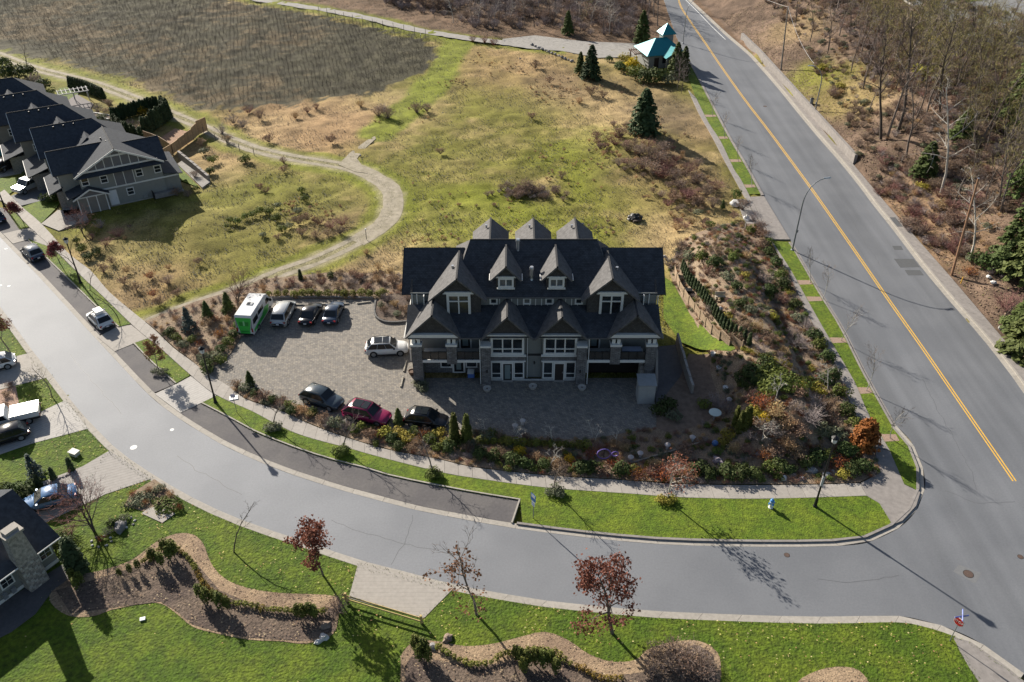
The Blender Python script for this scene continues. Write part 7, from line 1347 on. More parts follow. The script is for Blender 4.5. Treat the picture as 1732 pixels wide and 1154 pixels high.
car('dark_car', 'black car by the house with the turquoise cover', 'car', 12, 285, hd((0, 292), (30, 276)), black, 'suv', 4.5, 1.85, 1.65, group='cars on driveways', z=.06)
def truck(label, px, py, heading, body, bedm, Lc=2.4, Lb=2.6, covered=True, z=.06):
    t = thing('pickup_truck', label, 'truck', (*G(px, py), z), heading, 'cars on driveways'); w_ = .96
    cab = MB().yzprism if False else None
    pr = [(-.1, .45), (-.1, 1.05), (0, 1.12), (.25, 1.78), (1.25, 1.80), (1.85, 1.12), (2.9, 1.0), (2.98, .8), (2.98, .45)]
    MB().xzprism([(x, z_) for x, z_ in pr], -w_, w_).build('cab', body, t)
    for s in (-1, 1):
        y = s * (w_ + .006); MB().add([(.12, y, 1.15), (.95, y, 1.15), (.95, y, 1.68), (.32, y, 1.68)], [(0, 1, 2, 3)]).add([(1.0, y, 1.15), (1.68, y, 1.15), (1.25, y, 1.68), (1.0, y, 1.68)], [(0, 1, 2, 3)]).build('side_window', cgl, t)
        for ax in (2.15, -1.6):
            wh = MB().tube((ax, s * .72, .4), (ax, s * .975, .4), .40, n=16).build('wheel', tyre, t); MB().tube((ax, s * .97, .4), (ax, s * .985, .4), .25, n=10).build('rim', rimm, wh)
        MB().cbox((2.95, s * .7, .82), (.1, .35, .18)).build('headlight', lampw, t); MB().cbox((-.1 - Lb - .02, s * .85, .85), (.06, .14, .3)).build('taillight', lampr, t); MB().cbox((1.5, s * 1.08, 1.25), (.14, .2, .2)).build('mirror', plast, t)
    MB().slab3([(1.31, -.82, 1.76), (1.31, .82, 1.76), (1.82, .84, 1.18), (1.82, -.84, 1.18)], .01).tf(Matrix.Translation((.02, 0, .02))).build('windscreen', cgl, t)
    MB().box(-.1 - Lb, -.13, -w_, w_, .5, .78).build('chassis', plast, t)
    if covered: MB().box(-.1 - Lb, -.13, -w_ - .03, w_ + .03, .783, 1.35).build('cargo_box', body, t); [MB().box(-.13 - Lb + k * Lb / 4 + .02, -.13 - Lb + (k + 1) * Lb / 4 - .01, -w_, w_, 1.353, 1.39).build('lid_panel', bedm, t) for k in range(4)]
    else:
        MB().box(-.1 - Lb, -.13, -w_, -w_ + .12, .783, 1.15).box(-.1 - Lb, -.13, w_ - .12, w_, .783, 1.15).box(-.1 - Lb, -Lb, -w_ + .12, w_ - .12, .783, 1.15).build('bed_side', body, t); MB().box(-Lb + .02, -.15, -w_ + .13, w_ - .13, .785, .9).build('bed_load', bedm, t)
truck('white pickup truck with flat white lidded cargo box on the pale driveway', 22, 716, hd((50, 708), (-10, 722)), white, white, z=.085); truck('silver pickup truck parked on the end house driveway', 58, 318, hd((80, 308), (30, 330)), silver, white, covered=False)
# camper van
t = thing('camper_van', 'tall white camper van with bright green rear at the end of the lot', 'van', (*G(434, 543), .05), up90 - .10); green = paint('bright green vinyl', (.035, .42, .055), .4); greend = paint('dark green vinyl', (.012, .20, .03), .4); vang = paint('grey vinyl', (.20, .22, .23), .4)
L_, W, Hh = 6.6, 2.05, 2.75; l, w_ = L_ / 2, W / 2
pr = [(-l, .35), (-l - .02, 1.0), (-l + .10, Hh - .18), (-l + .22, Hh), (l * .42, Hh + .02), (l * .55, Hh - .12), (l * .80, 1.45), (l * .98, 1.15), (l, .8), (l - .02, .35)]
MB().xzprism(pr, -w_ * .96, w_ * .96).build('body', white, t)
MB().xzprism([(-l + .15, Hh - .02), (l * .45, Hh - .0), (l * .43, Hh + .06), (-l + .2, Hh + .06)], -w_ * .9, w_ * .9).build('roof', white, t)
for s in (-1, 1):
    y = s * (w_ * .96 + .006)
    MB().add([(-l + .3, y, .5), (l * .45, y, .5), (l * .60, y, 1.2), (l * .2, y, 1.6), (-l * .1, y, 1.1), (-l + .3, y, .9)], [(0, 1, 2, 3, 4, 5)]).build('side_graphic', green, t)
    MB().add([(-l + .35, y + s * .003, 1.45), (-l * .45, y + s * .003, 1.45), (-l * .45, y + s * .003, 2.15), (-l + .35, y + s * .003, 2.15)], [(0, 1, 2, 3)]).add([(-l * .4, y + s * .003, 1.65), (l * .1, y + s * .003, 1.65), (l * .1, y + s * .003, 2.2), (-l * .4, y + s * .003, 2.2)], [(0, 1, 2, 3)]).add([(l * .36, y + s * .003, 1.5), (l * .72, y + s * .003, 1.5), (l * .56, y + s * .003, 2.2), (l * .36, y + s * .003, 2.2)], [(0, 1, 2, 3)]).build('side_window', cgl, t)
    for ax in (-l * .55, l * .62): wh = MB().tube((ax, s * (w_ - .3), .37), (ax, s * (w_ * .96 + .02), .37), .37, n=16).build('wheel', tyre, t); MB().tube((ax, s * (w_ * .96 + .01), .37), (ax, s * (w_ * .96 + .03), .37), .22, n=10).build('rim', rimm, wh)
    MB().cbox((l * .66, s * (w_ + .16), 1.65), (.14, .26, .4)).build('mirror', plast, t); MB().cbox((-l - .02, s * w_ * .86, .95), (.06, .16, .5)).build('taillight', lampr, t); MB().cbox((l * .985, s * .75, .95), (.12, .36, .22)).build('headlight', lampw, t)
xr = lambda z_: -l - .035 + max(0, (z_ - 1.0) / (Hh - 1.18)) * .12
def rear(nm, pts, m, d=0): MB().slab3([(xr(z_) - d, y, z_) for y, z_ in pts], .012).build(nm, m, t)
rear('rear_panel', [(-.93, 2.5), (.93, 2.5), (.62, 1.0), (-.62, 1.0)], green); rear('rear_panel', [(-.62, .99), (.62, .99), (.58, .42), (-.58, .42)], green)
rear('rear_corner', [(-.95, 2.3), (-.93, 2.44), (-.66, .99), (-.92, .99)], vang); rear('rear_corner', [(.93, 2.44), (.95, 2.3), (.92, .99), (.66, .99)], vang)
for s in (-1, 1): rear('rear_window', [(s * .12, 2.0), (s * .60, 2.0), (s * .50, 1.45), (s * .12, 1.45)], greend, .006)
rear('rear_emblem', [(-.08, 2.1), (.08, 2.1), (.10, 1.5), (-.10, 1.5)], paint('pale green emblem', (.25, .55, .28), .4), .012); rear('rear_step', [(-.5, .80), (.5, .80), (.42, .70), (-.42, .70)], greend, .006)
MB().slab3([(l * .57, -.85, Hh - .18), (l * .57, .85, Hh - .18), (l * .785, .88, 1.5), (l * .785, -.88, 1.5)], .012).tf(Matrix.Translation((.02, 0, .02))).build('windscreen', cgl, t)
hat = MB().box(-1.0, -.5, -.35, .35, Hh + .065, Hh + .14).build('roof_hatch', vang, t); MB().box(-.95, -.55, -.05, .3, Hh + .142, Hh + .16).build('hatch_pane', cgl, hat)
for px_, py_ in ((2.0, -.5), (1.4, .5)): MB().lathe([(.09, Hh + .02), (.09, Hh + .10)], (px_ - .8, py_, 0), 8).build('roof_vent', plast, t)
MB().cbox((-l - .03, 0, .40), (.14, 1.8, .14)).build('bumper', plast, t)
# ================================================================== NEIGHBOURING HOUSES
gwall = mat('blue grey siding', (0.225, 0.225, 0.205), .8, .06, 2); gwall2 = mat('taupe board siding', (0.20, 0.185, 0.165), .8, .06, 2); shgm = mat('mauve grey panel', (0.15, 0.145, 0.15), .8, .06, 2); roofh = mat('slate blue shingles', (0.046, 0.051, 0.060), .88, .3, 2.5, detail=9, spec=.15); ledge = mat('ledge stone plain', (.22, .205, .19), .9, .4, 5, detail=8)
HO = np.array((-61.34, 109.98)); HR = math.atan2(.5064, .8623)
def hloc(a, c): return (HO[0] + a * math.cos(HR) - c * math.sin(HR), HO[1] + a * math.sin(HR) + c * math.cos(HR))
def beam(mb, p, q, w_, d=.06):
    """flat trim board between two points, width w_ in the vertical plane"""
    p, q = Vector(p), Vector(q); a = (q - p).normalized(); n = Vector((0, 0, 1)).cross(a) if abs(a.z) < .99 else Vector((0, 1, 0)); n.normalize(); up = a.cross(n).normalized() * (w_ / 2); n = n * d / 2
    return mb.add([p + up + n, p + up - n, p - up - n, p - up + n, q + up + n, q + up - n, q - up - n, q - up + n], [(3, 2, 1, 0), (4, 5, 6, 7), (0, 1, 5, 4), (1, 2, 6, 5), (2, 3, 7, 6), (3, 0, 4, 7)])
def gable_x(root, nm, y0, yr, y1, x0, x1, ze, zr, m, hip=0.0, th=.18):
    """roof with the ridge along x, optional hipped far end"""
    MB().slab3([(x0, y0, ze), (x1, y0, ze), (x1 - hip, yr, zr), (x0, yr, zr)], th).build(nm, m, root); MB().slab3([(x1, y1, ze), (x0, y1, ze), (x0, yr, zr), (x1 - hip, yr, zr)], th).build(nm, m, root)
    if hip: MB().slab3([(x1, y0, ze), (x1, y1, ze), (x1 - hip, yr, zr)], th).build(nm, m, root)
    MB().tube((x0, yr, zr + .02), (x1 - hip, yr, zr + .02), .09, n=5).build('ridge_cap', ridgem, root)
def swin(root, x, y, z, w_=.8, h=.95, face='y-'):
    """small double hung side window: frame > two panes"""
    f = MB(); 
    for a in ((-w_ / 2 - .12, w_ / 2 + .12, -.12, 0), (-w_ / 2 - .12, w_ / 2 + .12, h, h + .12), (-w_ / 2 - .12, -w_ / 2, 0, h), (w_ / 2, w_ / 2 + .12, 0, h), (-w_ / 2, w_ / 2, h * .48, h * .54)): f.box(a[0], a[1], -.08, .02, a[2], a[3])
    ps = [MB().box(-w_ / 2, w_ / 2, -.02, .01, h * i * .54, h * (.48 + .52 * i)) for i in (0, 1)]
    M = Matrix.Translation((x, y, z)) @ (Matrix.Identity(4) if face == 'y-' else Matrix.Rotation(-PI / 2, 4, 'Z')); fo = f.tf(M).build('window', trim, root)
    for p in ps: p.tf(M).build('pane', glass, fo)
# ---- end house
A = thing('end_house', 'grey two storey end house with a panelled side gable and white side door', 'house', (*HO, 0), HR)
MB().box(0, 11.2, 0, 9, 0, 5.6).build('wall', gwall, A); MB().box(-2.4, .02, 2.2, 8.6, 0, 5.4).build('front_wing', gwall, A); MB().box(11.2, 13.4, .4, 8.6, 0, 3.0).build('rear_bay', gwall, A)
# main roof: ridge along y, gable towards the field
for q in ([(-.5, -.7, 5.45), (-.5, 9.3, 5.45), (5.5, 9.3, 8.55), (5.5, -.7, 8.55)], [(11.6, 9.3, 5.45), (11.6, -.7, 5.45), (5.5, -.7, 8.55), (5.5, 9.3, 8.55)]): MB().slab3(q, .18).build('roof', roofh, A)
MB().tube((5.5, -.72, 8.58), (5.5, 9.3, 8.58), .09, n=5).build('ridge_cap', ridgem, A)
gable_x(A, 'wing_roof', 1.4, 4.4, 9.2, -3.0, 4.6, 5.5, 8.0, roofh); gable_x(A, 'rear_wing_roof', -.3, 3.6, 8.8, 6.5, 12.2, 5.4, 7.7, roofh)
MB().slab3([(11.3, -.2, 3.45), (13.9, -.2, 2.9), (13.9, 9.0, 2.9), (11.3, 9.0, 3.45)], .14).build('bay_roof', roofh, A)
MB().xzprism([(.3, 5.75), (10.7, 5.75), (5.5, 8.35)], -.08, .2).build('gable_panel', shgm, A)
for k in range(1, 9):
    x = .3 + k * 10.4 / 9; zt = 8.3 - abs(x - 5.5) * .5
    MB().box(x - .05, x + .05, -.13, -.075, 5.8, zt).build('batten', trim, A)
for p, q in (((-.55, -.73, 5.35), (5.5, -.73, 8.45)), ((5.5, -.73, 8.45), (11.65, -.73, 5.35)), ((3.9, -.14, 7.45), (7.1, -.14, 7.45)), ((.1, -.14, 5.75), (10.9, -.14, 5.75))): beam(MB(), p, q, .24).build('barge_board', trim, A)
MB().slab3([(-.3, -1.0, 5.28), (11.4, -1.0, 5.28), (11.4, -.02, 5.62), (-.3, -.02, 5.62)], .1).build('pent_roof', roofh, A)
for z_ in (2.75,): beam(MB(), (0, -.05, z_), (13.3, -.05, z_), .22).build('trim_band', trim, A)
MB().box(4.6, 7.2, -.05, .02, 2.9, 5.15).build('wall_panel', shgm, A)
for x in (4.6, 5.9, 7.2): MB().box(x - .05, x + .05, -.09, -.045, 2.9, 5.15).build('batten', trim, A)
for x, z_ in ((.7, 3.9), (3.2, 3.75), (8.0, 3.7), (10.6, 3.7), (6.2, 1.2)): swin(A, x, -.01, z_)
MB().box(3.15, 4.35, -.06, .02, .1, 2.35).build('door_frame', trim, A); dd = MB().box(3.27, 4.23, -.09, -.055, .15, 2.25).build('side_door', mat('white door', (.62, .63, .64), .5, .03, 2), A); MB().box(4.08, 4.14, -.15, -.09, 1.05, 1.2).build('handle', metal, dd)
# porch gable in front of the side wall
MB().box(-1.1, 2.9, -.9, -.02, 0, 2.5).build('porch_wall', gwall2, A); MB().xzprism([(-1.0, 2.5), (2.8, 2.5), (.9, 3.45)], -.9, -.05).build('porch_gable', shgm, A)
for s in (-1, 1): MB().slab3([(.9, -1.35, 3.72), (.9 + s * 2.45, -1.35, 2.5), (.9 + s * 2.45, .1, 2.5), (.9, .1, 3.72)], .14).build('porch_roof', roofh, A); beam(MB(), (.9, -1.38, 3.66), (.9 + s * 2.5, -1.38, 2.42), .2).build('barge_board', trim, A)
for x in (-1.05, .2, 1.45, 2.7): MB().box(x, x + .14, -1.0, -.89, 0, 2.5).build('post', trim, A)
beam(MB(), (-1.05, -.95, 2.5), (2.85, -.95, 2.5), .16).build('trim_band', trim, A)
for z_ in (0,): MB().box(-3.2, 13.5, -.05, 9.1, -.3, .06).build('foundation', conc, A)
# street front: garage, porch roof, dormer windows
MB().box(-3.2, -2.42, 2.6, 8.4, 0, 2.6).build('garage_front', ledge, A); MB().box(-3.28, -3.18, 3.0, 8.0, .05, 2.3).build('garage_door', mat('taupe garage door', (.26, .21, .165), .6, .05, 2), A)
MB().slab3([(-4.2, 1.9, 2.75), (-4.2, 8.8, 2.75), (-2.3, 8.8, 3.5), (-2.3, 1.9, 3.5)], .14).build('garage_roof', roofh, A); MB().slab3([(-2.2, -1.1, 2.7), (-2.2, 2.0, 2.7), (.1, 2.0, 3.4), (.1, -1.1, 3.4)], .14).build('garage_roof', roofh, A)
beam(MB(), (-4.24, 1.9, 2.66), (-4.24, 8.8, 2.66), .2).build('fascia', trim, A)
for y in (3.2, 4.6, 6.0): swin(A, -2.43, y, 3.75, 1.0, 1.2, 'x-')
for p, q in (((-3.05, 1.4, 5.45), (-3.05, 4.4, 7.9)), ((-3.05, 4.4, 7.9), (-3.05, 9.2, 5.45))): beam(MB(), p, q, .26).build('barge_board', trim, A)
for y in (2.2, 2.9): MB().box(-2.5, -2.42, y - .1, y + .1, 3.6, 5.4).build('post', trim, A)
for k in range(3): MB().lathe([(.1, 0), (.1, .3)], (4.6 + k * .5, 5.2 - k * 1.6, 8.1), 8).build('roof_vent', blackm, A)
MB().box(9.2, 12.3, -.9, -.1, 0, .7).build('window_well', concd, A); MB().box(9.0, 9.1, -1.0, -.05, .0, 1.1).build('well_rail', blackm, A)
for x in (8.2, 7.9): MB().cbox((x, -.12, .45), (.25, .2, .3)).build('meter', metal, A)
# ---- the other houses of the row
def row_house(label, u0, v0, D=11.0, Wd=8.4, zr=8.5, seed=0):
    t = thing('row_house', label, 'house', (*hloc(u0, v0), 0), HR, 'dark roofed houses in the row'); g = R(seed)
    MB().box(0, D, 0, Wd, 0, 5.6).build('wall', gwall2, t); MB().box(-.04, D + .04, -.04, Wd + .04, -.3, .3).build('foundation', conc, t)
    gable_x(t, 'roof', -.5, Wd / 2, Wd + .5, -.6, D + .7, 5.5, zr, roofh, 4.2)
    MB().add([(.0, .3, 5.6), (.0, Wd - .3, 5.6), (.0, Wd / 2, zr - .25), (.25, .3, 5.6), (.25, Wd - .3, 5.6), (.25, Wd / 2, zr - .25)], [(0, 2, 1), (3, 4, 5), (0, 1, 4, 3), (1, 2, 5, 4), (2, 0, 3, 5)]).build('gable_panel', shgm, t)
    for y0, y1 in ((-.5, Wd / 2), (Wd + .5, Wd / 2)): beam(MB(), (-.65, y0, 5.42), (-.65, y1, zr - .08), .26).build('barge_board', trim, t)
    for x in (D * .55,): # side dormer
        for s in (-1, 1): MB().slab3([(x, -.9, 7.6), (x + s * 2.3, -.9, 5.75), (x + s * 2.3, 3.0, 5.75), (x, 3.6, 7.6)], .15).build('dormer_roof', roofh, t)
        MB().xzprism([(x - 1.9, 5.4), (x + 1.9, 5.4), (x, 7.2)], -.5, .1).build('dormer_wall', shgm, t)
    MB().box(-2.2, -.01, 1.4, Wd - .8, 0, 2.6).build('garage', ledge, t); MB().box(-2.28, -2.18, 2.0, Wd - 1.4, .05, 2.25).build('garage_door', MATS['taupe garage door'], t)
    MB().slab3([(-3.0, .6, 2.65), (-3.0, Wd - .2, 2.65), (.05, Wd - .2, 3.6), (.05, .6, 3.6)], .14).build('garage_roof', roofh, t); beam(MB(), (-3.04, .6, 2.56), (-3.04, Wd - .2, 2.56), .2).build('fascia', trim, t)
    for y in (2.2, 4.2, 6.2): swin(t, -.02, y, 3.9, 1.0, 1.2, 'x-')
    for x in (2.0, 5.2, 8.4): swin(t, x, -.01, 3.6)
    for k in range(3): MB().lathe([(.09, 0), (.09, .3)], (2.5 + k * 1.4, Wd / 2 - .6, zr - .35), 8).build('roof_vent', blackm, t)
    return t
row_house('dark roofed house directly behind the end house', -3.3, 9.4, 11.5, 8.2, 8.6, 1); row_house('dark roofed house in the middle of the row', -5.8, 18.2, 11, 8.2, 8.6, 2); row_house('dark roofed house near the top of the row by the pergola yard', -8.6, 27.0, 11, 8.4, 8.7, 3); row_house('dark roofed house at the far end of the row', -11.4, 36.2, 11, 8.4, 8.7, 4)
poly('driveway', [(70, 379), (100, 391), (126, 380), (150, 372), (140, 352), (116, 356), (98, 356)], .06, conc); poly('driveway', [(14, 334), (34, 349), (112, 330), (106, 306), (60, 316)], .06, mat('grey asphalt drive', (.14, .14, .145), .85, .1, 3)); poly('driveway', [(-60, 300), (0, 300), (50, 290), (40, 268), (-60, 262)], .06, conc)  # the pickup drive is plain grey asphalt
poly('yard_lawn', [(38, 351), (70, 378), (92, 356), (110, 335), (84, 334)], .05, lawnm); poly('yard_lawn', [(-30, 322), (8, 334), (34, 316), (44, 300), (0, 302)], .05, lawnm)
poly('back_lawn', [(273, 275), (290, 300), (338, 318), (306, 285), (298, 277)], .06, lawnm); poly('back_lawn', [(254, 243), (266, 268), (290, 258), (270, 245)], .06, lawnm); poly('back_lawn', [(100, 150), (140, 144), (128, 168), (90, 172)], .05, lawns); poly('back_lawn', [(100, 185), (118, 178), (126, 196), (108, 200)], .05, lawnm)
poly('bark_yard', [(262, 240), (296, 218), (328, 226), (306, 246), (291, 254)], .08, mat('reddish bark', (.27, .17, .11), .95, .5, 6, detail=9)); poly('gravel_yard', [(300, 278), (342, 318), (356, 308), (314, 268)], .07, MATS['grey gravel'])
lf = [GP([(351, 221), (338, 226), (326, 238), (313, 246), (293, 261)]), GP([(293, 261), (270, 246), (246, 238)]), GP([(293, 261), (276, 271)])]
board_fence('board_fence', 'new cedar fence stepping down beside the bark yard', lf[0], 2.0, woodl, post=2.3, steps=[2.4, 2.1, 1.9, 1.8, 1.7], grp='board fences at the end house'); board_fence('board_fence', 'grey board fence between bark yard and little lawn', lf[1], 1.7, wood, post=2.3, grp='board fences at the end house'); board_fence('board_fence', 'short cedar fence between the two back lawns', lf[2], 1.7, woodl, post=2.2, grp='board fences at the end house')
wall_thing('retaining_wall', 'concrete retaining wall along the meadow behind the back lawn', 'wall', GP([(304, 268), (330, 287), (354, 306)]), 1.3, .9, .4, concd, 1.5)
for i, (x, y) in enumerate(resample(GP([(193, 206), (225, 196), (268, 186)]), 17)): CYPS.put(xy=(x, y), sca=(1.1, 1.1, rng.uniform(1.0, 1.25)), desc='dark pointed cypress around the neighbour garden', group='cypress hedge of the neighbour garden')
for i, (x, y) in enumerate(resample(GP([(246, 230), (268, 215), (288, 200), (276, 190)]), 16)): CYPS.put(xy=(x, y), sca=(1.3, 1.3, rng.uniform(1.3, 1.6)), desc='dark pointed cypress around the neighbour garden', group='cypress hedge of the neighbour garden')
for i, (x, y) in enumerate(resample(GP([(120, 148), (150, 156), (176, 168)]), 16)): CYPS.put(xy=(x, y), sca=(1.2, 1.2, 1.0), desc='clipped dark cypress above the pergola yard', group='cypress hedge above the pergola yard')
for i, (x, y) in enumerate(resample(GP([(196, 214), (215, 228), (240, 238)]), 12)): CYPS.put(xy=(x, y), sca=(1.1, 1.1, rng.uniform(.8, 1.1)), desc='dark pointed cypress behind the dark roofed house', group='cypress hedge behind the houses')
for px, py, p, s_, l in ((240, 193, S_gold, 1.3, 'golden shrub inside the cypress hedge'), (262, 200, S_yel[0], 1.6, 'yellow green shrub inside the cypress hedge'), (250, 205, S_gold, .9, 'lower golden shrub inside the cypress hedge'), (222, 214, S_purp, 1.2, 'leafless mauve shrub in the hedged garden'), (235, 220, S_pinkb, 1.1, 'pale leafless shrub in the hedged garden'), (212, 218, S_red, 1.0, 'reddish shrub in the hedged garden'), (246, 212, S_pinkb, 1.2, 'pale twiggy shrub in the hedged garden'), (180, 196, S_bram, .9, 'tangled shrub beside the pergola yard'), (165, 190, S_purp, 1.6, 'mauve shrub beside the pergola yard'), (172, 205, S_grey[0], 1.4, 'grey green shrub by the raised garden bed'), (160, 208, S_green[0], 1.2, 'green shrub by the raised garden bed'), (185, 180, S_bram, .9, 'leafless tangle below the track'), (60, 140, S_pinkb, 1.8, 'pale blossoming shrub behind the far row house'), (20, 130, S_dark[0], 2.4, 'dark shrub mass at the top of the house row'), (45, 132, S_dark[1], 2.4, 'second dark shrub mass at the top of the house row'), (5, 118, S_dark[2], 2.4, 'dark shrub by the track above the houses'), (75, 150, S_dark[0], 1.8, 'dark shrub behind the far row house'), (118, 190, S_dark[1], .8, 'little dark shrub on the pergola lawn'), (85, 342, S_dark[0], 1.3, 'dark round shrub on the end house front lawn'), (96, 334, S_green[0], 1.2, 'green shrub beside the dark one on the end house lawn'), (14, 262, S_dark[1], 1.4, 'dark round shrub before the middle row house'), (52, 300, S_dark[2], 1.2, 'dark shrub at the pickup driveway'), (-4, 285, S_rust, 1.3, 'rusty shrub at the street end of the row'), (110, 345, S_red, .9, 'reddish shrub at the porch corner'), (300, 330, S_brown, 1.1, 'brown shrub at the rear corner of the end house'), (318, 332, S_bram, .6, 'leafless tangle behind the end house'), (330, 322, S_green[1], .7, 'small green shrub on the back lawn edge')): p.put(px, py, sca=s_ * .9, label=l)
WOOD[3].put(48, 118, sca=.55, label='leafless tree between the track and the top houses', group='garden trees')
t = thing('pergola', 'white painted pergola in the shaded back yard', 'pergola', (*G(128, 172), 0), HR); t.scale = (.8, .8, .8); trim_, trim = trim, mat('greyed white timber', (.36, .36, .35), .8, .1, 3)
for i in range(3):
    for j in (-1.4, 1.4): MB().box(-3 + i * 3 - .08, -3 + i * 3 + .08, j - .08, j + .08, 0, 2.4).build('post', trim, t)
for j in (-1.4, 1.4): MB().box(-3.4, 3.4, j - .1, j + .1, 2.41, 2.6).build('beam', trim, t)
for i in range(8): MB().box(-3.2 + i * .9 - .06, -3.2 + i * .9 + .06, -1.9, 1.9, 2.61, 2.76).build('rafter', trim, t)
trim = trim_
poly('dark_patio', [(112, 172), (130, 160), (158, 176), (150, 190), (128, 194)], .06, mat('dark patio tiles', (.12, .105, .105), .85, .15, 2))
t = thing('raised_bed', 'white edged raised garden bed behind the middle row house', 'garden bed', (*G(168, 200), 0), -.35); [MB().box(-3, 3, s * .8 - .08, s * .8 + .08, 0, .6).build('board', trim, t) for s in (-1, 1)]; MB().box(-2.95, 2.95, -.7, .7, 0, .45).build('soil', mulchd, t)
t = thing('boat_cover', 'turquoise covered trailer before the middle row house', 'trailer', (*G(4, 266), 0), .5); tq = mat('turquoise tarp', (.03, .22, .24), .6, .1, 2); MB().xzprism([(-2, .5), (2, .5), (2.3, .9), (1.6, 1.5), (-1.6, 1.6), (-2.1, .9)], -.8, .8).build('cover', tq, t); [MB().tube((0, s * .7, .3), (0, s * .85, .3), .3, n=12).build('wheel', tyre, t) for s in (-1, 1)]
# ---- stone chimney house at the street bend
Bh = thing('chimney_house', 'dark roofed one storey house with a broad stone chimney', 'house', (-37.5, 46.0, 0), math.atan2(-.85, -.53))
# local x runs along the wall away from the street, local y into the house is negative of the outward side
def by(y): return -y
MB().box(0, 15, -8.0, 0, 0, 3.1).build('wall', gwall, Bh)
MB().slab3([(-.6, .7, 3.0), (15.5, .7, 3.0), (15.5, -4.2, 5.7), (-.6, -4.2, 5.7)], .18).build('roof', roofh, Bh); MB().slab3([(15.5, -9.0, 3.0), (-.6, -9.0, 3.0), (-.6, -4.2, 5.7), (15.5, -4.2, 5.7)], .18).build('roof', roofh, Bh)
MB().path([(-.6, .78, 2.9), (15.5, .78, 2.9)], .07, 6).build('gutter', trim, Bh); MB().add([(-.05, -8, 3.1), (-.05, 0, 3.1), (-.05, -4.2, 5.5), (.1, -8, 3.1), (.1, 0, 3.1), (.1, -4.2, 5.5)], [(0, 1, 2), (5, 4, 3), (0, 3, 4, 1), (1, 4, 5, 2), (2, 5, 3, 0)]).build('gable_wall', gwall, Bh)
ch = MB().box(1.5, 3.1, 0.003, .95, 0, 3.0).add([(1.5, 0.003, 3.0), (3.1, 0.003, 3.0), (3.1, .95, 3.0), (1.5, .95, 3.0), (1.7, -.2, 5.9), (2.9, -.2, 5.9), (2.9, .75, 5.9), (1.7, .75, 5.9)], [(0, 1, 5, 4), (1, 2, 6, 5), (2, 3, 7, 6), (3, 0, 4, 7), (4, 5, 6, 7)]).build('chimney', mat('tan ledge stone', (.30, .27, .235), .9, .5, 4, detail=9), Bh)
MB().box(1.55, 3.05, -.35, .9, 5.9, 6.1).box(1.8, 2.8, -.1, .65, 6.1, 6.35).build('chimney_cap', conc, ch)
for k in range(60):
    r_ = k // 5; x = 1.52 + (k % 5) * .32 + (r_ % 2) * .1; MB().box(x + .02, min(x + .30, 3.08), .94, .975 + nr.uniform(0, .035), .04 + r_ * .24, .26 + r_ * .24).build('stone', mat('chimney stone %d' % (k % 3), ((.34, .30, .26), (.24, .215, .195), (.40, .37, .33))[k % 3], .9, .3, 4), ch)
for x in (.7, 4.0): 
    f = MB().box(x - .55, x + .55, 0.0, .08, 1.25, 2.35).build('window', trim, Bh); [MB().box(x - .43 + i * .45, x - .02 + i * .45, .075, .09, 1.37 + j * .46, 1.78 + j * .46).build('pane', glass, f) for i in (0, 1) for j in (0, 1)]
beam(MB(), (0, .05, .35), (15, .05, .35), .3).build('base_trim', trim, Bh)
for x in (3.9, 4.6): MB().cbox((x, .2, .8), (.35, .3, .5)).build('utility_meter', metal, Bh)
poly('side_path', [(108, 955), (124, 975), (90, 1000), (60, 1040), (20, 1070), (-60, 1110), (-60, 1060), (0, 1025), (60, 985)], .10, asph3)
# ---- teal roofed kiosk
K = thing('teal_kiosk', 'small building with a bright teal metal roof and pointed cupola', 'kiosk', (31.0, 178.5, 0), .25)
tm = mat('teal metal roof', (.022, .20, .225), .35, .08, 2, metal=.2); kw = mat('grey kiosk wall', (.24, .245, .23), .8, .08, 2)
MB().box(-3.6, 3.6, -3.0, 3.0, 0, 3.0).build('wall', kw, K)
ze, zr = 2.9, 5.4
for q in ([(-4.4, -3.8, ze), (4.4, -3.8, ze), (1.2, 0, zr), (-1.2, 0, zr)], [(4.4, 3.8, ze), (-4.4, 3.8, ze), (-1.2, 0, zr), (1.2, 0, zr)], [(-4.4, 3.8, ze), (-4.4, -3.8, ze), (-1.2, 0, zr)], [(4.4, -3.8, ze), (4.4, 3.8, ze), (1.2, 0, zr)]): MB().slab3(q, .15).build('roof', tm, K)
for s in (-1, 1): MB().slab3([(1.6, -5.6, 4.3), (1.6 + s * 2.6, -5.6, 2.7), (1.6 + s * 2.6, 0, 2.7), (1.6, 0, 4.3)], .13).build('entrance_roof', tm, K)
MB().xzprism([(-.7, 2.6), (3.9, 2.6), (1.6, 4.1)], -5.2, -5.0).build('entrance_gable', kw, K)
for x in (-.6, 3.8): MB().box(x - .12, x + .12, -5.4, -5.1, 0, 2.7).build('post', kw, K)
MB().box(.6, 2.8, .2, 2.4, 3.0, 6.0).build('cupola_wall', kw, K)
ap = (1.7, 1.3, 7.9); cq = [(.1, -.3, 5.9), (3.3, -.3, 5.9), (3.3, 2.9, 5.9), (.1, 2.9, 5.9)]
for i in range(4): MB().slab3([cq[i], cq[(i + 1) % 4], ap], .1).build('cupola_roof', tm, K)
MB().box(-2.4, -1.4, -3.06, -2.99, 0.1, 2.2).build('door', doord, K); MB().box(-.6, .5, -3.05, -2.99, 1.0, 2.1).build('window', glass, K)
for k in range(7): MB().box(-4.0 + k * 1.3 - .03, -4.0 + k * 1.3 + .03, -3.86, -3.8, 2.78, 2.98).build('gutter_bracket', kw, K)
t = thing('pergola', 'brown timber shelter beside the teal roofed kiosk', 'shelter', (*G(1086, 108), 0), .25); pw = mat('brown stained wood', (.10, .065, .05), .85, .2, 3)
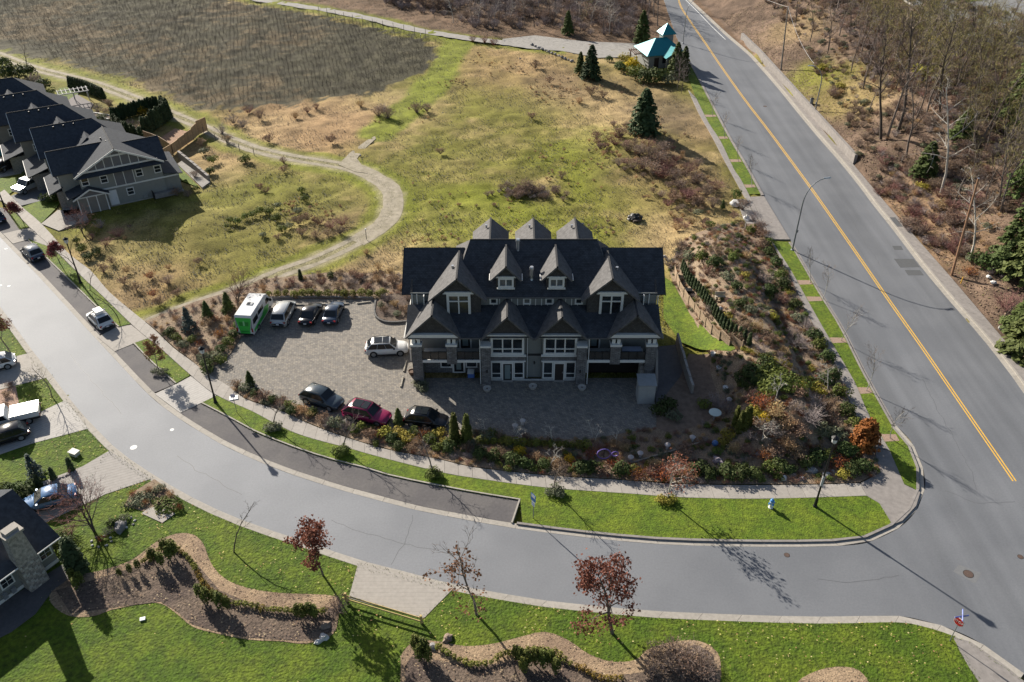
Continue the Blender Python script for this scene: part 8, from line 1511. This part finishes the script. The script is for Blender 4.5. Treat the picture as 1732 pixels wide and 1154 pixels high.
for i in (-1, 1):
    for j in (-1, 1): MB().box(i * 2.2 - .1, i * 2.2 + .1, j * 1.5 - .1, j * 1.5 + .1, 0, 2.5).build('post', trim if j < 0 else pw, t)
for j in (-1, 1): MB().box(-2.6, 2.6, j * 1.5 - .1, j * 1.5 + .1, 2.51, 2.7).build('beam', pw, t)
for k in range(11): MB().box(-2.5 + k * .5 - .05, -2.5 + k * .5 + .05, -1.9, 1.9, 2.71, 2.86).build('rafter', pw, t)

# ================================================================== STREET FURNITURE
lampb = mat('black lamp enamel', (.012, .012, .013), .45, 0, 1); lens = mat('frosted lamp glass', (.55, .56, .56), .3, 0, 1); steel = mat('grey painted steel', (.20, .21, .22), .5, .05, 2, metal=.3); alu = mat('brushed lamp alloy', (.36, .38, .40), .4, .05, 2, metal=.6)
def post_lamp(px, py, h, label):
    t = thing('street_lamp', label, 'street lamp', G3(px, py, .1), .6, 'black post lamps')
    MB().lathe([(.20, 0), (.20, .12), (.15, .2), (.13, .9), (.10, 1.0), (.09, 1.15), (.065, h - .95), (.10, h - .9), (.10, h - .8)], n=10).build('post', lampb, t)
    MB().lathe([(.08, h - .8), (.22, h - .62), (.26, h - .22), (.24, h - .2)], n=8).build('lantern', lens, t); MB().lathe([(.33, h - .2), (.33, h - .15), (.20, h - .05), (.05, h + .04), (.03, h + .14)], n=10).build('lantern_cap', lampb, t)
    for k in range(4): a = k * PI / 2; MB().path([(.20 * math.cos(a), .20 * math.sin(a), h - .7), (.27 * math.cos(a), .27 * math.sin(a), h - .2)], .02, 4).build('lantern_bar', lampb, t)
    return t
post_lamp(137, 480, 6.4, 'black post lamp on the long verge near the dark suv'); post_lamp(365, 682, 7.0, 'black post lamp at the paved lot driveway'); post_lamp(8, 351, 6.6, 'black post lamp on the verge farthest up the street')
t = post_lamp(1378, 858, 8.3, 'tall black post lamp on the corner lawn near the hydrant'); MB().lathe([(.12, 2.6), (.12, 3.7)], n=10).build('notice_band', mat('grey paper band', (.4, .4, .4), .8, .05, 2), t)
def davit(px, py, h, reach, az, label, m=steel):
    t = thing('road_lamp', label, 'street lamp', G3(px, py, .1), az, 'curved road lamps'); pts = [(0, 0, 0), (0, 0, h * .68)] + [(reach * (1 - math.cos(k * PI / 12)), 0, h * .68 + h * .32 * math.sin(k * PI / 12)) for k in range(1, 7)]
    MB().path(pts, [.11, .085] + [.08 - .004 * k for k in range(1, 7)], 8).build('pole', m, t); MB().lathe([(.24, 0), (.24, .06), (.14, .12)], n=8).build('base_plate', m, t)
    e = pts[-1]; MB().add([(e[0] - .2, -.10, h + .02), (e[0] + .75, -.16, h + .03), (e[0] + .95, 0, h + .04), (e[0] + .75, .16, h + .03), (e[0] - .2, .10, h + .02), (e[0] - .2, -.06, h + .16), (e[0] + .7, -.10, h + .16), (e[0] + .85, 0, h + .12), (e[0] + .7, .10, h + .16), (e[0] - .2, .06, h + .16)], [(4, 3, 2, 1, 0), (5, 6, 7, 8, 9), (0, 1, 6, 5), (1, 2, 7, 6), (2, 3, 8, 7), (3, 4, 9, 8), (4, 0, 5, 9)]).build('lamp_head', alu, t)
    MB().cbox((.12, 0, h * .28), (.2, .16, .35)).build('control_box', m, t)
davit(1340, 424, 10.0, 2.4, .25, 'curved grey road lamp standing at the verge opposite the utility pole'); davit(1155, 74, 9.5, 2.4, .15, 'curved grey road lamp beside the teal kiosk', alu); davit(1377, 196, 9.0, 2.0, PI - .1, 'curved grey road lamp behind the block wall, arm over the road')
def pole(px, py, tx, ty, label, m, r=.16):
    x, y, z = G3(px, py); X_, Z_ = atY(tx, ty, y); t = thing('utility_pole', label, 'utility pole', (x, y, z)); MB().tube((0, 0, -.2), (X_ - x, 0, Z_ - z), r, r * .7, 10).build('pole', m, t); MB().tube((X_ - x, 0, Z_ - z), (X_ - x, 0, Z_ - z + .04), r * .78, n=10).build('pole_cap', metal, t); return (X_, y, Z_), t
pt, po = pole(1610, 465, 1655, 302, 'bare reddish wooden utility pole on the leafy bank', mat('reddish pole wood', (.30, .17, .10), .85, .25, 3)); pd, pdo = pole(1321, 118, 1333, 12, 'weathered grey utility pole above the block wall', mat('grey pole wood', (.20, .18, .16), .85, .2, 3))
wz = MB(); a = Vector(pd); c_ = Vector((53.0, 148.2, 9.4)); prev = a
for k in range(1, 13): u = k / 12; q = a.lerp(c_, u) - Vector((0, 0, 1.0 * 4 * u * (1 - u))); wz.tube(prev, q, .03, n=4, cap=False); prev = q
prev = a; c2 = Vector((47.0, 215, 12.5))
for k in range(1, 11): u = k / 10; q = a.lerp(c2, u) - Vector((0, 0, 1.2 * 4 * u * (1 - u))); wz.tube(prev, q, .03, n=4, cap=False); prev = q
o = wz.build('overhead_cable', mat('pale cable', (.42, .41, .40), .6, 0, 1)); o['label'] = 'pale overhead cable running from the weathered pole to the road lamp'; o['category'] = 'cable'
signb = mat('blue sign face', (.06, .17, .42), .5, 0, 1); signw = mat('white sign face', (.72, .72, .72), .5, 0, 1); signr = mat('red sign face', (.58, .035, .035), .5, 0, 1); signk = mat('sign back', (.33, .33, .34), .5, 0, 1, metal=.4); stripe_b = mat('blue street blade', (.045, .075, .38), .5, 0, 1)
t = thing('parking_sign', 'blue and white parking sign on a thin pole at the grass by the pocket end', 'sign', G3(902, 878, .11), -.9); MB().path([(0, 0, 0), (0, 0, 3.0)], .035, 6).build('pole', steel, t)
pn = MB().box(-.32, .32, -.06, -.04, 2.15, 2.95).build('sign_panel', signb, t); MB().box(-.24, .24, -.067, -.061, 2.55, 2.87).build('sign_symbol', signw, pn); MB().box(-.2, .2, -.06, -.04, 1.55, 2.1).build('sign_panel', signw, t); MB().box(-.14, .14, -.067, -.061, 1.68, 1.74).build('sign_line', signb, pn); MB().box(-.14, .14, -.067, -.061, 1.86, 1.92).build('sign_line', signb, pn)
t = thing('small_sign', 'small pale sign on a thin pole in the verge by the lot driveway', 'sign', G3(401, 699, .11), .2); MB().path([(0, 0, 0), (0, 0, 2.4)], .03, 6).build('pole', steel, t); MB().box(-.22, .22, -.05, -.03, 1.95, 2.4).build('sign_panel', mat('mauve white sign', (.5, .46, .55), .5, 0, 1), t)
t = thing('stop_sign', 'red stop sign with two blue street name blades on top', 'sign', G3(1606, 1085, .07), 0); MB().path([(0, 0, 0), (0, 0, 3.15)], .035, 6).build('pole', steel, t)
oct_ = lambda r: [(r * math.cos(PI / 8 + k * PI / 4), r * math.sin(PI / 8 + k * PI / 4)) for k in range(8)]
RS = Matrix.Rotation(-.95, 4, 'Z')
def facing(mb): return mb.tf(RS)
pn = facing(MB().xzprism([(x, z_ + 2.35) for x, z_ in oct_(.42)], -.08, -.06)).build('sign_border', signw, t); facing(MB().xzprism([(x, z_ + 2.35) for x, z_ in oct_(.38)], -.087, -.081)).build('sign_face', signr, pn); facing(MB().xzprism([(x, z_ + 2.35) for x, z_ in oct_(.42)], -.058, -.045)).build('sign_back', signk, pn)
fc = bpy.data.curves.new('lettering', 'FONT'); fc.body = 'STOP'; fc.size = .30; fc.align_x = 'CENTER'; fc.align_y = 'CENTER'; fc.extrude = .002; fc.materials.append(signw); tmp = bpy.data.objects.new('lettering', fc); fm = bpy.data.meshes.new_from_object(tmp); bpy.data.objects.remove(tmp); fm.materials.clear(); fm.materials.append(signw); fo = link('lettering', fm, pn); fo.matrix_local = RS @ Matrix.Translation((0, -.091, 2.35)) @ Matrix.Rotation(PI / 2, 4, 'X')
for rz_, z0_, m in ((.15, 2.86, stripe_b), (1.15, 3.02, mat('light blue street blade', (.16, .22, .62), .5, 0, 1))):
    bl = MB().box(-.55, .55, -.012, .012, z0_, z0_ + .16).tf(Matrix.Rotation(rz_, 4, 'Z')).build('street_name_blade', m, t); MB().box(-.53, .53, -.015, .015, z0_ + .01, z0_ + .02).box(-.53, .53, -.015, .015, z0_ + .14, z0_ + .15).tf(Matrix.Rotation(rz_, 4, 'Z')).build('blade_border', signw, bl)
t = thing('hydrant', 'white fire hydrant with a bright blue top on the corner lawn', 'hydrant', G3(1303, 860, .11), .3); hw_ = mat('white hydrant paint', (.68, .68, .66), .5, .03, 2); hb = mat('blue hydrant paint', (.06, .22, .50), .5, .03, 2)
MB().lathe([(.22, 0), (.22, .07), (.16, .09), (.155, .68), (.2, .7), (.2, .76)], n=14).build('barrel', hw_, t); MB().lathe([(.19, .763), (.19, .82), (.16, .95), (.07, 1.02), (.05, 1.1)], n=14).build('bonnet', hb, t)
for a in (0, PI, -PI / 2): MB().tube((.12 * math.cos(a), .12 * math.sin(a), .55), (.29 * math.cos(a), .29 * math.sin(a), .55), .09 if a != -PI / 2 else .11, n=10).build('outlet_cap', hb, t)
t = thing('utility_box', 'low pale utility box with flat lid on the lawn by the cypresses', 'utility box', G3(127, 770, .06), -.4); MB().box(-.4, .4, -.28, .28, 0, .4).build('body', mat('beige cabinet', (.52, .50, .46), .6, .05, 2), t); MB().box(-.46, .46, -.33, .33, .403, .45).build('lid', MATS['beige cabinet'], t)
for px, py, r_, l in ((242, 1049, .2, 'white square plate set in the lawn below the curved bed'), (14, 604, .4, 'white square cover on the small lawn by the russet tree'), (396, 675, .42, 'white slab at the start of the sidewalk shrubs')): 
    o = MB().cbox((0, 0, .05), (r_ * 2, r_ * 1.5, .09), .3).build('ground_plate', signw); x, y = G(px, py); o.location = (x, y, .10); o['label'] = l; o['category'] = 'plate'
t = thing('timber_barrier', 'low yellowish timber barrier across the unfinished driveway end', 'barrier', (0, 0, 0)); tb = mat('yellowish timber', (.46, .35, .15), .85, .15, 3); a, c = np.array(G(586, 1017)), np.array(G(713, 1055)); d = (c - a) / np.hypot(*(c - a)); an = math.atan2(d[1], d[0])
for p in (a, c): MB().cbox((p[0], p[1], .5), (.16, .16, 1.0), an).build('post', tb, t)
mid = (a + c) / 2
for z_, o_ in ((.42, .11), (.85, .11)): MB().cbox((mid[0] - d[1] * -o_, mid[1] - d[0] * o_, z_), (np.hypot(*(c - a)) + .5, .05, .15), an).build('rail', tb, t)
for px, py, l in ((1566, 412, 'grey utility vault lid in the far sidewalk'),): pass
for px, py in ((1290, 1128), (1320, 1160)): pass
t = thing('marker_stake', 'thin yellow marker stake at the utility pole foot', 'stake', G3(1625, 480)); MB().box(-.05, .05, -.03, .03, 0, 1.0).build('stake', yellow, t)
for px, py, l in ((1370, 185, 'dark litter bin at the block wall by the road lamp'),): t = thing('litter_bin', l, 'bin', G3(px, py, .12)); MB().lathe([(.3, 0), (.33, .9), (.35, .92), (.35, .98)], n=12).build('body', steel, t); MB().lathe([(.36, .985), (.3, 1.08), (.05, 1.12)], n=12).build('lid', lampb, t)
settle_labels()
for o in list(C.objects):                                  # a thing of one mesh that never got a look stays labelled by kind
    if o.parent is None and o.get('category') and not o.get('label'): o['label'] = 'grey rock lying in the open ground'
